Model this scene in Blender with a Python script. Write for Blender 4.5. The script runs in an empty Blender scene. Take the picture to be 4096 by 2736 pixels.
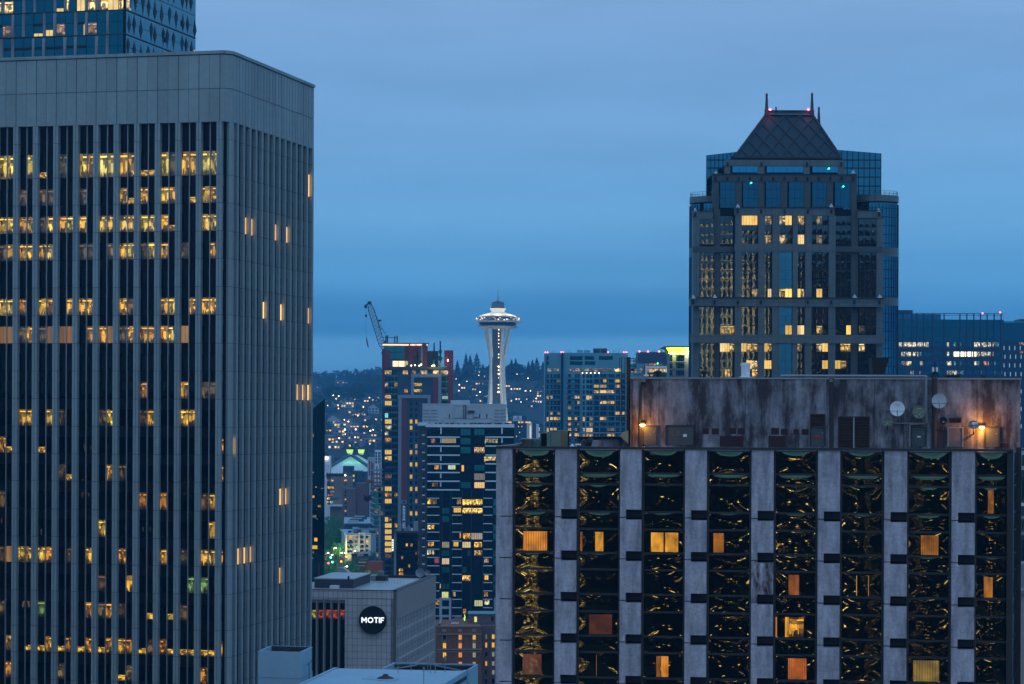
import bpy, math, random
from mathutils import Vector, Matrix, Euler
R = math.radians
rnd = random.Random(7)
scene = bpy.context.scene
COL = scene.collection

# ---------------------------------------------------------------- camera
F, CX, HY, ROLL, CAMZ = 2400.0, 512.0, 413.0, R(0.25), 95.0
cam_data = bpy.data.cameras.new('camera'); cam = bpy.data.objects.new('camera', cam_data); COL.objects.link(cam)
cam_data.sensor_width = 36; cam_data.lens = 36 * F / 1024; cam_data.shift_y = (HY - 342) / 1024
cam_data.clip_start = 1; cam_data.clip_end = 20000
_c, _s = math.cos(ROLL), math.sin(ROLL)
cam.matrix_world = Matrix(((_c, -_s, 0, 0), (0, 0, -1, 0), (_s, _c, 0, CAMZ), (0, 0, 0, 1)))
scene.camera = cam

# ---------------------------------------------------------------- world
SUN_EL, SUN_ROT = R(-2), R(150)
world = bpy.data.worlds.new('World'); scene.world = world; world.use_nodes = True
nt = world.node_tree; nt.nodes.clear()
def N(nt, t, **k):
    n = nt.nodes.new(t)
    for a, v in k.items(): setattr(n, a, v)
    return n
def L(nt, a, b): nt.links.new(a, b)
def mth(nt, op, a, b=None, c=None, clamp=False):
    n = N(nt, 'ShaderNodeMath', operation=op, use_clamp=clamp)
    for i, v in enumerate((a, b, c)):
        if v is None: continue
        if isinstance(v, (int, float)): n.inputs[i].default_value = v
        else: L(nt, v, n.inputs[i])
    return n.outputs[0]
def mixc(nt, fac, a, b, mode='MIX'):
    n = N(nt, 'ShaderNodeMix', data_type='RGBA', blend_type=mode)
    for i, v in ((0, fac), (6, a), (7, b)):
        if isinstance(v, (int, float)): n.inputs[i].default_value = v
        elif isinstance(v, (tuple, list)): n.inputs[i].default_value = (v[0], v[1], v[2], 1)
        else: L(nt, v, n.inputs[i])
    return n.outputs[2]
def ramp(nt, fac, stops, interp='LINEAR'):
    n = N(nt, 'ShaderNodeValToRGB'); e = n.color_ramp; e.interpolation = interp
    while len(e.elements) > 1: e.elements.remove(e.elements[-1])
    for i, (p, c) in enumerate(stops):
        el = e.elements[0] if i == 0 else e.elements.new(p)
        el.position = p; el.color = (c[0], c[1], c[2], 1) if isinstance(c, (tuple, list)) else (c, c, c, 1)
    L(nt, fac, n.inputs[0]); return n.outputs[0]
def srgb(r, g, b):
    f = lambda c: (c / 255 / 12.92) if c / 255 <= .04045 else ((c / 255 + .055) / 1.055) ** 2.4
    return (f(r), f(g), f(b))

tc = N(nt, 'ShaderNodeTexCoord'); sep = N(nt, 'ShaderNodeSeparateXYZ'); L(nt, tc.outputs['Generated'], sep.inputs[0])
mp = N(nt, 'ShaderNodeMapping'); mp.inputs['Scale'].default_value = (3, 3, 22); L(nt, tc.outputs['Generated'], mp.inputs[0])
cn = N(nt, 'ShaderNodeTexNoise'); cn.inputs['Scale'].default_value = 2.2; cn.inputs['Detail'].default_value = 5; L(nt, mp.outputs[0], cn.inputs['Vector'])
dz = mth(nt, 'MULTIPLY', mth(nt, 'SUBTRACT', cn.outputs[0], .5), .008)
el = mth(nt, 'ADD', sep.outputs[2], dz)
SKY = [(0.0, srgb(74, 140, 192)), (.085, srgb(88, 154, 202)), (.115, srgb(82, 148, 198)), (.135, srgb(58, 124, 178)), (.165, srgb(60, 126, 180)),
       (.23, srgb(76, 142, 194)), (.34, srgb(92, 154, 204)), (.52, srgb(106, 160, 210)), (.75, srgb(118, 166, 212)), (1.0, srgb(124, 168, 212))]
front = ramp(nt, mth(nt, 'MULTIPLY', el, 1 / .25, clamp=True), SKY, 'EASE')
back = mth(nt, 'MULTIPLY', mth(nt, 'SUBTRACT', -.02, sep.outputs[1]), 1.6, clamp=True)
mp2 = N(nt, 'ShaderNodeMapping'); mp2.inputs['Scale'].default_value = (1, 1, 4.5); L(nt, tc.outputs['Generated'], mp2.inputs[0])
cn2 = N(nt, 'ShaderNodeTexNoise'); cn2.inputs['Scale'].default_value = 7; cn2.inputs['Detail'].default_value = 6; cn2.inputs['Roughness'].default_value = .6; L(nt, mp2.outputs[0], cn2.inputs['Vector'])
cloud = mth(nt, 'ADD', mth(nt, 'MULTIPLY', cn.outputs[0], .12), mth(nt, 'ADD', mth(nt, 'MULTIPLY', cn2.outputs[0], .30), .79))
gain = mixc(nt, back, (1, 1, 1), (1.38, 1.3, 1.22))
low = mth(nt, 'ADD', 1.09, mth(nt, 'MULTIPLY', mth(nt, 'SUBTRACT', 1, mth(nt, 'MULTIPLY', sep.outputs[2], 7, clamp=True)), .5))
lowc = N(nt, 'ShaderNodeCombineColor'); L(nt, mth(nt, 'MULTIPLY', low, 1.12), lowc.inputs[0]); L(nt, low, lowc.inputs[1]); L(nt, mth(nt, 'POWER', low, .8), lowc.inputs[2])
skycol = mixc(nt, 1.0, mixc(nt, 1.0, mixc(nt, 1.0, front, gain, 'MULTIPLY'), lowc.outputs[0], 'MULTIPLY'), cloud, 'MULTIPLY')
bg1 = N(nt, 'ShaderNodeBackground'); L(nt, skycol, bg1.inputs[0]); bg1.inputs[1].default_value = 1.0
sky = N(nt, 'ShaderNodeTexSky', sky_type='NISHITA'); sky.sun_disc = False; sky.sun_elevation = SUN_EL; sky.sun_rotation = SUN_ROT
bg2 = N(nt, 'ShaderNodeBackground'); L(nt, sky.outputs[0], bg2.inputs[0]); bg2.inputs[1].default_value = .05
ad = N(nt, 'ShaderNodeAddShader'); L(nt, bg1.outputs[0], ad.inputs[0]); L(nt, bg2.outputs[0], ad.inputs[1])
wo = N(nt, 'ShaderNodeOutputWorld'); L(nt, ad.outputs[0], wo.inputs[0])

sd = bpy.data.lights.new('sun', 'SUN'); sd.energy = .05; sd.angle = R(70); sd.color = (1, .93, .86)
sun = bpy.data.objects.new('sun', sd); COL.objects.link(sun)
sun.rotation_euler = Euler((R(52), 0, R(-18))); sun.location = (0, -50, 300)
scene.view_settings.view_transform = 'Standard'; scene.view_settings.look = 'None'
scene.view_settings.exposure = 0; scene.view_settings.gamma = 1
scene.cycles.use_denoising = True
scene.cycles.max_bounces = 5; scene.cycles.diffuse_bounces = 2; scene.cycles.glossy_bounces = 3
scene.cycles.volume_bounces = 0; scene.cycles.sample_clamp_indirect = 3

# ---------------------------------------------------------------- pixel <-> world
def ray(px, py):
    x, y = (px - CX) / F, (HY - py) / F
    return x * _c - y * _s, x * _s + y * _c
def P(px, py, Y):
    rx, rz = ray(px, py); return Vector((rx * Y, Y, CAMZ + rz * Y))
def onz(px, py, z):
    rx, rz = ray(px, py); return P(px, py, (z - CAMZ) / rz)
def G(px, Y, py=500):
    p = P(px, py, Y); return Vector((p.x, p.y))

class Face:
    """vertical facade plane from A to B (left to right as seen from outside)"""
    def __init__(f, A, B):
        f.A, f.B = Vector((A[0], A[1])), Vector((B[0], B[1]))
        f.L = (f.B - f.A).length; f.u = (f.B - f.A) / f.L; f.n = Vector((f.u.y, -f.u.x))
    def s(f, px, py=500, d=0):
        rx, _ = ray(px, py); A = f.A + f.n * d
        den = f.u.x - rx * f.u.y
        return (rx * A.y - A.x) / den
    def z(f, px, py, d=0):
        s = f.s(px, py, d); q = f.A + f.n * d + f.u * s
        return CAMZ + ray(px, py)[1] * q.y
    def rect(f, x0, y0, x1, y1, d=0):
        ym, xm = (y0 + min(y1, 700)) / 2, (x0 + x1) / 2
        if y1 > 2000: return f.s(x0, ym, d), f.s(x1, ym, d), 0, f.z(xm, y0, d)
        return f.s(x0, ym, d), f.s(x1, ym, d), f.z(xm, y1, d), f.z(xm, y0, d)
    def pt(f, s, z, d=0):
        q = f.A + f.u * s + f.n * d; return Vector((q.x, q.y, z))
    def back(f, depth, turn=0):
        """the face on the right-hand side, going away"""
        return Face(f.B, f.B - f.n * depth)

def face(px0, Y0, px1, Y1, py=500): return Face(G(px0, Y0, py), G(px1, Y1, py))

# ---------------------------------------------------------------- mesh builder
class MB:
    def __init__(m): m.v = []; m.f = []; m.mi = []; m.uv = []; m.col = []; m.smooth = []
    def face(m, pts, mat=0, uv=None, col=(1, 1, 1, 1), smooth=False):
        i = len(m.v); m.v.extend(pts); m.f.append(tuple(range(i, i + len(pts)))); m.mi.append(mat)
        m.uv.append(uv or [(0, 0)] * len(pts)); m.col.append(col); m.smooth.append(smooth)
    def box(m, f, s0, s1, z0, z1, d0, d1, mat=0, col=(1, 1, 1, 1), unit=False, nb=False):
        if s1 < s0: s0, s1 = s1, s0
        if z1 < z0: z0, z1 = z1, z0
        if d1 < d0: d0, d1 = d1, d0
        p = lambda s, z, d: f.pt(s, z, d)
        U = [(0, 0), (1, 0), (1, 1), (0, 1)] if unit else [(s0, z0), (s1, z0), (s1, z1), (s0, z1)]
        V = [(d0, z0), (d1, z0), (d1, z1), (d0, z1)]
        m.face([p(s0, z0, d1), p(s1, z0, d1), p(s1, z1, d1), p(s0, z1, d1)], mat, U, col)
        m.face([p(s1, z0, d1), p(s1, z0, d0), p(s1, z1, d0), p(s1, z1, d1)], mat, V, col)
        m.face([p(s0, z0, d0), p(s0, z0, d1), p(s0, z1, d1), p(s0, z1, d0)], mat, V, col)
        T = [(s0, d0), (s1, d0), (s1, d1), (s0, d1)]
        m.face([p(s0, z1, d1), p(s1, z1, d1), p(s1, z1, d0), p(s0, z1, d0)], mat, T, col)
        m.face([p(s0, z0, d0), p(s1, z0, d0), p(s1, z0, d1), p(s0, z0, d1)], mat, T, col)
        if not nb: m.face([p(s1, z0, d0), p(s0, z0, d0), p(s0, z1, d0), p(s1, z1, d0)], mat, U, col)
    def prism(m, poly, z0, z1, mat=0, topmat=None, ztop=None, col=(1, 1, 1, 1)):
        """poly: XY list, counter-clockwise seen from above"""
        n = len(poly); zt = ztop or [z1] * n
        a = sum(poly[i][0] * poly[(i + 1) % n][1] - poly[(i + 1) % n][0] * poly[i][1] for i in range(n))
        if a < 0:
            poly = poly[::-1]; zt = zt[::-1]
        s = 0
        for i in range(n):
            p, q = poly[i], poly[(i + 1) % n]; l = math.hypot(q[0] - p[0], q[1] - p[1]); j = (i + 1) % n
            m.face([Vector((p[0], p[1], z0)), Vector((q[0], q[1], z0)), Vector((q[0], q[1], zt[j])), Vector((p[0], p[1], zt[i]))], mat,
                   [(s, z0), (s + l, z0), (s + l, zt[j]), (s, zt[i])], col); s += l
        m.face([Vector((p[0], p[1], zt[i])) for i, p in enumerate(poly)], mat if topmat is None else topmat, [(p[0], p[1]) for p in poly], col)
        m.face([Vector((p[0], p[1], z0)) for p in poly[::-1]], mat, [(p[0], p[1]) for p in poly[::-1]], col)
    def lathe(m, c, prof, n=32, mat=0, a0=0, a1=2 * math.pi, smooth=True):
        for k in range(n):
            t0, t1 = a0 + (a1 - a0) * k / n, a0 + (a1 - a0) * (k + 1) / n
            for (r0, z0), (r1, z1) in zip(prof, prof[1:]):
                q = [Vector((c[0] + r0 * math.cos(t0), c[1] + r0 * math.sin(t0), c[2] + z0)), Vector((c[0] + r0 * math.cos(t1), c[1] + r0 * math.sin(t1), c[2] + z0)),
                     Vector((c[0] + r1 * math.cos(t1), c[1] + r1 * math.sin(t1), c[2] + z1)), Vector((c[0] + r1 * math.cos(t0), c[1] + r1 * math.sin(t0), c[2] + z1))]
                if r0 < 1e-6: q = [q[0], q[2], q[3]]
                elif r1 < 1e-6: q = q[:3]
                m.face(q, mat, [(t0, z0), (t1, z0), (t1, z1), (t0, z1)][:len(q)], smooth=smooth)
    def tube(m, p, q, r, n=6, mat=0, r2=None, cap=True, smooth=True):
        p, q = Vector(p), Vector(q); d = q - p
        if d.length < 1e-6: return
        d.normalize(); a = d.orthogonal().normalized(); b = d.cross(a); r2 = r if r2 is None else r2
        ring = lambda c, rr: [c + (a * math.cos(2 * math.pi * k / n) + b * math.sin(2 * math.pi * k / n)) * rr for k in range(n)]
        A, B = ring(p, r), ring(q, r2)
        for k in range(n):
            j = (k + 1) % n
            m.face([A[k], A[j], B[j], B[k]] if r2 > 1e-6 else [A[k], A[j], q], mat, smooth=smooth)
        if cap:
            m.face(A[::-1], mat)
            if r2 > 1e-6: m.face(B, mat)
    def sweep(m, pts, rads, mat=0, n=6):
        for i in range(len(pts) - 1): m.tube(pts[i], pts[i + 1], rads[i], n, mat, rads[i + 1], cap=(i == 0 or i == len(pts) - 2))
    def leaf(m, c, s, r, col=(1, 1, 1, 1)):
        a = Vector((r.gauss(0, 1), r.gauss(0, 1), r.gauss(0, 1))).normalized(); b = a.orthogonal().normalized(); b.rotate(Matrix.Rotation(r.random() * 6.28, 3, a))
        e = a.cross(b); m.face([c - b * s * .5 - e * s * .3, c + b * s * .6, c + e * s * .6], 0, None, col)
    def build(m, name, mats, parent=None, loc=None, kind=None, label=None):
        me = bpy.data.meshes.new(name)
        o0 = parent_loc(parent) if parent is not None else Vector(loc or (0, 0, 0))
        me.from_pydata([v - o0 for v in m.v], [], m.f)
        if not isinstance(mats, (list, tuple)): mats = [mats]
        for x in mats: me.materials.append(x)
        me.polygons.foreach_set('material_index', m.mi); me.polygons.foreach_set('use_smooth', m.smooth)
        uv = me.uv_layers.new(name='UVMap'); flat = []
        for u in m.uv:
            for a, b in u: flat += [a, b]
        uv.data.foreach_set('uv', flat)
        if any(c != (1, 1, 1, 1) for c in m.col):
            at = me.color_attributes.new('Col', 'FLOAT_COLOR', 'CORNER'); flat = []
            for f_, c in zip(m.f, m.col): flat += list(c) * len(f_)
            at.data.foreach_set('color', flat)
        me.update()
        o = bpy.data.objects.new(name, me); COL.objects.link(o)
        if parent is not None: o.parent = parent
        else: o.location = o0
        if kind: o['kind'] = kind
        if label: o['label'] = label
        return o

_loc = {}
def parent_loc(o):
    v = Vector(o.location)
    while o.parent: o = o.parent; v = v + Vector(o.location)
    return v
def thing(name, label, cat, loc, group=None):
    o = bpy.data.objects.new(name, None); COL.objects.link(o); o.location = loc; o.empty_display_size = 2
    o['label'] = label; o['category'] = cat
    if group: o['group'] = group
    return o
def tag(o, label, cat, group=None):
    o['label'] = label; o['category'] = cat
    if group: o['group'] = group
    return o
def structure(o): o['kind'] = 'structure'; return o

class Wins:
    """the windows of one building: the 100 largest as parts, the rest as one part"""
    def __init__(w, parent, name='window'): w.p = parent; w.l = []; w.name = name
    def add(w, f, s0, s1, z0, z1, d, mat, col=(1, 1, 1, 1), th=.06, label=None):
        w.l.append((f, s0, s1, z0, z1, d, mat, col, th, label))
    def px(w, f, x0, y0, x1, y1, d, mat, col=(1, 1, 1, 1), th=.06, label=None):
        s0, s1, z0, z1 = f.rect(x0, y0, x1, y1, d); w.add(f, s0, s1, z0, z1, d, mat, col, th, label)
    def finish(w, cap=100):
        def area(t):
            f, s0, s1, z0, z1 = t[:5]; c = f.pt((s0 + s1) / 2, (z0 + z1) / 2); q = Vector((c.x, c.y))
            px = CX + (c.x / c.y) * F if c.y > 1 else -9999
            py = HY - (c.z - CAMZ) / max(c.y, 1) * F
            ok = -5 < px < 1029 and -5 < py < 690
            return abs((s1 - s0) * (z1 - z0)) * max(.02, abs(f.n.dot(q.normalized()))) / max(q.length, 1) ** 2 * (1 if ok else 1e-6) * (1.6 if t[6] in LITS else 1)
        w.l.sort(key=area, reverse=True)
        rest, mats = MB(), []
        for i, (f, s0, s1, z0, z1, d, mat, col, th, label) in enumerate(w.l):
            if i < cap:
                m = MB(); m.box(f, s0, s1, z0, z1, d, d + th, 0, col, unit=True); m.build(w.name, mat, w.p, label=label)
            else:
                if mat not in mats: mats.append(mat)
                rest.box(f, s0, s1, z0, z1, d, d + th, mats.index(mat), col, unit=True)
        if rest.f: rest.build('small_' + w.name, mats, w.p, kind='stuff')

def text_obj(name, body, mat, parent, centre, f, height, extrude=.05, width=None, rot=0, bold=.0, spacing=1.0):
    """lettering lying on a facade: upright, or turned by rot (radians, in the facade plane)"""
    cu = bpy.data.curves.new(name, 'FONT'); cu.body = body; cu.align_x = 'CENTER'; cu.align_y = 'CENTER'
    cu.size = 1; cu.extrude = extrude / height; cu.offset = bold; cu.space_character = spacing
    tmp = bpy.data.objects.new('tmp_text', cu); COL.objects.link(tmp)
    me = bpy.data.meshes.new_from_object(tmp.evaluated_get(bpy.context.evaluated_depsgraph_get()))
    bpy.data.objects.remove(tmp); bpy.data.curves.remove(cu)
    xs = [v.co.x for v in me.vertices]; ys = [v.co.y for v in me.vertices]
    h = max(ys) - min(ys); w = max(xs) - min(xs); ky = height / h; kx = (width / w) if width else ky
    cx, cy = (max(xs) + min(xs)) / 2, (max(ys) + min(ys)) / 2
    o0 = parent_loc(parent); u3 = Vector((f.u.x, f.u.y, 0)); n3 = Vector((f.n.x, f.n.y, 0)); zz = Vector((0, 0, 1))
    for v in me.vertices:
        a, b = (v.co.x - cx) * kx, (v.co.y - cy) * ky
        a, b = a * math.cos(rot) - b * math.sin(rot), a * math.sin(rot) + b * math.cos(rot)
        v.co = centre + u3 * a + zz * b + n3 * (v.co.z * height) - o0
    me.materials.clear(); me.materials.append(mat); me.name = name
    o = bpy.data.objects.new(name, me); COL.objects.link(o); o.parent = parent
    return o

def lamp(kind, loc, energy, color, size=.3, aim=None, spot=None, parent=None, blend=.5):
    ld = bpy.data.lights.new('lamp_light', kind); ld.energy = energy; ld.color = color
    if kind != 'SUN': ld.shadow_soft_size = size
    if spot: ld.spot_size = R(spot); ld.spot_blend = blend
    o = bpy.data.objects.new('lamp_light', ld); COL.objects.link(o)
    o.location = Vector(loc) - (parent_loc(parent) if parent else Vector())
    if aim is not None: o.rotation_euler = (Vector(aim) - Vector(loc)).to_track_quat('-Z', 'Y').to_euler()
    if parent: o.parent = parent
    return o

# ---------------------------------------------------------------- materials
def newmat(name):
    m = bpy.data.materials.new(name); m.use_nodes = True; t = m.node_tree; t.nodes.clear()
    out = N(t, 'ShaderNodeOutputMaterial'); b = N(t, 'ShaderNodeBsdfPrincipled'); L(t, b.outputs[0], out.inputs[0])
    return m, t, b
def setv(b, **k):
    for n, v in k.items():
        n = n.replace('_', ' ')
        b.inputs[n].default_value = (v[0], v[1], v[2], 1) if isinstance(v, (tuple, list)) else v
def coords(t, kind='Object', scale=(1, 1, 1)):
    c = N(t, 'ShaderNodeTexCoord'); m = N(t, 'ShaderNodeMapping'); m.inputs['Scale'].default_value = scale
    L(t, c.outputs[kind], m.inputs[0]); return m.outputs[0]
def noise(t, vec, scale, detail=4, rough=.55):
    n = N(t, 'ShaderNodeTexNoise'); n.inputs['Scale'].default_value = scale; n.inputs['Detail'].default_value = detail; n.inputs['Roughness'].default_value = rough
    L(t, vec, n.inputs['Vector']); return n.outputs[0]
def bump(t, b, h, dist, strength=1):
    n = N(t, 'ShaderNodeBump'); n.inputs['Distance'].default_value = dist; n.inputs['Strength'].default_value = strength
    L(t, h, n.inputs['Height']); L(t, n.outputs[0], b.inputs['Normal'])
def plain(name, col, rough=.7, amt=.18, scale=.6, streak=1.0, metal=0, spec=.3, bmp=.01, isl=0):
    m, t, b = newmat(name); v = coords(t, 'Object', (1, 1, streak)); n = noise(t, v, scale, 6, .65)
    n2 = noise(t, coords(t, 'Object'), scale * 7, 3)
    k = mth(t, 'ADD', mth(t, 'MULTIPLY', n, amt * 2.2), 1 - amt * 1.1)
    k = mth(t, 'MULTIPLY', k, mth(t, 'ADD', mth(t, 'MULTIPLY', n2, amt), 1 - amt * .5))
    if isl: g = N(t, 'ShaderNodeNewGeometry'); k = mth(t, 'MULTIPLY', k, mth(t, 'ADD', 1 - isl / 2, mth(t, 'MULTIPLY', g.outputs['Random Per Island'], isl)))
    L(t, mixc(t, 1, col, k, 'MULTIPLY'), b.inputs['Base Color']); setv(b, Roughness=rough, Metallic=metal)
    b.inputs['Specular IOR Level'].default_value = spec
    if bmp: bump(t, b, n2, bmp)
    return m
def stained(name, col, stain, thr=.5, wide=.16, tall=.05, light=.25, rough=.85):
    """concrete with soot and rain streaks"""
    m, t, b = newmat(name)
    a = noise(t, coords(t, 'Object', (1, 1, tall / wide)), wide * 2.2, 6, .62)
    s = noise(t, coords(t, 'Object', (1, 1, .1)), 1.5, 5, .7)
    g = noise(t, coords(t, 'Object'), 5, 4)
    f1 = ramp(t, mth(t, 'ADD', mth(t, 'MULTIPLY', a, .62), mth(t, 'MULTIPLY', s, .38)), [(thr - .12, 0.0), (thr + .12, 1.0)])
    c = mixc(t, f1, stain, col)
    k = mth(t, 'ADD', mth(t, 'MULTIPLY', g, light), 1 - light * .5)
    w = noise(t, coords(t, 'Object', (.6, .6, 3)), 1.2, 3); k = mth(t, 'MULTIPLY', k, mth(t, 'ADD', mth(t, 'MULTIPLY', w, .35), .83))
    L(t, mixc(t, 1, c, k, 'MULTIPLY'), b.inputs['Base Color']); setv(b, Roughness=rough)
    b.inputs['Specular IOR Level'].default_value = .2; bump(t, b, g, .02)
    return m
def tiled(name, col, joint, w, h, amt=.12, rough=.7, mort=.03, var=.1, offset=0.0, spec=.3):
    m, t, b = newmat(name); v = coords(t, 'UV')
    br = N(t, 'ShaderNodeTexBrick'); br.offset = offset; br.inputs['Scale'].default_value = 1
    br.inputs['Brick Width'].default_value = w; br.inputs['Row Height'].default_value = h; br.inputs['Mortar Size'].default_value = mort
    br.inputs['Mortar Smooth'].default_value = .1; br.inputs['Bias'].default_value = 0
    br.inputs['Color1'].default_value = (*[c * (1 - var) for c in col], 1); br.inputs['Color2'].default_value = (*[c * (1 + var) for c in col], 1)
    br.inputs['Mortar'].default_value = (*joint, 1); L(t, v, br.inputs['Vector'])
    n = noise(t, coords(t, 'Object', (1, 1, .25)), .5, 6, .65)
    k = mth(t, 'ADD', mth(t, 'MULTIPLY', n, amt * 2), 1 - amt)
    L(t, mixc(t, 1, br.outputs[0], k, 'MULTIPLY'), b.inputs['Base Color']); setv(b, Roughness=rough); b.inputs['Specular IOR Level'].default_value = spec
    bump(t, b, mth(t, 'SUBTRACT', 1, br.outputs['Fac']), .02)
    return m
def glass(name, tint, rough=.03, bulge=.012, wob=.008, wscale=.7, metal=1.0, vary=.0):
    """coated window glass; every pane bulges a little (UV 0-1 per pane)"""
    m, t, b = newmat(name); c = N(t, 'ShaderNodeTexCoord'); s = N(t, 'ShaderNodeSeparateXYZ'); L(t, c.outputs['UV'], s.inputs[0])
    q = lambda o: mth(t, 'MULTIPLY', mth(t, 'MULTIPLY', o, mth(t, 'SUBTRACT', 1, o)), 4)
    pil = mth(t, 'MULTIPLY', mth(t, 'MULTIPLY', q(s.outputs[0]), q(s.outputs[1])), bulge)
    wn = noise(t, coords(t, 'Object', (1, 1, .8)), wscale, 2, .4)
    h = mth(t, 'ADD', pil, mth(t, 'MULTIPLY', wn, wob)); bump(t, b, h, 1.0)
    L(t, mixc(t, 1, tint, mth(t, 'ADD', .85, mth(t, 'MULTIPLY', noise(t, coords(t), .15, 2), .3)), 'MULTIPLY'), b.inputs['Base Color'])
    setv(b, Roughness=rough, Metallic=metal)
    return m
LITS = set()
def lit(name, style, k=1.0, tint=(.03, .03, .03)):
    """a window with the room behind it lit; Col gives lamp colour, its alpha a random number"""
    m, t, b = newmat(name); c = N(t, 'ShaderNodeTexCoord'); s = N(t, 'ShaderNodeSeparateXYZ'); L(t, c.outputs['UV'], s.inputs[0]); u, v = s.outputs[0], s.outputs[1]
    at = N(t, 'ShaderNodeAttribute', attribute_name='Col'); r = at.outputs['Alpha']
    def vec(a, bb):
        n = N(t, 'ShaderNodeCombineXYZ'); L(t, mth(t, 'ADD', mth(t, 'MULTIPLY', u, a), mth(t, 'MULTIPLY', r, 57.3)), n.inputs[0])
        L(t, mth(t, 'ADD', mth(t, 'MULTIPLY', v, bb), mth(t, 'MULTIPLY', r, 23.1)), n.inputs[1]); return n.outputs[0]
    if style == 'room':
        vo = N(t, 'ShaderNodeTexVoronoi', distance='CHEBYCHEV'); vo.inputs['Scale'].default_value = 1; vo.inputs['Randomness'].default_value = .75; L(t, vec(2.9, 2.3), vo.inputs['Vector'])
        sp = N(t, 'ShaderNodeSeparateColor'); L(t, vo.outputs['Color'], sp.inputs[0])
        blk = mth(t, 'ADD', mth(t, 'MULTIPLY', mth(t, 'POWER', sp.outputs[0], 1.8), 1.25), .08)
        n1 = noise(t, vec(7, .01), 1, 2); sil = mth(t, 'LESS_THAN', v, mth(t, 'MULTIPLY', mth(t, 'SUBTRACT', n1, .3), .95))
        n3 = noise(t, vec(6, 9), 1, 2, .5); fur = ramp(t, n3, [(.3, .35), (.36, 1.0)])
        top = mth(t, 'MULTIPLY', mth(t, 'GREATER_THAN', mth(t, 'ADD', v, mth(t, 'MULTIPLY', sp.outputs[1], .25)), .78), .72)
        strip = mth(t, 'MULTIPLY', mth(t, 'MULTIPLY', mth(t, 'LESS_THAN', mth(t, 'ABSOLUTE', mth(t, 'SUBTRACT', v, .86)), .035), mth(t, 'GREATER_THAN', sp.outputs[2], .45)), 1.3)
        e = mth(t, 'MULTIPLY', mth(t, 'MULTIPLY', mth(t, 'SUBTRACT', blk, mth(t, 'MULTIPLY', top, blk)), fur), mth(t, 'SUBTRACT', 1, mth(t, 'MULTIPLY', sil, .88)))
        e = mth(t, 'ADD', e, strip)
    elif style == 'curtain':
        w = N(t, 'ShaderNodeTexWave', wave_type='BANDS', bands_direction='X'); w.inputs['Scale'].default_value = .95; w.inputs['Distortion'].default_value = 2.5; w.inputs['Detail'].default_value = 3
        L(t, vec(3.2, .12), w.inputs['Vector']); n1 = noise(t, vec(1.3, 1.1), 1, 2)
        e = mth(t, 'MULTIPLY', mth(t, 'ADD', mth(t, 'MULTIPLY', w.outputs['Fac'], .5), .5), mth(t, 'ADD', mth(t, 'MULTIPLY', n1, 2.4), -.3))
    else:
        n1 = noise(t, vec(1.2, 1.2), 1, 2); fr = mth(t, 'GREATER_THAN', mth(t, 'ABSOLUTE', mth(t, 'SUBTRACT', u, .5)), .035)
        e = mth(t, 'MULTIPLY', mth(t, 'ADD', mth(t, 'MULTIPLY', n1, .6), .6), mth(t, 'ADD', mth(t, 'MULTIPLY', fr, .7), .3))
    setv(b, Base_Color=tint, Roughness=.05, Metallic=.0); b.inputs['Specular IOR Level'].default_value = .6
    L(t, at.outputs['Color'], b.inputs['Emission Color']); L(t, mth(t, 'MULTIPLY', e, k), b.inputs['Emission Strength'])
    bump(t, b, noise(t, coords(t), .8, 2), .01)
    m.cycles.emission_sampling = 'NONE'; LITS.add(m); return m
def emit(name, col, k, sample='NONE'):
    m, t, b = newmat(name); setv(b, Base_Color=(0.02, .02, .02), Emission_Color=col, Emission_Strength=k)
    m.cycles.emission_sampling = sample; return m
def leafy(name, col):
    m, t, b = newmat(name); n = noise(t, coords(t, 'Object'), .35, 3); n2 = noise(t, coords(t, 'Object'), 2.5, 2)
    L(t, mixc(t, n2, mixc(t, n, tuple(c * .55 for c in col), tuple(c * 1.5 for c in col)), tuple(c * 1.1 for c in col)), b.inputs['Base Color']); setv(b, Roughness=.8); b.inputs['Specular IOR Level'].default_value = .15
    return m

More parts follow.
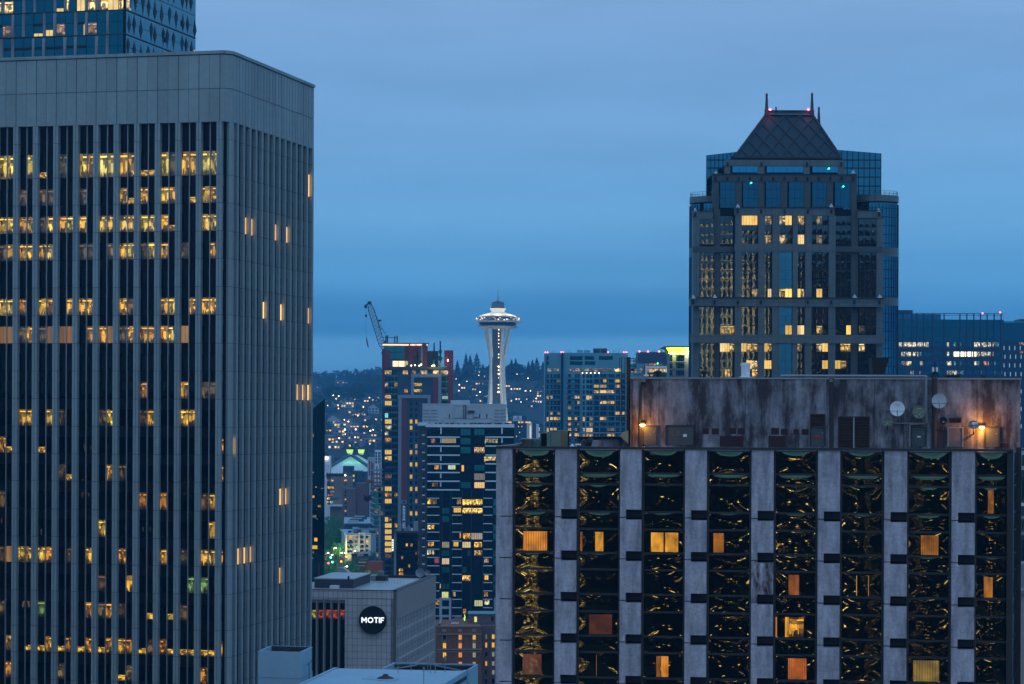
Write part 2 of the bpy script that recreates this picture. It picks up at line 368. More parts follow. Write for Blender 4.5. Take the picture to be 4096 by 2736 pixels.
M = dict(
    tower_concrete=plain('tower_concrete', (.27, .325, .33), .75, .28, .22, .2, isl=.16),
    dark_spandrel=plain('dark_spandrel', (.006, .0065, .007), .3, .2, .5, spec=.06),
    mullion=plain('mullion', (.36, .38, .40), .4, .08, 1, metal=.3),
    black=plain('black_metal', (.01, .01, .012), .6, .2),
    soot=plain('dark_steel', (.035, .037, .04), .5, .25),
    steel=plain('galvanised_steel', (.28, .30, .32), .45, .2, metal=.4),
    white=plain('white_paint', (.76, .78, .80), .5, .1, .4, .4),
    offwhite=plain('offwhite_paint', (.45, .48, .50), .6, .14, .3, .4),
    roofblue=plain('wet_membrane_roof', (.42, .47, .50), .35, .25, .12, spec=.5),
    bluewhite=plain('sky_tinted_pale_sheet', (.30, .47, .58), .6, .14, .3, .4), bluemembrane=plain('sky_tinted_wet_membrane', (.26, .46, .60), .4, .25, .12, spec=.4),  # blue sky light tinted into both base colours
    grey=plain('grey_render', (.22, .23, .24), .8, .2, .3, .4),
    darkgrey=plain('dark_grey_render', (.06, .065, .07), .7, .2, .3, .4),
    beige=tiled('beige_stone_cladding', (.125, .148, .148), (.10, .10, .09), 1.5, 1.9, .12, .45, .05, .08),
    beigedark=tiled('brown_stone_cladding', (.07, .078, .077), (.05, .05, .045), 1.5, 1.9, .12, .4, .05, .08),
    motiftile=tiled('travertine_tile', (.66, .60, .59), (.30, .27, .27), .93, 1.25, .22, .7, .045, .05),
    redpanel=plain('red_metal_panel', (.20, .035, .035), .6, .15, .3),
    greyframe=plain('grey_metal_panel', (.24, .28, .32), .6, .12, .3),
    brick=tiled('red_brick', (.33, .13, .07), (.18, .12, .10), .5, .22, .2, .85, .02, .22, .5),
    brickdark=tiled('brown_brick', (.23, .155, .15), (.15, .11, .11), .5, .22, .2, .85, .02, .2, .5),
    stonetrim=plain('stone_trim', (.36, .31, .29), .8, .12),
    conc_col=stained('weathered_concrete_pier', (.54, .53, .60), (.24, .22, .26), .48, .6, .14, .75),
    conc_pent=stained('sooty_concrete_wall', (.43, .43, .49), (.058, .048, .054), .55, .3, .14, .5),
    conc_peel=stained('peeling_painted_concrete', (.62, .60, .66), (.06, .04, .045), .53, 1.6, .5),
    patch=plain('brown_patch_paint', (.05, .018, .02), .8, .3),
    doorgrey=plain('grey_door_paint', (.07, .085, .09), .5, .15),
    doorlight=plain('pale_door_paint', (.14, .13, .14), .5, .15),
    rust=plain('rusty_sheet', (.07, .04, .03), .8, .5, .9),
    acgreen=plain('sage_metal_cabinet', (.17, .20, .15), .5, .12),
    tealpanel=plain('teal_metal_cladding', (.10, .30, .35), .5, .12, .3),
    bluepanel=plain('blue_grey_cladding', (.03, .07, .10), .5, .15, .3),
    needlewhite=plain('white_steel_paint', (.72, .70, .60), .5, .08, .2, .3),
    glass_office=glass('office_glass', (.010, .010, .010), .04, .006, .006),
    glass_hotel=glass('bronze_mirror_glass', (.13, .125, .075), .02, .013, .015, .33),
    glass_pm=glass('smoked_mirror_glass', (.055, .068, .07), .02, .008, .022, .55),
    glass_pmblue=glass('blue_mirror_glass', (.04, .20, .32), .03, .008, .006, .35),
    glass_teal=glass('teal_coated_glass', (.03, .19, .24), .06, .01, .01, .3),
    glass_blue=glass('sky_blue_glass', (.045, .21, .27), .06, .01, .01, .3),
    glass_navy=glass('navy_coated_glass', (.008, .08, .12), .08, .01, .012, .3),
    glass_dark=glass('dark_tinted_glass', (.012, .03, .028), .05, .01, .012, .4),
    glass_green=glass('green_backed_glass', (.03, .26, .26), .3, .01, .01, .4),
    glass_rail=glass('balcony_glass', (.10, .26, .29), .2, .0, .01, .4),
    glass_curve=glass('curved_blue_glass', (.03, .135, .20), .05, .0, .01, .3), glass_slab=glass('flat_dark_glass', (.011, .022, .022), .05, .0, .012, .4),
    glass_skyblue=glass('satin_blue_glass', (.045, .21, .31), .35, .0, .01, .4),
    room=lit('lit_room_window', 'room', 1.15), curtain=lit('lit_curtain_window', 'curtain', 1.0), plainlit=lit('lit_blind_window', 'plain', 1.0),
    leaf=leafy('dark_leaves', (.035, .075, .03)), leaf2=leafy('street_tree_leaves', (.045, .21, .09)), needle=leafy('conifer_needles', (.02, .045, .03)),
    bark=plain('bark', (.05, .04, .03), .9, .3),
    asphalt=plain('asphalt', (.05, .05, .052), .85, .25, .3),
    ground=plain('ground_paving', (.028, .042, .040), .9, .4, .02),
    decklight=emit('warm_deck_lamp', (1, .74, .5), 2.2), rimlight=emit('rim_lamp', (1, .9, .8), 3.5),
    redlight=emit('red_obstruction_light', (1, .12, .16), 8), warmlight=emit('warm_lamp', (1, .72, .38), 9), whitelight=emit('white_lamp', (1, .88, .78), 8),
    greenlight=emit('green_lamp', (.05, 1, .4), 6), sodium=emit('sodium_lamp', (1, .42, .06), 40), letter=emit('white_letter_light', (.85, .92, 1), 1.5),
)
YEL, AMB, ORA, WRM, WHT, DIM = (1.0, .56, .045), (1.0, .43, .025), (1.0, .34, .02), (1.0, .58, .18), (1.0, .84, .58), (.26, .14, .03)
def C(c, k=1.0): return (c[0] * k, c[1] * k, c[2] * k, rnd.random())
GREEN_EXIT = emit('green_exit_sign', (.05, 1, .3), 3)
# ================================================================ the big office tower on the left
def left_office_tower():
    fr = face(-70, 339 * 1.0318, 222.5, 339)
    B = fr.B; C1 = G(231.3, 339.9); C2 = G(312.4, 374.5)
    ch, rt = Face(B, C1), Face(C1, C2)
    t = thing('office_tower', 'big grey concrete office tower with close vertical piers and yellow lit floors', 'office tower', (fr.B.x, fr.B.y + 15, 0))
    D0 = .85
    ztop = fr.z(222, 50.4); zcap = fr.z(222, 54.4); zmid = fr.z(222, 88.2); zband = fr.z(222, 121.4)
    far = rt.B + (fr.A - fr.B) * 1.15; fl = fr.A + (rt.B - rt.A) * 1.0
    # dark glazed core behind the piers
    core = MB(); ins = lambda f, s: Vector(f.pt(s, 0, -D0)[:2])
    core.prism([ins(fr, 0), ins(fr, fr.L - .3), ins(ch, .3), Vector(rt.pt(.1, 0, -.54)[:2]), Vector(rt.pt(rt.L, 0, -.54)[:2]), far + Vector((1, -1)), fl], 0, zband + 1)
    core.build('core', M['dark_spandrel'], t)
    ys = [143.2, 178, 205.4, 233, 260.3, 287.8, 315.6, 343.5, 371, 398.7, 426.2, 453.7, 481, 509, 536.8, 563.7, 591, 626.5, 653, 680, 707]
    zs = [fr.z(60, y - (60 - 60) * 0) for y in ys]
    # parapet made of panels, real joints
    for f, n, e0, e1 in ((fr, None, 0, 0), (ch, 1, 0, 0), (rt, None, 0, 0)):
        m = MB()
        if f is fr: xs = [f.s(x, 88) for x in (-69.9, 6, 16.1, 26.3, 36.4, 46.4, 56.3, 66.3, 76.3, 86.3, 96.2, 106.4, 116.8, 127, 137.2, 147.4, 157.7, 168, 178.3, 188.5, 198.9, 209.2, 219.9)] + [f.L]
        elif f is ch: xs = [0, f.L]
        else: xs = [f.L * k / 28 for k in range(29)]
        for i, (a, b) in enumerate(zip(xs, xs[1:])):
            g = .05 if i % 2 else .02
            g2 = .02 if i % 2 else .05
            if f is ch: g = g2 = 0
            if f is rt: g, g2 = g + .03, g2 + .03
            m.box(f, a + g2, b - g, zband, zmid - .04, -D0, 0); m.box(f, a + g2, b - g, zmid + .04, zcap, -D0, 0)
            m.box(f, a + .015, b - .015, zcap + .12, ztop, -1.2, .18)
        m.box(f, 0, f.L, zband + .05, ztop - .1, -1.6, -.12, 1)
        m.build('parapet', [M['tower_concrete'], M['soot']], t)
    roof = MB(); roof.prism([ins(fr, 0), ins(fr, fr.L - .3), ins(ch, .3), ins(rt, .3), ins(rt, rt.L), far + Vector((1, -1)), fl], zband + 1, ztop - 1.5)
    roof.build('roof', M['grey'], t)
    # piers
    def pier(f, s0, s1, groove=True, D0=.85):
        m = MB(); zz = [zband] + zs + [0]
        for z1, z0 in zip(zz, zz[1:]):
            if z0 > z1: continue
            w = (s0 + s1) / 2
            if groove: m.box(f, s0, w - .03, z0 + .03, z1 - .03, -D0, 0); m.box(f, w + .03, s1, z0 + .03, z1 - .03, -D0, 0)
            else: m.box(f, s0, s1, z0 + .03, z1 - .03, -D0, 0)
        m.box(f, s0 + .04, s1 - .04, 0, zband, -D0, -.05, 1)
        m.build('pier', [M['tower_concrete'], M['soot']], t)
    starts = [-68, -48, -27.8, -7.8, 12.3, 31.9, 52.3, 72.1, 92.4, 112.6, 133.2, 153.9, 174.3, 195.1, 215.6]
    S = [fr.s(x, 343) for x in starts]; pw = fr.s(217.5, 343) - fr.s(212.4, 343)
    for s in S: pier(fr, s, s + pw)
    pier(ch, ch.L - .62, ch.L - .02, False)
    nr = 14; per = rt.L / nr
    for k in range(nr): pier(rt, k * per + per - .75, k * per + per - .02, True, .52)
    pier(rt, .02, .55)
    # thin white mullions
    for a, b in zip(S, S[1:]):
        m = MB(); c = (a + pw + b) / 2; m.box(fr, c - .045, c + .045, 0, zband, -D0, -D0 + .35); m.build('mullion', M['mullion'], t)
    # windows; one string per floor, two panes per bay, from the pane right of the first pier in frame leftwards to the corner
    # . dark  d dim  l low strip  y lit  b bright  o orange  c curtain  g green
    rows = ['', '', 'lyy.bo.yyycyyydb.yoy.oyydl.d'[:0]]
    rowdef = {  # floor index: string for bays starting at x=-7.8 (12 bays = 24 panes)
        1: 'yy.yl.d.yobboollydoobbyybdby..', 2: '..d.dd..d...oly.yo.lyob.yo', 3: 'yyobdyoby.ybbbybol..bbobyoyb', 4: 'dyyyyb..dd.dybdyo.d..ybby.yd..',
        5: '..........................', 6: 'byo.yo.yoy..od..yy.oybobdyo.', 7: 'ccdodccc.oocdoooobc.......', 8: '......................y...', 9: '..............o...y.dd..',
        10: '..yy.yd...dy..do..yy..o...', 11: 'ol..l.................o.d.', 12: '......dl...od............', 13: 'd.............o.o...dydyo.', 14: '..........y..........y...',
        15: 'dcybyo.d.y..o...o.d.bbobo', 16: '..........d..o.....gg.g.', 17: 'd...g....odod..l.ld.....', 18: '.y.llolololoooldollllllll', 19: '.o....d.....ld......o.o.', 0: ''}
    w = Wins(t)
    for k in range(1, 21):
        ztopw = fr.z(60, ys[k - 1] + 10.6) if k > 1 else fr.z(60, 153.8)
        z0 = zs[k] + .08; st = rowdef.get(k, '')
        if k == 17: ztopw = fr.z(60, 602); z0 = fr.z(60, 617.5)
        for bi in range(3, len(S) - 1):
            a, b = S[bi] + pw, S[bi + 1]; c = (a + b) / 2
            for h, (p, q) in enumerate(((a, c - .05), (c + .05, b))):
                i = (bi - 3) * 2 + h; ch_ = st[i] if i < len(st) else '.'
                mat, col = {'.': ('glass_office', None), 'd': ('room', DIM), 'l': ('room', (1, .62, .12)), 'y': ('room', YEL), 'b': ('room', (1.25, .78, .1)), 'o': ('room', AMB), 'c': ('plainlit', (.42, .2, .03)), 'g': ('room', (.5, .75, .12))}[ch_]
                kk = {'y': 1.15, 'b': .85, 'o': .9, 'c': .8, 'd': .6, 'g': .5}.get(ch_, 1)
                if mat == 'glass_office': w.add(fr, p, q, z0, ztopw, -D0, M[mat]); continue
                if ch_ == 'l':
                    w.add(fr, p, q, z0 + .9, ztopw, -D0, M['glass_office']); w.add(fr, p, q, z0, z0 + .9, -D0, M['room'], C(YEL, .9)); continue
                g_ = rnd.uniform(.85, 1.25) if k != 1 else 1.25; w.add(fr, p, q, z0, ztopw, -D0, M[mat], C((col[0], col[1] * g_, col[2] * (1 + (g_ - .9) * 3)), kk * rnd.uniform(.55, 1.05)))
        # corner pane and side panes
        w.add(ch, .05, ch.L - .65, z0, ztopw, -D0 + .04, M['room'] if k in (11, 12, 15, 18) else M['glass_office'], C(AMB, .6))
        for j in range(nr):
            a, b = j * per + (.6 if j == 0 else .0), j * per + per - .78
            on = {1: (13,), 3: (2, 3, 7, 9), 6: (5, 8, 13), 9: (11, 12, 13), 11: (0,), 13: (8, 9), 15: (1, 2, 3), 16: (8,)}.get(k, ())
            if j in on: w.add(rt, a, b, z0, ztopw, -.54, M['plainlit'], C((1, .5, .13), rnd.uniform(.9, 2.6)))
            else: w.add(rt, a, b, z0, ztopw, -.54, M['glass_office'])
    w.finish()
    # roof clutter
    m = MB(); fz = ztop - .3
    for i in range(9):
        s = fr.s(68 + i * 5.2, 52); m.box(fr, s, s + .12, fz, fz + 1.1 - abs(i - 4) * .1, -9, -8.9)
    m.box(fr, fr.s(67.5, 52), fr.s(111, 52), fz + .75, fz + .95, -9, -8.8); m.build('roof_railing', M['soot'], t)
left_office_tower()

# ================================================================ folded glass tower behind it
def folded_glass_tower():
    DT = 430.0
    lf = face(-40, DT * 1.0165, 123.7, DT); rt = Face(lf.B, G(193.3, DT * 1.0755))
    t = thing('glass_tower', 'blue glass tower with folded facets rising behind the grey office tower', 'glass tower', (lf.B.x, lf.B.y + 10, 0))
    ztop = lf.z(123, -60)
    m = MB(); m.prism([lf.A, lf.B, rt.B, rt.B + (lf.A - lf.B), lf.A + (rt.B - rt.A)], 0, ztop); m.build('core', M['dark_spandrel'], t)
    ys = [-15, 9.8, 34.1, 58.6, 83]
    w = Wins(t); fins = MB(); fins2 = MB(); bars = MB(); vents = MB()
    xL = {0: [(0, 1.2, 'b'), (5, 13.2, 'b'), (13.6, 22, ''), (26, 33, ''), (36.5, 44.8, ''), (45.2, 53, ''), (57, 63.5, 'l'), (67, 69, 'b'), (69.5, 76, ''), (77.2, 84.8, 'B'), (88.5, 95.4, 'b'), (101, 108, 'b'), (108.3, 118.3, 'B'), (118.8, 123.4, 'b')],
          1: [(-6, 2.6, ''), (3, 11.2, 'p'), (15, 21.7, ''), (25.6, 33.6, ''), (34.2, 42.6, 'l'), (46.2, 52.8, 'l'), (57, 65.2, 'p'), (65.7, 73.8, ''), (78, 84.7, 'e'), (88.5, 96.8, 'p'), (97.4, 106, ''), (109.6, 118, ''), (118.4, 123.3, '')],
          2: [(-6, -.5, ''), (4, 11, ''), (15, 23, ''), (23.5, 31.8, ''), (35.4, 42, ''), (46, 54.3, ''), (54.8, 63, ''), (67.2, 73.6, ''), (77.6, 86.2, ''), (86.7, 94.6, ''), (99, 105.4, ''), (109.4, 118, ''), (118.4, 123.3, '')]}
    for k in range(3):
        dz = lambda x: (x - 123.7) * -.0385
        prev = -7
        for (x0, x1, c) in xL[k]:
            xm = (x0 + x1) / 2; yt, yb = ys[k] + dz(xm) + .6, ys[k + 1] + dz(xm) - .5
            ym = yt + (yb - yt) * .47
            if x0 - prev > 1.8:   # folded fin in the gap
                s0, s1 = lf.s(prev + .2, 20), lf.s(x0 - .3, 20); zt, zb = lf.z(xm, yt), lf.z(xm, yb); sm = (s0 + s1) / 2
                flip = rnd.random() < .5; a, b = (zt, zb) if flip else (zb, zt)
                p = [lf.pt(s0, a, .03), lf.pt(s1, a, .03), lf.pt(sm, b, .5)]
                fins.face(p if not flip else p[::-1]); fins2.face([lf.pt(s0, zb, .03), lf.pt(s0, zt, .03), p[2]][:: 1]); fins2.face([lf.pt(s1, zt, .03), lf.pt(s1, zb, .03), p[2]])
            prev = x1
            y_up0 = yt
            w.px(lf, x0, y_up0, x1, ym - .2, 0, M['glass_navy'])
            if k == 0: w.px(lf, x0, -13, x1, yb - 12, 0, M['glass_navy'])
            mt = M['glass_navy']; cc = (1, 1, 1, 1)
            if c in ('b', 'B'): mt, cc = (M['plainlit'] if c == 'B' else M['room']), C((1, .72, .26), 1.35 if c == 'b' else 1.0)
            if c == 'p': mt, cc = M['room'], C((.6, .35, .2), .8)
            if c == 'e':
                w.px(lf, x0, ym + .2, x1 - 1.2, yb, 0, mt); w.px(lf, x1 - 1, ym + .2, x1, yb, 0, M['plainlit'], C(WRM, .9)); continue
            if c == 'l':
                w.px(lf, x0, ym + .2, x1, yb - 3.5 - (3 if x0 > 45 and k == 1 else 0), 0, mt); w.px(lf, x0, yb - 3.3 - (3 if x0 > 45 and k == 1 else 0), x1, yb, 0, M['plainlit'], C((1, .66, .2), 1)); continue
            w.px(lf, x0, ym + .2, x1, yb, 0, mt, cc)
        if k: 
            for x0, x1 in (((34.2, 42.6), (78, 84.7), (-3, 2.8)) if k == 1 else ((4, 11), (15, 31.8), (35.4, 42), (46, 63), (67.2, 73.6), (77.6, 86.2))):
                yv = ys[k] + dz(x0) + (10.5 if k == 1 else 9.5); s0, s1, z0, z1 = lf.rect(x0, yv, x1, yv + 2.7); vm = MB(); vm.box(lf, s0, s1, z0, z1, 0, .12); vm.build('vent_slot', M['black'], t)
    fins.build('folded_fin', M['greyframe'], t); fins2.build('fin_side', M['grey'], t);
    # right-hand face
    nf = 16; zf = [rt.z(124, y) for y in (-40, -15, 9.8, 34.1, 58.6, 83)]
    for k in range(5):
        zt, zb = zf[k], zf[k + 1]; s = 0
        while s < rt.L - .4:
            wd = rnd.choice((1.6, 2.2, 2.9)); e = min(s + wd, rt.L)
            litw = (k == 1 and s < 2.2) or (k == 2 and s > rt.L - 3)
            hz = zb + (zt - zb) * .52
            w.add(rt, s + .04, e - .04, hz + .05, zt - .08, 0, M['glass_blue']); w.add(rt, s + .04, e - .04, zb + .08, hz - .05, 0, M['room'] if litw else M['glass_blue'], C((1, .75, .4), .9)); s = e
        for j in range(11):
            s = (j + .5 + rnd.uniform(-.35, .35)) * rt.L / 11; h = zt - zb; z0, z1 = zb + h * rnd.uniform(.02, .08), zb + h * rnd.uniform(.9, .98); zm = zb + h * rnd.uniform(.3, .7)
            m = MB(); wd = rnd.uniform(.25, .42)
            # narrow spindle standing off the glass
            q = [rt.pt(s, z1, .06), rt.pt(s + wd, zm + 1.0, .06), rt.pt(s + wd, zm - 1.0, .06), rt.pt(s, z0, .06), rt.pt(s - wd * .4, zm - 1.0, .06), rt.pt(s - wd * .4, zm + 1.0, .06)]
            tip = rt.pt(s + wd * .3, zm, .45)
            for a, b in zip(q, q[1:] + q[:1]): m.face([b, a, tip])
            m.build('spindle_fin', M['bluepanel'], t)
        s = rnd.uniform(.15, .85) * rt.L; m = MB(); m.box(rt, s, s + .9, zm, zm + .9, 0, .2); m.build('vent', M['black'], t)
    w.finish()
    m = MB()
    for y in ys[1:]:
        z = lf.z(123.7, y); m.box(lf, 0, lf.L, z - .08, z + .08, 0, .16); m.box(rt, 0, rt.L, z - .08, z + .08, 0, .16)
    m.build('floor_line', M['soot'], t)
folded_glass_tower()

# ================================================================ black slanted tower
def black_tower():
    f = face(296, 604, 324.5, 600); t = thing('slant_top_tower', 'narrow black glass tower with slanted top squeezed beside the grey office tower', 'office tower', (f.B.x, f.B.y + 8, 0))
    zl, zr = f.z(311.4, 409), f.z(323.5, 398.4); zA = zl - (zr - zl) / (f.s(323) - f.s(311.4)) * f.s(311.4)
    m = MB(); m.prism([f.A, f.B, G(323.9, 622), G(296, 626)], 0, 0, ztop=[zA, zr, zr, zA]); m.build('body', M['glass_slab'], t)
    w = Wins(t)
    for x0, y0, x1, y1, c, k in ((312.4, 433.5, 313.8, 437.2, YEL, .7), (314.4, 537.8, 317.4, 541.4, YEL, 1), (311, 537.8, 311.8, 541.2, YEL, 1), (311, 545.4, 314, 549, YEL, .9), (314.2, 545.4, 317.3, 549, YEL, .9), (311.3, 495.5, 314.4, 497.8, AMB, .9),
                              (315.5, 486.6, 316.6, 487.6, AMB, .8), (318, 505, 321, 507.5, AMB, .6), (312, 515, 316.5, 517.8, YEL, .35), (321, 488, 324, 489, AMB, .4), (312.6, 471.8, 314, 473.2, WRM, .6), (311.6, 456, 312.6, 458.6, WRM, .4), (312, 551, 314, 553.5, AMB, .35), (311.5, 557.5, 313.5, 559, YEL, .5)):
        w.px(f, x0, y0, x1, y1, .02, M['room'] if k < .8 else M['plainlit'], C(c, k))
    w.finish()
    m = MB(); m.tube(f.pt(f.s(310), f.z(310, 513), .5), f.pt(f.s(319), f.z(319, 519.5), .5), .15); m.build('sloping_rail', M['steel'], t)
black_tower()

# ================================================================ travertine hotel with the round sign
def sign_hotel():
    Z = 61.5; fr = face(280, 453, 396, 450, 590); rt = Face(fr.B, G(434.5, 494, 580))
    rt = Face(fr.B, fr.B - fr.n * 44.3)
    t = thing('hotel_building', 'pale tiled hotel block with a wet roof and a round black sign', 'hotel', (fr.B.x - 8, fr.B.y + 20, 0))
    zt = fr.z(395, 591.0); zc = fr.z(395, 597); ws0, ws1 = fr.s(300), fr.s(345, 640); zs_ = fr.z(330, 599.7)
    m = MB(); m.box(fr, ws1, fr.L - .5, 0, zt - 1.5, -2, 0); m.box(fr, 0, ws1, zs_, zt - 1.5, -2, 0)
    m.box(fr, 0, fr.L - .5, zt - 1.45, zt, -.8, .06); m.box(fr, ws1 - .02, ws1 + .5, 0, zs_, -1.9, .1)
    m.build('wall', M['motiftile'], t)
    m = MB(); m.prism([Vector(fr.pt(0, 0, -2)[:2]), Vector(fr.pt(fr.L - 1.2, 0, -2)[:2]), Vector(rt.pt(rt.L - 1, 0, -1)[:2]), Vector(fr.pt(0, 0, -43)[:2])], 0, zt - 2.2); m.build('core', M['dark_spandrel'], t)
    m = MB(); m.prism([Vector(fr.pt(0, 0, -.8)[:2]), Vector(fr.pt(fr.L - .5, 0, -.8)[:2]), Vector(rt.pt(rt.L - .4, 0, -.8)[:2]), Vector(fr.pt(0, 0, -43.5)[:2])], zt - 2.2, zt - .6); m.build('roof', M['roofblue'], t)
    m = MB(); m.box(rt, 0, .5, 0, zt, -1, .0); m.box(rt, .5, rt.L, zt - 5.4, zt, -.8, .15); m.box(fr, fr.L - .5, fr.L, 0, zt, -.8, 0)
    m.build('corner_band', M['stonetrim'], t)
    m = MB(); n = 26
    for i in range(n + 1):
        s = .6 + i * (rt.L - 1.0) / n; m.box(rt, s, s + .6, 0, zt - 5.4, -.9, 0)
    for j in range(14): z = zt - 5.4 - 2.6 * (j + 1); m.box(rt, .5, rt.L, z, z + .45, -.9, -.03)
    m.box(rt, .5, rt.L, 0, zt - 5.4, -1.2, -.11, 1)
    m.build('ribbed_wall', [M['motiftile'], M['soot']], t)
    m = MB()   # back and left parapet
    bk = Face(Vector(fr.pt(fr.L, 0, -44)[:2]), Vector(fr.pt(0, 0, -44)[:2])); m.box(bk, 0, bk.L, zt - 2, zt, -.4, .1); m.build('back_parapet', M['soot'], t)
    m = MB(); m.box(fr, 0, fr.L, zt, zt + .1, -.9, .12); m.box(rt, 0, rt.L, zt, zt + .1, -.9, .2); m.build('coping', M['soot'], t)
    # tall window strip
    w = Wins(t); zrows = [603, 609.5, 619, 630, 642, 654, 667, 681, 695]; cols = [302, 309.2, 316.3, 323.6, 330.9, 338.2, 345]
    for a, b in zip(cols, cols[1:]):
        for i, (y0, y1) in enumerate(zip(zrows, zrows[1:])):
            lit_ = i == 1 and a > 302
            w.px(fr, a + .25, y0, b - .25, y1, -1.5, M['room'] if lit_ else M['glass_office'], C((.5, .07, .02) if a > 312 else (.7, .5, .05), .8) if lit_ else (1, 1, 1, 1))
    w.finish()
    for x in cols[1:-1]:
        m = MB(); s = fr.s(x, 640); m.box(fr, s - .13, s + .13, 0, zs_, -1.6, .0); m.build('mullion', M['stonetrim'], t)
    m = MB(); m.box(fr, fr.s(345) - .1, ws0, fr.z(330, 603), zs_, -2, -.4); m.build('strip_head', M['stonetrim'], t)
    # roof things
    zr = zt - .6
    def rbox(nm, x0, y0, x1, yb, d, h, mat, lab=None):  # footprint by its front bottom edge
        p = onz(x0, yb, zr); w_ = (x1 - x0) / F * p.y; f = Face((p.x, p.y), (p.x + w_ * fr.u.x, p.y + w_ * fr.u.y))
        m = MB(); m.box(f, 0, f.L, zr, zr + h, -d, 0); return m, f
    m, f = rbox('p', 314.4, 580, 353.8, 587.8, 17, 1.7, None); ph = m.build('penthouse', M['darkgrey'], t)
    m = MB(); m.box(f, -.1, f.L + .1, zr + 1.7, zr + 1.9, -17.1, .1); m.build('penthouse_roof', M['roofblue'], ph)
    m, f = rbox('p', 329.6, 0, 337.5, 588.8, 2.2, .6, None); m.build('roof_hatch', M['white'], t)
    p = onz(337, 574.6, zr); f = Face((p.x, p.y), (p.x + 2.9 * fr.u.x, p.y + 2.9 * fr.u.y)); m = MB()
    m.box(f, 0, 1.2, zr, zr + 1.5, -2, 0)
    for s0 in (1.2,):
        a, b, c, d = f.pt(1.2, zr, 0), f.pt(3, zr, 0), f.pt(1.2, zr + 1.5, 0), None
        a2, b2, c2 = f.pt(1.2, zr, -2), f.pt(3, zr, -2), f.pt(1.2, zr + 1.5, -2)
        m.face([a, b, c]); m.face([b2, a2, c2]); m.face([b, b2, c2, c])
    m.build('stair_hut', M['offwhite'], t)
    m, f = rbox('p', 368.6, 0, 375.6, 581, 4, 1.1, None); m.box(f, 1.6, 2.6, zr, zr + 1.9, -3, -1.5); m.build('cooling_unit', M['steel'], t)
    m, f = rbox('p', 376.5, 0, 385.8, 581, 3, 1.0, None); m.build('duct_box', M['soot'], t)
    m = MB(); 
    for x in range(12):
        p = onz(371 + x * 2.95, 585.4, zr); m.tube(p, p + Vector((0, 0, .9)), .03, 4); 
    for h in (.5, .9): m.tube(onz(371, 585.4, zr) + Vector((0, 0, h)), onz(403.5, 585.4, zr) + Vector((0, 0, h)), .03, 4)
    m.build('guard_rail', M['steel'], t)
    m = MB(); p = onz(319.2, 577.5, zr); m.tube(p, p + Vector((0, 0, 3)), .12); m.build('red_pipe', M['redpanel'], t)
    m = MB(); p = onz(348.5, 580.2, zr + 1.9); m.tube(p, p + Vector((0, 0, .8)), .2); m.build('flue', M['black'], t)
    for x, r in ((420, .95), (427.5, .6)):
        m = MB(); p = onz(x, 579, zr); m.tube(p, p + Vector((0, 0, .8)), .06); c = p + Vector((0, 0, 1.3))
        for k in range(16):
            a0, a1 = k * math.pi / 8, (k + 1) * math.pi / 8; q = lambda a, rr, y: c + Vector((math.cos(a) * rr, y, math.sin(a) * rr))
            m.face([q(a0, r, -.2), q(a0, r * .5, .05), q(a1, r * .5, .05), q(a1, r, -.2)]); m.face([q(a0, r * .5, .05), c + Vector((0, .15, 0)), q(a1, r * .5, .05)])
            m.face([q(a0, r, -.2), q(a1, r, -.2), c + Vector((0, .22, 0))])
        m.build('satellite_dish', M['steel'], t)
    # the round sign
    cx, cz = fr.s(373.3, 620), fr.z(373.3, 619.8); r = 13.95 * 450 / F
    c = fr.pt(cx, cz, 0); u = Vector((fr.u.x, fr.u.y, 0)); n = Vector((fr.n.x, fr.n.y, 0)); zz = Vector((0, 0, 1))
    s = thing('round_sign', 'round black hotel sign with glowing white MOTIF lettering on the tiled wall', 'sign', c)
    m = MB(); K = 48
    ring = lambda rr, d: [c + u * rr * math.cos(2 * math.pi * k / K) + zz * rr * math.sin(2 * math.pi * k / K) + n * d for k in range(K)]
    A, B, D_, E = ring(r, .25), ring(r, .75), ring(r * .95, .75), ring(r * .95, .68)
    for k in range(K):
        j = (k + 1) % K
        m.face([A[k], A[j], B[j], B[k]], smooth=True); m.face([B[k], B[j], D_[j], D_[k]]); m.face([D_[k], D_[j], E[j], E[k]])
    m.face(E); m.face(A[::-1]); m.build('sign_disc', M['black'], s)
    lh, sw = 1.06, .105; x = -2.16
    def stroke(nm, polys):
        m = MB()
        for p_ in polys:
            for (a, b_), (a2, b2) in zip(p_, p_[1:]):
                m.tube(c + u * a + zz * b_ + n * .72, c + u * a2 + zz * b2 + n * .72, sw, 10)
            for a, b_ in p_: m.lathe(c + u * a + zz * b_ + n * .72, [(0, -sw), (sw * .7, -sw * .7), (sw, 0), (sw * .7, sw * .7), (0, sw)], 10)
        m.build(nm, M['letter'], s)
    h = lh / 2 - sw + .02
    stroke('letter_m', [[(-2.02, -h), (-2.02, h), (-1.62, -.12), (-1.22, h), (-1.22, -h)]])
    stroke('letter_o', [[(-.4 + .46 * math.cos(k * math.pi / 10), .43 * math.sin(k * math.pi / 10)) for k in range(21)]])
    stroke('letter_t', [[(.36, h), (1.02, h)], [(.69, h), (.69, -h)]])
    stroke('letter_i', [[(1.3, h), (1.3, -h)]])
    stroke('letter_f', [[(2.12, h), (1.62, h), (1.62, -h)], [(1.62, 0), (2.02, 0)]])
sign_hotel()

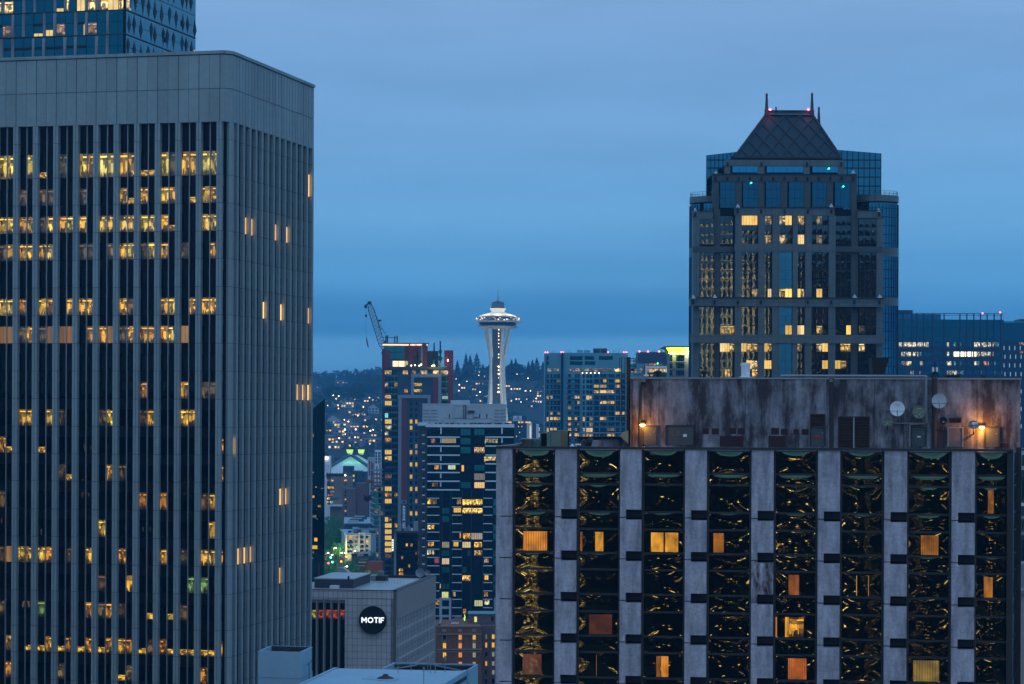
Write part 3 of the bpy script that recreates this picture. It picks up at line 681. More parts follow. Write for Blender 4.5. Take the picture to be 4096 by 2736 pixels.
# ================================================================ blue roofed building in the foreground
def foreground_building():
    z = 63.2; v = Vector((.15, .9887)); u = Vector((.9887, -.15))
    br = onz(466.7, 670.8, z); br = Vector((br.x, br.y)); bl = onz(336.2, 667.4, z); w = (br - Vector((bl.x, bl.y))).length; bl = br - u * w
    t = thing('flat_roof_building', 'low building under a wide wet blue flat roof at the bottom edge', 'building', (br.x - 9, br.y - 10, 0))
    wr = 9.55; fl, frr = bl - v * 60, br - v * 60
    wb = bl + v * 8.2; wb2 = br + v * 6.2
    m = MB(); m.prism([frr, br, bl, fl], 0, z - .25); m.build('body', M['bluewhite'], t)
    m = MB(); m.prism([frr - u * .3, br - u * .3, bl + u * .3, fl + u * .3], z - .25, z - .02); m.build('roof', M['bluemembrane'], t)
    rf = Face(frr, br)
    # parapet edges
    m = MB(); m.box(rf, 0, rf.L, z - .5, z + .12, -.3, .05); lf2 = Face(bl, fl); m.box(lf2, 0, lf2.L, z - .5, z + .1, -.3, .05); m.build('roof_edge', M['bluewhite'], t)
    m = MB(); m.box(rf, 0, rf.L - 1, z - .95, z - .5, .02, .16); m.build('gutter', M['soot'], t)
    # sunken well behind the roof
    L_ = onz(386.3, 668.2, z); sL = w - (br - Vector((L_.x, L_.y))).length; p0 = bl + u * sL
    m = MB(); well = [(p0, p0 + v * 7.0), (p0 + v * 7.0, br + v * 7.0), (br + v * 7.0, br)]
    for a, b in well:
        f = Face(a, b); m.box(f, 0, f.L, 0, z + .1, -.25, 0); m.box(Face(b, a), 0, f.L, 0, z + .1, -.0, .25) if False else None
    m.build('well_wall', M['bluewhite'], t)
    m = MB(); m.prism([p0 + u * .3 + v * .1, br - u * .3 + v * .1, br - u * .3 + v * 6.7, p0 + u * .3 + v * 6.7], 0, z - 3.2); 
    f = Face(p0 + v * 6.7, br + v * 6.7)
    for k in range(15): s = f.L * (k + .5) / 15; m.box(f, s - .1, s + .1, z - 3.2, z - .1, 0, .25)
    m.box(f, 0, f.L, z - .35, z - .1, 0, .35)
    m.box(f, .2, f.L - .2, z - 3.2, z - .05, -.05, .02)
    m.build('well_lining', M['soot'], t)
    m = MB(); m.tube(Vector((*(p0 + v * 3.5), z - .4)), Vector((*(p0 + v * 6.6 + u * 3), z - .1)), .12, 4); m.tube(Vector((*(br + v * 2.5 - u * .4), z - .4)), Vector((*(br + v * 6.4 - u * 5), z - .1)), .12, 4); m.build('cross_beam', M['steel'], t)
    # small roof things
    for x, y, h in ((398, 673, 1.9), (430.5, 672.6, 2.1), (435.2, 673.2, 1.2), (445, 672, 2.0), (423.7, 684, 2.0), (411, 671, .9)):
        m = MB(); p = onz(x, y, z); m.tube(p, p + Vector((0, 0, h)), .05, 6); m.tube(p + Vector((0, 0, h * .75)), p + Vector((0, 0, h)), .12, 6); m.build('vent_pipe', M['steel'], t)
    m = MB(); a = onz(427.5, 671.5, z); m.tube(a + Vector((0, 0, 1)), a + Vector((4, -.6, 1)), .05, 4); m.tube(a, a + Vector((0, 0, 1)), .05, 4); m.build('rail', M['steel'], t)
    m = MB(); p = onz(385.5, 678.7, z); m.lathe(p, [(1.2, 0), (.7, .25), (.45, .3), (.25, .55), (0, .6)], 14); m.build('roof_drain', M['soot'], t)
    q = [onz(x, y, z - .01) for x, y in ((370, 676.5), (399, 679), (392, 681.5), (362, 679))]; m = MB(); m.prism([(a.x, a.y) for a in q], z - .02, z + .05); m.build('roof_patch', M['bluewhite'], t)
    # two equipment screens
foreground_building()

def roof_screen():
    A = P(258, 651, 300); B = P(301.2, 652.2, 298.6); zt = B.z
    f = Face((A.x, A.y), (B.x, B.y)); t = thing('equipment_screen', 'pale blue open-topped box screen on the roof in front of the grey office tower', 'screen', (A.x + 3, A.y + 3, 60))
    m = MB(); dep = 7.0; z0 = 50
    r = Face(f.B, f.B - f.n * dep)
    r = Face(f.B, G(312.6, 305.6, 650))
    bl = f.A + (r.B - r.A)
    zb = r.z(312.4, 647.1)
    m.box(f, 0, f.L, z0, zt, -.25, 0); m.box(r, 0, r.L, z0, zt, -.25, 0); m.box(Face(r.B, bl), 0, f.L, z0, zt, -.25, 0); m.box(Face(bl, f.A), 0, r.L, z0, zt, -.25, 0)
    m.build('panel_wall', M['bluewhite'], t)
    m = MB(); m.prism([f.A + f.u * .3 - f.n * .3, f.B - f.u * .3 - f.n * .3, r.B - f.u * .3 + f.n * .3, bl + f.u * .3 + f.n * .3], z0, zt - 3)
    b2 = Face(bl + f.n * .3, r.B + f.n * .3)
    for k in range(9): m.box(b2, b2.L * k / 8, b2.L * k / 8 + .12, zt - 3, zt - .1, 0, .2)
    m.box(b2, 0, b2.L, zt - 3, zt - .02, -.05, .02)
    for k in (1, 2): 
        a = f.A * (1 - k / 3) + f.B * k / 3 - f.n * .3; m.tube(Vector((*a, zt - .3)), Vector((*(a + (r.B - r.A) * .94 + f.u * .8), zt - .4)), .08, 4)
    m.build('inner_frame', M['soot'], t)
    m = MB(); s = .35 * r.L; m.tube(r.pt(s, zt - 4.5, .5), r.pt(s, zt - 1.6, .5), .05, 6); m.tube(r.pt(s - 1.3, zt - 1.7, .5), r.pt(s + 1.6, zt - 1.45, .5), .05, 6); m.build('aerial', M['soot'], t)
    m = MB(); m.box(f, 0, f.L, zt - 3.3, zt - 3.25, 0, .03); m.box(r, 0, r.L, zt - 3.3, zt - 3.25, 0, .03); m.build('panel_seam', M['steel'], t)
roof_screen()
# ================================================================ terrain
def ss(a, b, x):
    t = min(1, max(0, (x - a) / (b - a))); return t * t * (3 - 2 * t)
def interp(pts, x):
    if x <= pts[0][0]: return pts[0][1]
    for (a, b), (c, d) in zip(pts, pts[1:]):
        if x <= c: return b + (d - b) * (x - a) / (c - a)
    return pts[-1][1]
LEFTP = [(0, 0), (1500, 6), (1900, 12), (2080, 36), (2300, 66), (2600, 90), (3000, 114), (3300, 106), (3800, 122), (4300, 152), (4800, 150), (6000, 40)]
RIGHTP = [(0, 0), (1500, 6), (1900, 12), (2150, 22), (2350, 50), (2700, 98), (3000, 140), (3300, 146), (3700, 140), (4800, 60), (6000, 40)]
def ground_z(x, y):
    px = CX + x / max(y, 1) * F; k = ss(385, 440, px)
    b = interp(LEFTP, y) * (1 - k) + interp(RIGHTP, y) * k
    k2 = ss(560, 900, px); b = b * (1 - k2) + min(b, 20) * k2
    k3 = ss(300, 100, px); b = b * (1 - k3 * .5)
    bump_ = (math.sin(x * .011 + y * .004) + math.sin(x * .004 - y * .009 + 2)) * 4 * ss(1900, 2600, y)
    return b + bump_
def terrain():
    m = MB(); ys = [-900, -300, 0, 150, 300, 500, 800, 1100, 1500, 1800] + [1900 + i * 60 for i in range(55)] + [5400, 6000, 7500]
    nx = 110
    def p(i, y):
        a = -1.0 + 2.0 * i / nx; x = (a * .42) * max(y, 1500) if y > 0 else a * 1600
        if abs(a) < 1: pass
        return Vector((x, y, ground_z(x, y) if y > 1500 else (0 if y < 1500 else 6)))
    for j in range(len(ys) - 1):
        for i in range(nx):
            m.face([p(i, ys[j]), p(i + 1, ys[j]), p(i + 1, ys[j + 1]), p(i, ys[j + 1])], smooth=True)
    o = m.build('ground', M['ground'], loc=(0, 0, 0)); structure(o)
terrain()
def hit(px, py, y0=1500, y1=5200):
    """first terrain point seen at a pixel"""
    Y = y0
    while Y < y1:
        q = P(px, py, Y)
        if q.z <= ground_z(q.x, q.y): return Vector((q.x, q.y, ground_z(q.x, q.y)))
        Y += 6
    return None

# ================================================================ observation tower
def observation_tower():
    Y = 2050.0; k = Y / F; base = P(497, 500, Y); bx, by = base.x, Y
    X = lambda px, py=400: P(px, py, Y).x - bx
    Z = lambda py: P(497, py, Y).z
    z0 = 10
    t = thing('observation_tower', 'tall white observation tower with a floodlit saucer top and needle spire', 'observation tower', (bx, by, z0))
    c = Vector((bx, by, 0)); w2 = M['needlewhite']
    px2 = lambda x: (x) * k   # pixels -> metres
    # core shaft with lifts
    m = MB(); m.box(Face((bx - 4.6, by - 4), (bx + 4.6, by - 4)), 0, 9.2, z0, Z(329), -8, 0); m.build('lift_shaft', M['darkgrey'], t)
    for y, r in ((330, 1), (333.5, 1), (336.3, 1), (340, .9), (343.6, .9), (347.2, .7), (354.4, .9), (357.7, 1), (366.6, 1.6), (370.2, 1.1), (374, 1.5), (378, .6), (384.8, 1), (388.2, 1.2), (392, 1.8)):
        m = MB(); r *= .58; m.lathe((bx + .9, by - 4.4, Z(y)), [(0, -r * .75), (r * .75, 0), (0, r * .75)], 8); m.build('shaft_lamp', M['warmlight'], t)
    # three pairs of legs: each leg splits above the waist
    zw = Z(358.5); zt = Z(328.6)
    prof = lambda z: interp([(z0, 17.5), (Z(430), 9.6), (Z(403.7), 6.9), (Z(388), 5.9), (Z(370), 5.2), (Z(358), 5.8), (Z(345), 7.4), (zt, 9.6)], z)
    for a in (200, 320, 80):
        A = R(a); rad = Vector((math.cos(A), math.sin(A), 0)); tan = Vector((-rad.y, rad.x, 0)); m = MB()
        zs_ = [z0 + (zw + 1.5 - z0) * i / 16 for i in range(17)]
        def sec(z, off, wd, dp):
            o = c + rad * prof(z) + tan * off; o.z = z
            return [o - tan * wd - rad * dp, o + tan * wd - rad * dp, o + tan * wd + rad * dp, o - tan * wd + rad * dp]
        def run(zz, off, wd):
            for za, zb in zip(zz, zz[1:]):
                a_, b_ = sec(za, off(za), wd(za), 1.3), sec(zb, off(zb), wd(zb), 1.3)
                for i in range(4): j = (i + 1) % 4; m.face([a_[i], a_[j], b_[j], b_[i]])
        wb = lambda z: interp([(z0, 3.3), (Z(403), 2.3), (zw, 2.1)], z)
        for sgn in (-1, 1):
            run(zs_, lambda z: sgn * wb(z) * .52, lambda z: wb(z) * .5)
            run([zw + (zt - zw) * i / 10 for i in range(11)], lambda z: sgn * (1.2 + (z - zw) / (zt - zw) * 3.3), lambda z: 1.0 - .35 * (z - zw) / (zt - zw))
        m.build('leg', w2, t)
    # saucer: profiles by pixel height
    R_ = lambda *pr: [(px2(r), Z(y)) for r, y in pr]
    seg = lambda nm, mat, pr, n=48: (lambda mm: (mm.lathe((bx, by, 0), [(r, z) for r, z in R_(*pr)], n), mm.build(nm, mat, t)))(MB())
    seg('underside', w2, ((0, 329.2), (9, 329.1), (13, 328.7), (19.7, 327.2), (19.9, 326.6)))
    seg('restaurant_glass', M['glass_slab'], ((17.6, 327.0), (18.8, 322.4)))
    seg('halo_ring', w2, ((18.4, 322.8), (20, 322.4), (24.4, 321.9), (24.6, 321.5), (20, 321.1), (18.0, 320.9)))
    seg('deck_glass', M['glass_rail'], ((20.6, 321.2), (21.2, 317.4)))
    seg('deck_wall', M['darkgrey'], ((17.4, 321.1), (17.4, 316.4)))
    seg('dome_roof', w2, ((18.2, 316.6), (18.2, 315.9), (13.5, 314.4), (8.6, 312.9), (6.6, 311.8), (6.7, 310.8), (8.2, 309), (8.3, 308.4), (6.4, 308.2)))
    seg('crown', M['bluepanel'], ((6.3, 308.4), (6.3, 303.2), (5.6, 302.3), (3, 301.5), (.8, 301), (0, 300.9)))
    m = MB(); m.tube((bx, by, Z(301.5)), (bx, by, Z(294)), .8, 8, r2=.3); m.tube((bx, by, Z(294)), (bx, by, Z(287.4)), .3, 6, r2=.08); m.build('spire', M['steel'], t)
    for i in range(36):
        a = 2 * math.pi * i / 36; m = MB(); d = Vector((math.cos(a), math.sin(a), 0))
        if d.y > .35: continue
        q = [c + d * px2(r) + Vector((0, 0, Z(y))) for r, y in ((12.5, 328.9), (19.4, 327.4), (18.6, 325.2))]
        for p_, q_ in zip(q, q[1:]): m.tube(p_, q_, .28, 4)
        m.build('rib', w2, t)
    r2 = random.Random(5)
    for i in range(46):
        a = math.pi + math.pi * (i + .5) / 46; d = Vector((math.cos(a), math.sin(a), 0)); wl = .3 + .8 * r2.random() ** 2
        m = MB(); p_ = c + d * px2(21.4); p_.z = Z(320.6 - r2.random() * 2.4); m.lathe(p_, [(0, -wl * .6), (wl * .5, 0), (0, wl * .6)], 6); m.build('deck_lamp', M['decklight'] if r2.random() < .75 else M['rimlight'], t)
    for i in range(30):
        a = math.pi + math.pi * (i + .5) / 30; d = Vector((math.cos(a), math.sin(a), 0)); m = MB(); p_ = c + d * px2(17.9); p_.z = Z(316.4); m.lathe(p_, [(0, -.35), (.4, 0), (0, .35)], 6); m.build('rim_lamp', M['rimlight'], t)
    # floodlights of the tower
    for dx, dy in ((-60, -70), (55, -75), (0, -95)):
        lamp('SPOT', (bx + dx, by + dy, z0 + 4), 8.5e5, (1, .93, .72), 2, aim=(bx, by, z0 + 90), spot=85, parent=t)
    for a in (180, 225, 270, 315, 0):
        lamp('POINT', (bx + 15.5 * math.cos(R(a)), by + 15.5 * math.sin(R(a)), Z(312.4)), 2200, (1, .90, .68), .5, parent=t)
observation_tower()

# ================================================================ apartment tower with red panels
def red_tower():
    D = 1180.0; f = face(384.5, D, 453.1, D + 2, 450); t = thing('red_apartment_tower', 'apartment tower with red panels and a glowing penthouse strip below the crane', 'apartment tower', (f.B.x - 16, D + 12, 0))
    dp = 24
    def b(m, x0, y0, x1, y1, d0, d1, mat=0, col=(1, 1, 1, 1)):
        s0, s1, z0, z1 = f.rect(x0, y0, x1, y1); m.box(f, s0, s1, z0, z1, d0, d1, mat, col)
    yg = 9999
    m = MB(); b(m, 384.5, 369.5, 453.1, 404, -dp, -.6); b(m, 384.5, 404, 425, yg, -dp, -.6); m.build('body', M['bluepanel'], t)
    m = MB(); b(m, 382.3, 350, 384.6, 397, -dp + 3, -2); m.build('side_wall', M['redpanel'], t)
    m = MB(); b(m, 381.2, 397, 384.6, yg, -dp + 3, -2); m.build('side_glazing', M['glass_curve'], t)
    m = MB(); b(m, 388.0, 366.7, 449, 369.5, -dp, .5); m.build('terrace_slab', M['darkgrey'], t)
    m = MB(); b(m, 385, 343.4, 427.9, 366.8, -dp, -6); ph = m.build('penthouse', M['redpanel'], t)
    for x in (385, 396, 407.2, 414.2, 420.8, 427.5):
        m = MB(); b(m, x, 345.5, x + .3, 366.5, -6, -5.6); m.build('seam', M['black'], ph)
    m = MB(); b(m, 382, 342.7, 429.2, 343.5, -dp - 1, -3); m.build('canopy', M['black'], t)
    for x0, x1 in ((382.6, 409), (410.5, 415.8), (416.6, 422.2), (426.8, 427.9)):
        m = MB(); b(m, x0, 343.7, x1, 345.2, -5.9, -5.5); m.build('light_strip', emit('strip_light', (1, .62, .36), 1.8), t)
    w = Wins(t)
    for i in range(7):
        x = 385.4 + i * 2.7
        for y0, y1 in ((346, 349), (349.2, 352.2), (353, 356), (356.2, 358.8)): w.px(f, x, y0, x + 2.5, y1, -5.9, M['glass_green'])
    for i in range(3): w.px(f, 389.5 + i, 360.5, 390.4 + i, 366.5, -5.9, M['glass_green'])
    w.px(f, 392.8, 361, 404.2, 366.6, -5.9, M['plainlit'], C((1, .74, .4), 2.2)); w.px(f, 404.6, 361, 405.4, 366.6, -5.9, M['plainlit'], C(WRM, 1.8)); w.px(f, 406.2, 361, 407.8, 365, -5.9, M['plainlit'], C((.6, .9, .3), 1))
    m = MB(); b(m, 384.6, 350, 389.8, 369.5, -7, -.2); m.build('corner_pier', M['redpanel'], t)
    m = MB(); b(m, 448.2, 350.3, 453.2, 404, -12, .4); b(m, 445.1, 350.3, 448.2, 351.8, -12, .4); b(m, 445.1, 351.8, 445.8, 366, -12, .4); m.build('red_fin', M['redpanel'], t)
    m = MB(); b(m, 445.8, 351.8, 448.2, 366, -8, -6); m.build('niche', M['redpanel'], t)
    lamp('POINT', f.pt(f.s(447.6), f.z(447, 360), -2.5), 900, (1, .35, .05), .3, parent=t)
    m = MB(); m.lathe(f.pt(f.s(447.6), f.z(447, 360.3), -1), [(0, -.7), (.5, 0), (0, .7)], 8); m.build('niche_lamp', M['warmlight'], t)
    m = MB(); b(m, 428.2, 350.5, 439, 366.7, -dp, -10); m.build('stair_block', M['darkgrey'], t)
    m = MB(); b(m, 421, 345, 422.9, 366.5, -5.9, -5.4); m.build('light_pier', M['greyframe'], t)
    # grey frames
    for x0, x1, yt, th, yl, yr in ((411, 441.3, 374.0, 3.4, 394.8, 404), (397.8, 430.6, 394.9, 3.3, yg, 404)):
        m = MB(); b(m, x0, yt, x1, yt + th, -.6, .7); b(m, x0, yt + th, x0 + 3.1, yl, -.6, .7); b(m, x1 - 3.1, yt + th, x1, yr, -.6, .7); m.build('grey_frame', M['greyframe'], t)
    m = MB()
    y = 378
    while y < 404: b(m, 433.1, y, 438.1, min(y + 5.9, 404), -.6, .1); y += 6.12
    m.build('red_strip', M['redpanel'], t)
    m = MB(); y = 398.4
    while y < 500: b(m, 401.1, y, 406.6, min(y + 5.9, 500), -.6, .1); y += 6.12
    m.build('red_strip', M['redpanel'], t)
    m = MB(); b(m, 401.1, 500.2, 406.6, 503.6, -.6, .4); npl = m.build('name_plate', M['greyframe'], t)
    m = MB(); b(m, 402.4, 501, 405.3, 502.9, .4, .45); m.build('plate_logo', M['soot'], npl)
    m = MB(); b(m, 401.1, 503.8, 406.6, yg, -.6, .1); m.build('banner_panel', M['bluepanel'], t)
    mid = f.pt(f.s(403.9, 520), f.z(403.9, 523), .15)
    text_obj('banner_lettering', 'ARRIVE SEATTLE', emit('dim_letters', (.32, .45, .62), .8), t, mid, f, 1.35, .05, 17.5, rot=-math.pi / 2)
    # windows and balcony glass
    rr = random.Random(11); y = 370.4; k = 0
    litleft = {0: 'bb', 2: 'p.', 4: 'ob', 5: 'yy', 7: 't.', 8: 'yy', 9: 'pw', 10: 'w.', 11: 'oo', 13: 'yy', 14: 'by', 17: 'dd', 19: 'yy', 20: 'od', 21: 'yy', 24: 'yd', 25: 'yy', 26: 'yy', 27: 'yy', 28: 'yy', 29: 'yy', 30: 'dd'}
    while y < 578:
        st = litleft.get(k, '..')
        for i, (x0, x1) in enumerate(((385.0, 388.1), (388.3, 391.5))):
            c = st[i]; mt, cc = (M['glass_dark'], (1, 1, 1, 1)) if c == '.' else (M['plainlit'] if c in 'yt' else M['room'], C({'y': (1, .62, .12), 'b': (1.3, .85, .25), 'o': AMB, 'p': (.8, .45, .15), 'w': WHT, 't': (.3, 1, .9), 'd': DIM}[c], 1.0))
            w.px(f, x0, y, x1, y + 4.3, -.6, mt, cc)
        w.px(f, 391.8, y, 394.4, y + 4.3, -.6, M['glass_dark']); w.px(f, 394.6, y, 397.5, y + 4.3, -.6, M['glass_dark'] if rr.random() < .85 else M['room'], C(AMB, .7))
        w.px(f, 388.0, y + 4.6, 397.5, y + 5.8, -.1, M['glass_rail'])
        if y > 398:
            for x0, x1 in ((409.9, 412.3), (415.3, 417.3)):
                on = rr.random() < (.3 if x0 > 412 else .12) or k in (13, 15)
                w.px(f, x0, y + .3, x1, y + 4.2, -.6, M['plainlit'] if on else M['glass_dark'], C(YEL if rr.random() < .7 else (.5, .25, .15), .9))
        else:
            if y > 377: w.px(f, 414.2, y + .4, 421.9, y + 3.6, -.6, M['room'] if k in (1, 2, 3) else M['glass_dark'], C(YEL, 1.3))
            elif k == 0:
                for x0, x1, c in ((402.7, 404.3, WHT), (404.6, 407.8, AMB), (411.8, 416, DIM), (420.6, 424.5, (.6, .45, .3)), (424.8, 427, YEL), (433.2, 439, (1.3, .8, .2)), (440.5, 448, (1, .6, .25))): w.px(f, x0, y, x1, y + 4.3, -.55, M['room'], C(c, 1.2))
            if y > 377 and k % 2: w.px(f, 404.5, y + .3, 407.7, y + 4, -.6, M['room'], C(AMB, .9 if k < 4 else 0.1))
            w.px(f, 441.6, y, 448, y + 4.3, -.6, M['glass_dark'] if k != 5 else M['room'], C((.5, .6, .4), .9)); w.px(f, 441.6, y + 4.6, 448, y + 5.8, -.1, M['glass_rail'])
        y += 6.12; k += 1
    y = 398.5
    while y < 404: w.px(f, 441.6, y, 448, y + 4.3, -.6, M['glass_dark']); y += 6.12
    w.px(f, 442, 396, 448, 399, -.5, M['plainlit'], C((.4, .7, .6), .6))
    w.finish(140 if False else 100)
    # roof frame with posts
    for x, yt in ((386, 335.7), (387.5, 335.7), (394.8, 336), (397.2, 335.6)):
        m = MB(); p_ = P(x, 342.7, D + 6); m.tube(p_, (p_.x, p_.y, P(x, yt, D + 6).z), .35, 5); m.build('roof_post', M['bluepanel'], t)
    m = MB(); m.tube(P(383, 337.5, D + 6), P(398, 337.6, D + 6), .2, 4); m.tube(P(386, 335.7, D + 6), P(389, 335.8, D + 6), .2, 4); m.build('roof_beam', M['bluepanel'], t)
    for x, yt in ((419.8, 337), (423.1, 340)):
        m = MB(); p_ = P(x, 342.7, D + 4); m.tube(p_, (p_.x, p_.y, P(x, yt, D + 4).z), .12, 4); m.build('antenna', M['steel'], t)
    # terrace lamps
    for x, y_ in ((411.3, 365.5), (414.9, 365.2), (419.2, 365.6), (421.2, 364.5), (432.3, 365.8), (434.3, 365.6)):
        m = MB(); m.lathe(P(x, y_, D - 1), [(0, -.4), (.4, 0), (0, .4)], 6); m.build('terrace_lamp', M['warmlight'], t)
    for x in (433, 440.5): lamp('POINT', P(x, 364.5, D - .5), 500, (.9, .8, .1), .3, parent=t)
    # terrace trees
    for x, yt, wpx, yb, nm in ((440.2, 341.5, 2.4, 366.5, 'tall ragged dark terrace tree beside the red fin'), (434, 343, 1.6, 366.5, 'thin broken-topped terrace tree left of the tall ragged one'), (417.2, 347, 4.5, 366.5, 'dark bushy terrace tree against the red penthouse wall')):
        c0 = P(x, yb, D + (1 if x > 430 else -.5)); h = P(x, yt, D).z - c0.z; tr = thing('terrace_tree', nm, 'tree', c0, 'trees on the roof terrace')
        m = MB(); m.tube(c0, c0 + Vector((0, 0, h * .8)), .25, 6, r2=.08); m.build('trunk', M['bark'], tr)
        m = MB(); r3 = random.Random(int(x * 10)); wd = wpx * D / F
        for i in range(420):
            q = r3.random(); rr_ = wd * (math.sin(min(1, q * 1.15 + .12) * math.pi) ** .7 * .9 + .12) * (.55 + .45 * math.sin(q * 23 + x)); a = r3.random() * 6.28; d = rr_ * r3.random() ** .5
            m.leaf(c0 + Vector((math.cos(a) * d, math.sin(a) * d * .8, q * h)), .75, r3)
        m.build('crown', M['leaf'], tr)
red_tower()

# ================================================================ crane with a flag under its hook
def crane():
    D = 1215.0; Pt = lambda x, y, o=0: P(x, y, D + o)
    base, tip = Pt(383.6, 350), Pt(369.3, 303.6)
    t = thing('luffing_crane', 'lattice luffing crane boom leaning left above the red apartment tower', 'crane', (base.x, D, P(383, 360, D).z))
    m = MB(); ax = (tip - base).normalized(); side = ax.cross(Vector((0, 1, 0))).normalized(); dy = Vector((0, 1, 0))
    n = 26; Lb = (tip - base).length
    def pt(i, a, b):
        q = i / n; w = 1.45 * min(1, .35 + q * 5, .55 + (1 - q) * 3.2); return base + ax * Lb * q + side * a * w + dy * b * w
    for a, b in ((-1, -1), (1, -1), (1, 1), (-1, 1)):
        for i in range(n): m.tube(pt(i, a, b), pt(i + 1, a, b), .17, 4, cap=False)
    bc = m.build('boom_chord', M['soot'], t)
    m = MB()
    for i in range(n):
        s = 1 if i % 2 else -1
        m.tube(pt(i, -s, -1), pt(i + 1, s, -1), .1, 3, cap=False); m.tube(pt(i, -s, 1), pt(i + 1, s, 1), .1, 3, cap=False); m.tube(pt(i, -1, -s), pt(i + 1, -1, s), .1, 3, cap=False); m.tube(pt(i, -1, -1), pt(i, 1, -1), .1, 3, cap=False)
    m.build('boom_lacing', M['steel'], bc)
    m = MB(); m.lathe(Pt(369.5, 303), [(0, -1), (.9, -.7), (1.1, 0), (.9, .7), (0, 1)], 8); h0 = 0
    fb = Face((Pt(364.4, 306).x, D - 1), (Pt(367, 306).x, D - 1)); m.tube(Pt(369.2, 303), Pt(364.8, 306), .35, 5); m.box(fb, 0, fb.L, Pt(365, 308.2).z, Pt(365, 305.2).z, -1.5, 0); m.build('boom_head', M['soot'], t)
    m = MB(); m.tube(Pt(366, 308), Pt(366, 335), .07, 4); m.tube(Pt(366, 314.5), Pt(366, 317), .5, 8); m.build('hoist_rope', M['black'], t)
    m = MB(); a = Pt(377.2, 320.8); m.tube(Pt(378, 321), Pt(381.3, 320), .45, 5); m.build('winch', M['soot'], t)
    m = MB(); m.tube(Pt(370, 303), Pt(386.5, 336.5), .06, 3); m.tube(Pt(377.5, 321.5), Pt(386.5, 336.2), .09, 3); m.tube(Pt(378.3, 327), Pt(382, 329), .2, 4); m.build('pendant_rope', M['black'], t)
    m = MB(); m.tube(Pt(384, 349), Pt(384, 600), 1.1, 6); m.tube(Pt(381.5, 353.5), Pt(387, 352), .8, 6); m.tube(Pt(383, 347), Pt(386.8, 336.5), .4, 4); m.build('mast', M['soot'], t)
    fo = P(366, 335.5, D - .2); fl = thing('hanging_flag', 'dark striped flag hanging below the crane hook', 'flag', fo)
    m = MB(); pr = [(366.2, 335.5, .15), (366.6, 338, .9), (367, 340.5, 1.5), (367.4, 343, 1.8), (367.8, 345, 1.5), (368.2, 347, .9), (368.9, 348.6, .2)]
    for i, ((x0, y0, w0), (x1, y1, w1)) in enumerate(zip(pr, pr[1:])):
        a0, b0, a1, b1 = P(x0 - w0 * .5, y0, D), P(x0 + w0 * .5, y0 + .8, D), P(x1 - w1 * .5, y1, D), P(x1 + w1 * .5, y1 + .8, D)
        m0, m1 = (a0 + b0) / 2 + Vector((0, -.4, 0)), (a1 + b1) / 2 + Vector((0, -.4, 0))
        o_ = Vector((0, .12, 0))
        m.face([a0, a1, m1, m0], i % 2); m.face([m0, m1, b1, b0], (i + 1) % 2); m.face([m0 + o_, m1 + o_, a1 + o_, a0 + o_], i % 2); m.face([b0 + o_, b1 + o_, m1 + o_, m0 + o_], 0)
    m.build('cloth', [plain('navy_flag_cloth', (.02, .03, .08), .8), plain('red_white_flag_cloth', (.3, .15, .17), .8)], fl)
crane()

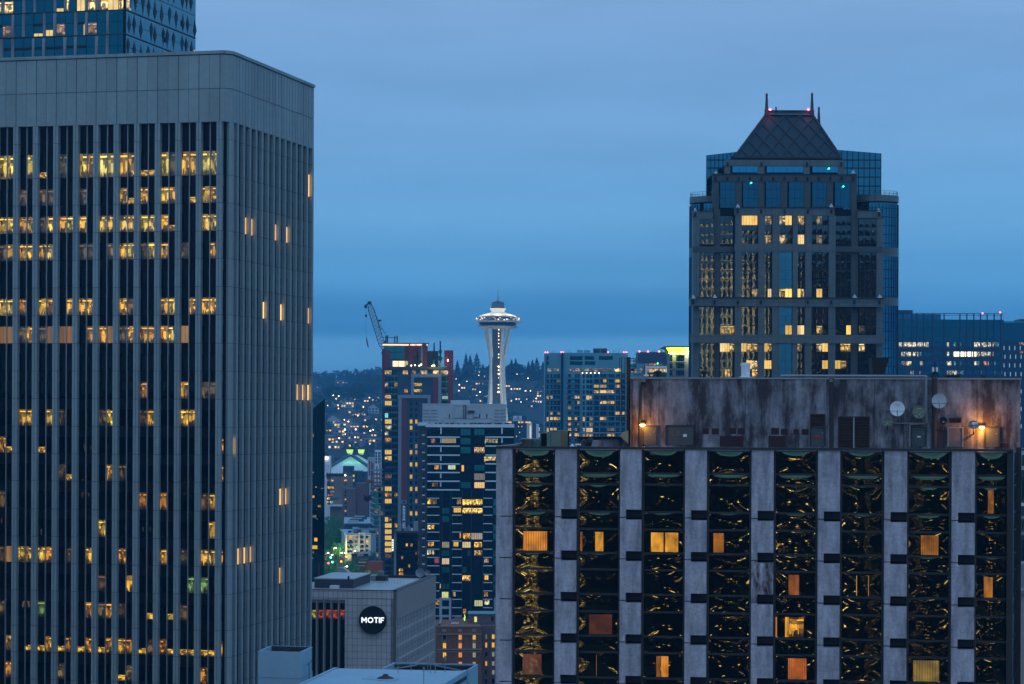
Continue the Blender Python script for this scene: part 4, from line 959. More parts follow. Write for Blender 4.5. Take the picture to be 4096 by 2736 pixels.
# ================================================================ condominium tower, green glass and white balconies
def condo():
    D = 890.0; f = face(425.5, D, 513.8, D + 1, 450); t = thing('condo_tower', 'dark green glass condominium tower with white balcony edges and pale rooftop plant block', 'apartment tower', (f.A.x + 16, D + 12, 0))
    def b(m, x0, y0, x1, y1, d0, d1, mat=0, col=(1, 1, 1, 1)):
        s0, s1, z0, z1 = f.rect(x0, y0, x1, y1); m.box(f, s0, s1, z0, z1, d0, d1, mat, col)
    m = MB(); b(m, 427, 427, 513.8, 9999, -26, -2); m.build('body', M['glass_slab'], t)
    m = MB(); b(m, 417.5, 427, 427, 9999, -22, -5); m.build('side_wing', M['darkgrey'], t)
    m = MB(); b(m, 425.5, 424.2, 514.3, 427.3, -27, .4); b(m, 417.5, 422.8, 426.5, 425.6, -24, -3); m.build('roof_fascia', M['white'], t)
    m = MB(); b(m, 422.4, 404.2, 506.5, 423.9, -20, -4); b(m, 450.9, 400.9, 469.8, 404.2, -14, -7); pb = m.build('plant_block', M['offwhite'], t)
    m = MB(); b(m, 422, 403.8, 506.7, 404.3, -20.2, -3.8); b(m, 450.6, 400.4, 470, 401, -14.2, -6.8); m.build('plant_coping', M['white'], t)
    for i in range(4):
        for x0, x1 in ((423.2, 429.3), (430.7, 437.4), (494.6, 499.3), (500.6, 505.6)):
            m = MB(); b(m, x0, 409.5 + i * 3.3 + .2, x1, 410.8 + i * 3.3 + .2, -4, -3.85); m.build('louvre', M['steel'], pb)
    for x0, y0, x1, y1, d in ((454.9, 406.2, 465.7, 418, -2.5), (464.8, 413.8, 473.2, 419.5, -1.6), (444, 418.8, 455.8, 424, -2), (456, 418.8, 491.5, 424, -1.6), (466, 407, 479, 417, -3)):
        m = MB(); b(m, x0, y0, x1, y1, -4, d); b(m, x0 - .15, y0 - .3, x1 + .15, y0, -4, d + .1, 1); m.build('roof_unit', [M['offwhite'], M['steel']], t)
    m = MB(); b(m, 468.2, 410.5, 474.5, 412.8, -3, -1); m.build('duct', M['soot'], t)
    m = MB()
    for x in (463.5, 465, 466): m.tube(P(x, 405, D + 1), P(x, 419, D + 1), .15, 5)
    for x in (449.4, 479.5, 486.8): m.tube(P(x, 414.2, D), P(x, 418, D), .25, 5)
    m.tube(P(430, 416, D - 1), P(430, 424, D - 1), .12, 4); m.build('roof_pipe', M['soot'], t)
    m = MB()
    rr = random.Random(3)
    for i in range(24): x = 434 + rr.random() * 76; b(m, x, 423.3 - rr.random() * .6, x + 1.5 + rr.random() * 2, 424.2, -3, -1)
    m.build('roof_ballast', M['soot'], t)
    w = Wins(t); up = [427.4, 436.6, 445.6, 454.6, 463.4, 472.0, 480.7, 489.3]; lo = [489.3, 497.9, 506.6, 514.9, 523.4, 531.8, 540.6, 548.9, 557.1, 565.5, 574, 582.3, 590.6, 599, 607.4, 615.7, 624]
    slabs = []
    def win(x0, y0, x1, y1, k='.', c=YEL, e=1.0, d=-2):
        mt = {'.': 'glass_dark', 'g': 'glass_green', 'r': 'room', 'p': 'plainlit', 'c': 'curtain'}[k]; n = max(1, round((x1 - x0) / 3.6))
        for i in range(n):
            a = x0 + (x1 - x0) * i / n; w.px(f, a + .12, y0, a + (x1 - x0) / n - .12, y1, d, M[mt], C(c, e) if k in 'rpc' else (1, 1, 1, 1))
    lu = {1: [(431, 435.5, 'r', (.5, .22, .08), .8), (441.9, 456, 'p', (.45, .36, .14), .8), (484.8, 498, 'r', (.9, .8, .4), .5)], 2: [], 4: [(434.5, 439, 'r', AMB, 1), (448, 455.5, 'p', (.75, .85, .5), .9), (461.5, 464, 'p', YEL, 1.2)], 6: [(432, 438, 'r', DIM, .8)],
          3: [(484, 496, 'r', (1, .68, .3), 1.2)], 5: [(474.5, 485, 'p', (.22, .2, .18), .8)]}
    tealw = {0: 'gg', 1: 'g.', 2: 'gy', 3: '..', 4: '.g', 5: '.d', 6: 'gp'}
    for k in range(7):
        y0, y1 = up[k] + 1.2, up[k + 1] - .3
        s0, s1, z0, z1 = f.rect(427.3, up[k + 1] - .2, 459.8, up[k + 1] + 1.1); slabs.append((s0, s1, z0, z1))
        s0, s1, z0, z1 = f.rect(485.3, up[k + 1] - .2, 513.6, up[k + 1] + 1.1); slabs.append((s0, s1, z0, z1))
        base = [(427.8, 439.8), (441.9, 459.4), (485.6, 500.8), (502.6, 513.4)]
        for x0, x1 in base: win(x0, y0, x1, y1, '.')
        for x0, x1, kk, c, e in lu.get(k, []): win(x0, y0 + .6, x1, y1 - .4, kk, c, e, -1.9)
        for i, (x0, x1) in enumerate(((460.6, 470.6), (474.3, 484.6))):
            c = tealw[k][i]; win(x0, y0 + .3, x1, y1 - 1, {'g': 'g', '.': '.', 'y': 'r', 'd': 'p', 'p': 'p'}[c], (.3, .25, .2) if c == 'd' else (1.1, .68, .25), 1)
        for x0, x1 in ((427.3, 459.8), (485.3, 513.6)): w.px(f, x0, y1 - 2.4, x1, y1 + .1, .3, M['glass_dark'], th=.04)
    lf = {1: [(427.4, 431, 'r', YEL, 1.6), (457, 461, 'r', AMB, .8), (462.2, 482.4, 'r', (1.4, .8, .1), 1.5), (431, 437, 'r', DIM, 1)],
          2: [(453.6, 461, 'p', YEL, 1.1), (462.2, 482.4, 'r', (1.4, .85, .15), 1.7), (442, 449.2, 'g', 0, 0)], 3: [(442, 449.2, 'g', 0, 0)], 4: [(427.2, 431.5, 'r', (1.3, 1, .35), 1.6), (431.6, 434.5, 'r', YEL, 1)],
          5: [(459.6, 461, 'p', AMB, .9), (463, 470.6, 'r', AMB, 1.2), (470.9, 482.4, 'p', (.5, .4, .28), .9)], 6: [(428, 431, 'r', AMB, .9), (431.4, 434, 'r', YEL, 1.2), (442, 449.2, 'p', (.36, .33, .18), .8), (453.5, 458.5, 'p', YEL, .9), (462.4, 470.6, 'p', (.75, .65, .3), 1), (474.3, 482, 'r', (1.3, .7, .05), 1.5)],
          7: [(427, 431, 'r', (1, .9, .45), 1.3), (431.6, 434, 'r', (.9, .8, .35), 1), (474.3, 482, 'r', (1, .6, .15), 1.2), (442, 449.2, 'g', 0, 0), (467.2, 470.5, 'g', 0, 0)], 8: [(442, 449.2, 'p', (.9, .65, .4), .9), (434.5, 439, 'p', (.5, .1, .12), .6)],
          9: [(442, 449.2, 'g', 0, 0), (462.4, 466.5, 'g', 0, 0)], 10: [(462.4, 470.6, 'r', (1.3, .7, .12), 1.4), (484.5, 488.5, 'p', (1.2, .65, .05), 1)], 11: [(442, 449.2, 'g', 0, 0), (439.5, 441, 'r', YEL, 1)], 12: [(441.6, 448.5, 'p', (.9, .9, .3), .9), (484, 488, 'r', AMB, .7)], 13: [(474.4, 482.6, 'p', (.7, .75, .35), .8), (484.5, 489.5, 'r', (1, .9, .5), 1), (435.5, 440, 'r', AMB, .8)],
          14: [(463, 466, 'r', AMB, .8)], 15: []}
    tc_ = [(427.4, 439.2), (442, 449.2), (452.2, 461.4), (462.2, 470.7), (471, 482.6), (483.6, 492), (493, 496)]
    for k in range(16):
        y0, y1 = lo[k] + 1.0, lo[k + 1] - .3
        for i, (x0, x1) in enumerate(tc_): win(x0, y0, x1, y1, 'g' if i == 6 and k % 3 else '.')
        for i, (x0, x1) in enumerate(tc_[:6]):
            if (i * 5 + k * 7) % 13 == 3 and not any(q[0] < x1 and q[1] > x0 for q in lf.get(k, [])): win(x0 + .6, y0 + .4, x0 + 3.2 + (k % 3), y1 - .9, 'r', (1, .62, .2), 1, -1.88)
        for x0, x1, kk, c, e in lf.get(k, []): win(x0, y0 + .3, x1, y1 - 1, kk, c or YEL, e, -1.88)
        for x0, x1 in ((427.1, 439.3), (452, 461.6), (483.4, 492.3)):
            s0, s1, z0, z1 = f.rect(x0, lo[k + 1] - .1, x1, lo[k + 1] + .65); slabs.append((s0, s1, z0, z1))
            w.px(f, x0, y1 - 2.2, x1, y1 + .1, -.3, M['glass_dark'], th=.04)
    for k in range(24):
        y = 427 + 8.6 * (k + 1); s0, s1, z0, z1 = f.rect(422.1, y - .9, 424.9, y); slabs.append((s0, s1, z0, z1)); w.px(f, 422.6, y - 4, 424.2, y - 1, -2.2, M['glass_blue'])
    for s0, s1, z0, z1 in slabs:
        m = MB(); m.box(f, s0, s1, z0, z1, -2, .6 if z1 - z0 > .4 else .35); m.build('balcony_slab', M['white'], t)
    for x, yb in ((440.1, 489), (501.2, 489)):
        m = MB(); b(m, x, 427.4, x + 1.4, yb, -1.9, .2); m.build('column', M['white'], t)
    m = MB()
    for x in (439.5, 441.6, 449.6, 451.8, 461.8, 470.8, 482.8): b(m, x, 490, x + .35, 9999, -2, -1.2)
    m.build('mullion', M['bluepanel'], t)
    w.finish()
    # white frame near the foot
    for x0, x1 in ((439.2, 451), (494, 497)):
        m = MB(); b(m, x0, 598, x0 + 2.6, 9999, -2, 1); b(m, x1 - 2.2, 598, x1, 9999, -2, 1)
        for y in (598, 606.5, 614.9, 623.3): b(m, x0 + 2.6, y, x1 - 2.2, y + 2.1, -2, 1)
        m.build('white_frame', M['offwhite'], t)
    fl = thing('rooftop_dish', 'small grey dish on the condominium side wing', 'dish', P(420, 423, D)); 
    m = MB(); m.lathe(P(420, 422.6, D), [(0, 0), (.6, .2), (.9, .6)], 10); m.build('reflector', M['steel'], fl)
condo()

# ================================================================ teal condominium slab to the right of the needle
def teal_tower():
    D = 1336.0; f = face(544.8, D, 627.4, D + 1, 400); t = thing('teal_apartment_tower', 'wide teal apartment slab with rows of thin balconies right of the observation tower', 'apartment tower', (f.A.x + 20, D + 14, 0))
    def b(m, x0, y0, x1, y1, d0, d1, mat=0): s0, s1, z0, z1 = f.rect(x0, y0, x1, y1); m.box(f, s0, s1, z0, z1, d0, d1, mat)
    m = MB(); b(m, 544.8, 352.8, 561, 9999, -24, -1.5); b(m, 561, 352.8, 627.3, 9999, -24, -1.5); m.build('body', M['tealpanel'], t)
    m = MB(); b(m, 560.5, 352.6, 562.7, 9999, -1.5, .3); b(m, 544.8, 353, 545.5, 9999, -1.5, .3); m.build('corner_glass', M['glass_curve'], t)
    m = MB(); b(m, 562.7, 372, 566, 9999, -1.5, -.6); m.build('recess_strip', M['tealpanel'], t)
    w = Wins(t); P0 = 373.6; pitch = 5.39; slabs = []
    Zx = lambda zx: 525 + zx / 10.45
    cols = [(228, 246), (262, 288), (300, 330), (335, 368), (450, 482), (520, 545), (548, 570), (605, 625), (642, 672), (676, 705), (722, 770), (780, 815), (818, 850), (860, 893), (896, 932), (940, 962), (965, 990), (1010, 1045)]
    lit_ = {1: {3: .3, 15: 1, 12: .8, 16: 1.1}, 2: {10: .9, 11: .6, 16: .9, 15: .3, 12: .5}, 3: {10: 1, 11: 1.5, 12: 1.5, 13: 1.6, 14: 1.5}, 4: {0: 1.2, 1: 1, 5: 1.3, 6: 1.1, 8: 1.1, 9: 1}, 5: {11: 1.2, 12: 1.2, 13: .9, 14: 1, 6: .7}, 6: {4: .9}, 7: {1: 1, 15: 1.1, 16: 1, 17: 1.1, 3: .3}, 8: {0: .9, 1: 1.2, 2: 1.1, 3: .9, 4: 1.1, 5: .8, 7: 1, 11: 1.3, 12: 1.3, 9: .5},
            9: {4: 1.2, 9: .5, 6: .3}, 10: {0: .9, 1: 1, 2: .9, 4: 1.2, 7: 1, 8: 1.1, 9: 1.1, 5: .4, 13: .2, 14: .25}, 11: {4: 1.2, 5: 1.1, 6: 1.2, 7: 1, 8: 1.2, 9: 1.1, 13: 1, 14: 1.3}, 12: {11: .9, 12: 1, 15: .8, 16: .6, 14: .3}, 13: {8: .8}, 15: {4: 1}}
    rr = random.Random(2)
    for k in range(0, 20):
        yt = P0 + pitch * (k) + .5; yb = yt + pitch - 1.5
        for i, (a, c) in enumerate(cols):
            e = lit_.get(k, {}).get(i, 0)
            if e: w.px(f, Zx(a), yt, Zx(c), yb, -1.5, M['room'] if rr.random() < .5 else M['plainlit'], C(rr.choice((WRM, YEL, (1, .62, .25))), e))
            else: w.px(f, Zx(a), yt, Zx(c), yb, -1.5, M['glass_navy'] if rr.random() < .6 else M['glass_teal'])
        for x0, x1 in ((549.6, 560.3), (566.2, 579.7), (593, 627)):
            s0, s1, z0, z1 = f.rect(x0, yb + .35, x1, yb + .85); slabs.append((s0, s1, z0, z1))
            w.px(f, x0, yb - 1.1, x1, yb + .35, -.4, M['glass_rail'] if rr.random() < .3 else M['glass_teal'], th=.05)
    w.px(f, 569.8, 356, 582.5, 360, -1.5, M['glass_navy']); w.px(f, 569.8, 361.2, 582.5, 365, -1.5, M['glass_navy']); w.px(f, 584.7, 356, 594, 359.8, -1.5, M['glass_navy']); w.px(f, 599, 356, 612.8, 359.8, -1.5, M['glass_navy']); w.px(f, 584.7, 361.2, 595, 364.8, -1.5, M['glass_navy'])
    for x in (546.9,): 
        for y in (356, 361.2): w.px(f, x, y, x + 1.6, y + 3.6, -1.5, M['glass_navy'])
    for x0, x1, c, e in ((547.5, 551, (.7, .8, .4), .5), (557.5, 559, YEL, .9), (552, 557, (.3, .4, .3), .5), (569.8, 574, (.5, .3, .18), .6), (575.5, 582.5, (.7, .4, .2), .8), (584.8, 597, (.55, .35, .2), .6), (598, 611.5, (.4, .28, .2), .5), (614.2, 620.8, (1.2, .7, .25), 1.4)): w.px(f, x0, 368.4, x1, 372, -1.5, M['room'], C(c, e * 1.4))
    w.finish()
    for s0, s1, z0, z1 in slabs: m = MB(); m.box(f, s0, s1, z0, z1, -1.5, .2); m.build('balcony_slab', M['tealpanel'], t)
    m = MB()
    for x in (566.1, 579.6, 599.2, 607.4, 614.7, 619.6, 549.4): b(m, x, 373, x + .35, 9999, -1.5, .25)
    m.build('balcony_divider', M['greyframe'], t)
    for x, y in ((545.3, 352.4), (547.5, 352.4), (561.2, 352.2), (563.2, 352.2), (608, 352.2), (623.8, 352.2), (626.4, 352.2)):
        m = MB(); m.lathe(P(x, y, D + 1), [(0, -.45), (.45, 0), (0, .45)], 8); m.build('obstruction_lamp', M['redlight'], t)
    for x0, x1 in ((577.5, 583), (584, 590)): 
        m = MB(); q = P(x0, 352.5, D + 10); r_ = P(x1, 352.5, D + 10); 
        for k in range(8): a0, a1 = math.pi * k / 8, math.pi * (k + 1) / 8; m.face([q + Vector((0, math.cos(a0) * 1.4, math.sin(a0) * 1.4)), r_ + Vector((0, math.cos(a0) * 1.4, math.sin(a0) * 1.4)), r_ + Vector((0, math.cos(a1) * 1.4, math.sin(a1) * 1.4)), q + Vector((0, math.cos(a1) * 1.4, math.sin(a1) * 1.4))])
        m.build('roof_tank', M['tealpanel'], t)
    for x0, x1 in ((593.3, 600), (600.4, 607)):
        m = MB(); q = P(x0, 351, D + 8); r_ = P(x1, 351, D + 8); m.tube(q, r_, 1.5, 14); m.build('cooling_drum', M['soot'], t)
    for x, y in ((552, 350.2), (553.6, 350.2), (568.2, 349.8), (570.2, 349.8), (577.4, 348.4), (613.8, 349.5), (616, 349.3), (619, 348)):
        m = MB(); q = P(x, 352.8, D + 4); m.tube(q, (q.x, q.y, P(x, y, D + 4).z), .1, 4); m.build('antenna', M['soot'], t)
    for i in range(5): m = MB(); m.lathe(P(582.5 + i * 4.1, 373, D - 1), [(0, -.35), (.35, 0), (0, .35)], 6); m.build('terrace_lamp', M['whitelight'], t)
teal_tower()

# ================================================================ buildings between the teal slab and the corner-turret tower
def crown_block():
    D = 900.0; f = face(668.7, D, 706, D, 370); t = thing('yellow_crown_building', 'stone apartment tower with glowing yellow flared crown under a flat roof', 'apartment tower', (f.A.x + 7, D + 8, 0))
    def b(m, x0, y0, x1, y1, d0, d1, mat=0): s0, s1, z0, z1 = f.rect(x0, y0, x1, y1); m.box(f, s0, s1, z0, z1, d0, d1, mat)
    m = MB(); b(m, 668.8, 353.8, 706, 9999, -16, 0); m.build('body', M['beige'], t)
    m = MB(); b(m, 663.8, 346.7, 711, 347.8, -22, 3.5); m.build('flat_roof', M['soot'], t)
    m = MB(); pr = [(.0, 353.8), (-.2, 352.6), (-.6, 351.4), (-1.2, 350.2), (-2.2, 349), (-3.4, 347.9)]
    cmat = M['crownpaint'] = plain('yellow_crown_panel', (.8, .72, .05), .5, .08)
    for (o0, y0), (o1, y1) in zip(pr, pr[1:]):
        d0, d1 = -o0 * D / F, -o1 * D / F; q = lambda x, o, y, d: Vector((P(x + o, y, D).x, D - d, P(680, y, D).z))
        m.face([q(669, o0, y0, d0), q(706, 0, y0, d0), q(706, 0, y1, d1), q(669, o1, y1, d1)])
        m.face([Vector((P(669 + o0, y0, D).x, D + 16, P(680, y0, D).z)), q(669, o0, y0, d0), q(669, o1, y1, d1), Vector((P(669 + o1, y1, D).x, D + 16, P(680, y1, D).z))])
    m.build('flared_crown', cmat, t)
    for x in (669.5, 671, 672.5, 674.5, 677, 681, 684, 687.5, 691, 694):
        m = MB(); p = f.pt(f.s(x), f.z(x, 353.6), .8); m.lathe(p, [(0, -.25), (.3, 0), (0, .25)], 8); m.build('crown_lamp', M['whitelight'], t)
        lamp('POINT', f.pt(f.s(x), f.z(x, 352.6), 1.6), 420 if x < 686 else 900, (1, .92, .08) if x < 686 else (1, .95, .6), .2, parent=t)
    w = Wins(t)
    for y0, y1 in ((355, 361.2), (363.8, 368.6), (370.8, 375.5), (378, 382.6)):
        for x0, x1 in ((669.7, 670.8), (671, 672.3), (676.2, 677.6), (677.8, 680.4), (680.6, 682.6), (682.8, 684.3)): w.px(f, x0, y0, x1, y1, 0, M['glass_blue'] if x0 > 682 or x0 in (671, 676.2) else M['glass_navy'])
    w.finish()
    for x0, x1 in ((668.6, 672.8), (675, 684.8)):
        for y in (361.6, 369, 376): m = MB(); b(m, x0, y, x1, y + .4, 0, .9); m.build('balcony_ledge', M['greyframe'], t)
        for y in (366.6, 374):
            m = MB(); b(m, x0, y, x1, y + .2, .8, .9)
            for i in range(7): x = x0 + (x1 - x0) * i / 6; b(m, x, y, x + .12, y + 2.3, .8, .9)
            m.build('balcony_railing', M['black'], t)
    m = MB(); b(m, 689.4, 362, 689.9, 370, .1, .4); m.build('neon_strip', emit('blue_neon', (.04, .06, 1), 3), t)
crown_block()
def middle_blocks():
    D = 1150.0; f = face(637.6, D, 668.7, D, 370); t = thing('blue_office_block', 'dark blue windowless office block with three red roof lights', 'office building', (f.A.x + 8, D + 8, 0))
    def b(m, x0, y0, x1, y1, d0, d1, mat=0): s0, s1, z0, z1 = f.rect(x0, y0, x1, y1); m.box(f, s0, s1, z0, z1, d0, d1, mat)
    m = MB(); b(m, 638, 352.1, 675, 362.2, -20, 0); b(m, 637.4, 362.2, 675, 9999, -20, .4); m.build('body', M['bluepanel'], t)
    m = MB()
    for i in range(18): x = 638.4 + i * 1.9; b(m, x, 352.3, x + .15, 362, 0, .15)
    m.build('panel_rib', M['soot'], t)
    w = Wins(t)
    for x0, x1, c, e in ((645, 648, AMB, .5), (649.2, 652, AMB, .9), (652.2, 656, (1, .5, .2), .8), (656.4, 658, WRM, .9), (660, 662, (.5, .3, .2), .5)): w.px(f, x0, 363.6, x1, 365.4, .4, M['room'], C(c, e))
    w.finish()
    for x in (639.4, 648, 659.2): m = MB(); m.lathe(P(x, 351.5, D - 1), [(0, -.5), (.5, 0), (0, .5)], 8); m.build('obstruction_lamp', M['redlight'], t)
    for x, y in ((652.4, 350.3), (654.6, 349.2), (660.3, 349.4), (661.8, 350.2)): m = MB(); q = P(x, 352.1, D + 3); m.tube(q, (q.x, q.y, P(x, y, D).z), .12, 4); m.build('antenna', M['soot'], t)
    m = MB(); m.lathe(P(657.8, 363.3, D - 1), [(0, -.4), (.4, 0), (0, .4)], 8); m.build('green_lamp', M['greenlight'], t)
    D2 = 1050.0; f = face(645.4, D2, 669, D2, 370); t = thing('white_framed_building', 'building with a white frame around one long lit window row', 'building', (f.A.x + 5, D2 + 8, 0))
    m = MB(); b(m, 643.4, 366, 672, 9999, -14, -.8); m.build('body', M['bluepanel'], t)
    m = MB(); b(m, 645.4, 365.9, 668.8, 368.3, -10, .4); b(m, 645.4, 368.3, 647.2, 376.5, -10, .4); m.build('white_frame', M['white'], t)
    w = Wins(t)
    for i in range(12): x = 647.4 + i * 1.8; w.px(f, x, 368.8, x + 1.65, 372.3, -.8, M['plainlit'] if i % 3 else M['room'], C((1, .55 + .2 * (i % 2), .22), rnd.uniform(.6, 1.5)))
    for i in range(10): x = 649 + i * 1.9; w.px(f, x, 373.2, x + 1.7, 376.5, -.8, M['glass_teal'])
    for x, e in ((643.8, 1), (645, 1.2), (647.5, 1.3), (650.5, 1), (652, .8)): w.px(f, x, 374.3, x + 1.1, 376.4, -.2, M['room'], C(WRM, e))
    w.finish()
    D3 = 1100.0; f = face(627.5, D3, 643.3, D3, 370); t = thing('low_teal_building', 'lower teal apartment building joined right of the wide teal slab', 'building', (f.A.x + 4, D3 + 8, 0))
    m = MB(); b(m, 626.5, 363.6, 643.2, 9999, -14, 0); m.build('body', M['tealpanel'], t)
    w = Wins(t); w.px(f, 631.2, 370.6, 634.8, 372.4, 0, M['room'], C(YEL, .8)); w.px(f, 634.9, 369, 636.4, 372.5, 0, M['plainlit'], C(AMB, .9)); w.px(f, 639.8, 368.6, 642.5, 370.6, 0, M['room'], C(WRM, .9)); w.px(f, 639.8, 370.8, 642.5, 373, 0, M['room'], C((.6, .35, .25), .7)); w.px(f, 631, 368.5, 634.7, 370.4, 0, M['glass_navy']); w.finish()
    m = MB(); b(m, 634, 373.3, 643.2, 374, 0, .6); m.build('ledge', M['greyframe'], t)
    # pale hotel below the needle
    D4 = 1500.0; f = face(512.5, D4, 531.6, D4, 430); t = thing('lettered_hotel', 'small blue and white hotel with rooftop letters seen low behind the roof edge', 'hotel', (f.A.x + 5, D4 + 8, 0))
    m = MB(); b(m, 513, 421.2, 531.4, 9999, -16, -.3); m.build('body', M['bluepanel'], t)
    m = MB(); b(m, 526.2, 422.4, 531.6, 9999, -15, .3); m.build('end_wall', M['white'], t)
    m = MB(); b(m, 507.5, 420.6, 526, 421.4, -17, 1); m.build('roof_slab', M['steel'], t)
    m = MB(); b(m, 513.2, 415.9, 521.8, 420.7, -8, 0); b(m, 521.8, 415.9, 526.2, 420.7, -8, -.4, 1); m.build('sign_block', [M['white'], M['bluepanel']], t)
    text_obj('roof_letters', 'WARWICK', M['soot'], t, f.pt(f.s(517.5, 419), f.z(517.5, 419.2), .05), f, .9, .05, 4.3)
    m = MB(); m.lathe(f.pt(f.s(517.7), f.z(517.7, 417.3), .1), [(.3, -.5), (.6, 0), (.3, .5)], 8); m.build('emblem', M['soot'], t)
    w = Wins(t)
    for j in range(9):
        for i in range(11): x = 513.8 + i * 1.1; y = 424 + j * 1.95; lit_ = (i, j) in ((4, 1), (7, 1), (5, 4), (2, 6)); w.px(f, x, y, x + .75, y + 1.1, -.3, M['plainlit'] if lit_ else M['glass_teal'], C(WRM, 1.3) if lit_ else (1, 1, 1, 1))
        w.px(f, 529.6, 424.2 + j * 1.95, 531.2, 425.6 + j * 1.95, .35, M['plainlit'], C(WHT, 1.2 if j != 0 else .5))
        w.px(f, 528.8, 424.3 + j * 1.95, 529.4, 425.4 + j * 1.95, .32, M['glass_navy'])
    for x0, x1 in ((508.5, 511.5), (518.2, 520.3), (521.2, 523.2), (525.4, 530.6)): w.px(f, x0, 421.6, x1, 423, .4, M['plainlit'], C(WRM, 1.3))
    w.finish()
    D5 = 1560.0; f = face(531.6, D5, 540, D5, 430); t = thing('white_edged_tower', 'short blue tower with a white lit corner right of the lettered hotel', 'building', (f.A.x + 3, D5 + 6, 0))
    m = MB(); b(m, 531.4, 423.7, 540, 9999, -12, 0); m.build('body', M['bluepanel'], t)
    m = MB(); b(m, 535.5, 423.9, 538.2, 9999, 0, .4); m.build('corner_strip', M['white'], t)
    w = Wins(t)
    for j in range(8): w.px(f, 538.5, 425.5 + j * 2, 539.8, 426.8 + j * 2, 0, M['plainlit'] if j % 3 else M['glass_teal'], C(WHT, .8))
    w.finish()
middle_blocks()
# ================================================================ near hotel block with concrete piers
def near_hotel():
    D = 175.0; f = face(495.8, D, 1012.5, D / 1.0262, 560); rt = Face(f.B, f.B - f.n * 24 + f.u * .0)
    rt = Face(f.B, G(1020.8, D / 1.0262 + 9.5, 560))
    t = thing('pier_hotel', 'near hotel block with weathered grey concrete piers and dark bronze mirror glass', 'hotel', (f.A.x + 18, D + 12, 0))
    zt = f.z(760, 447.6); dg = -.9
    rect = lambda x0, y0, x1, y1: f.rect(x0, y0, x1, y1)
    m = MB(); back = [Vector(f.pt(0.2, 0, -24)[:2]), Vector(f.pt(f.L - .2, 0, -24)[:2])]
    m.prism([Vector(f.pt(.3, 0, dg - .1)[:2]), Vector(f.pt(f.L - .2, 0, dg - .1)[:2]), rt.B - f.u * .3, back[1], back[0]], 0, zt - .35)
    m.build('core', M['dark_spandrel'], t)
    m = MB(); m.prism([Vector(f.pt(.25, 0, dg - .15)[:2]), Vector(f.pt(f.L - .3, 0, dg - .15)[:2]), back[1], back[0]], zt - .35, zt - .25); m.build('roof', M['darkgrey'], t)
    m = MB(); m.box(f, 0, f.L, zt - .18, zt, -.5, .12); m.build('roof_edge', M['soot'], t)
    lf = Face(back[0], Vector(f.pt(0, 0, 0)[:2])); m = MB(); m.box(lf, 0, lf.L, zt - 1.2, zt + .02, -.35, 0); m.build('side_parapet', M['steel'], t)
    m = MB(); m.box(lf, 0, lf.L, 0, zt - 1.2, -.3, -.02); m.build('side_wall', M['conc_col'], t)
    storey = f.z(505, 516) - f.z(505, 557.3)
    j0 = f.z(505, 516.2)            # level of the first joint
    joints = [j0 - storey * i for i in range(0, 25) if j0 - storey * i > 1]
    px = [(495.8, 511.6), (554.8, 576.0), (619.8, 641.0), (684.8, 706.4), (751.2, 773.2), (817.6, 839.8), (884.2, 906.8), (951.6, 974.6)]
    piers = [(f.s(a, 560), f.s(b, 560)) for a, b in px]
    for i, (a, b) in enumerate(piers):
        tops = [zt - .18] + joints + [0]
        for k, (z1, z0) in enumerate(zip(tops, tops[1:])):
            if k > 6: z0 = 0
            mt = M['conc_peel'] if (i == 4 and k == 2) else M['conc_col']
            m = MB()
            if i == 0: m.box(f, a, b, z0 + .04, z1 - .04, dg, 0)
            else:
                nt_ = storey * .178; w_ = a + (b - a) * .27
                m.box(f, a, w_, z0 + .04, z1 - .04, dg, 0); zb = z0 + .03
                m.box(f, w_, b, zb + nt_ if k <= 6 else 0, z1 - .04 - (.14 if k else 0), dg, 0)
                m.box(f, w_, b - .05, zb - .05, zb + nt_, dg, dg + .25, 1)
            m.build('pier_panel', [mt, M['black']], t)
            if k > 6: break
    # glass bays
    w = Wins(t, 'window'); fr = MB()
    bays = [(piers[i][1], piers[i + 1][0]) for i in range(7)] + [(piers[7][1], f.s(1009.8, 560))]
    tall = storey * .592; lv = []
    z = zt - .3; lv.append((f.z(505, 472.6), z, 'T')); z = f.z(505, 472.6)
    zz = [472.6, 483.8, 511.2, 528.5, 552.4, 569, 593.6, 611, 635.4, 651.7, 677, 694, 718.5]
    lv = [(f.z(505, zz[i + 1]), f.z(505, zz[i]), 'S' if i % 2 == 0 else 'T') for i in range(len(zz) - 1)]; lv.insert(0, (f.z(505, 472.6), zt - .25, 'T'))
    # lit rooms: bay, level -> list of (from, to, kind, colour, strength)
    rooms = {(0, 4): [(.2, .83, 'c', ORA, .85)], (1, 4): [(.02, .08, 'c', ORA, .5), (.4, .62, 'c', AMB, .85)], (2, 4): [(.17, .5, 'c', AMB, 1.25), (.53, .88, 'c', AMB, 1.0)], (3, 4): [(.1, .37, 'p', ORA, .45)], (6, 4): [(.3, .75, 'c', ORA, .45)],
             (7, 2): [(.37, .58, 'c', ORA, .3)], (4, 6): [(.32, .6, 'p', (1, .25, .02), .33)], (5, 6): [(.36, .39, 'p', YEL, .7), (.66, .69, 'p', AMB, .5)], (7, 6): [(.25, .56, 'c', ORA, .5)], (4, 8): [(0, .05, 'c', ORA, .7), (.24, .35, 'c', AMB, 1.1), (.35, .72, 'r', AMB, .9)],
             (1, 8): [(.25, .85, 'c', (.5, .12, .02), .22)], (2, 10): [(.32, .44, 'c', ORA, .35), (.44, .64, 'p', ORA, .9)], (4, 10): [(.32, .8, 'p', (1, .24, .02), .6)], (6, 10): [(.12, .78, 'p', (.7, .45, .08), .5)], (0, 10): [(.2, .7, 'p', (.35, .06, .02), .3)], (1, 10): [(.44, .46, 'p', AMB, .6)]}
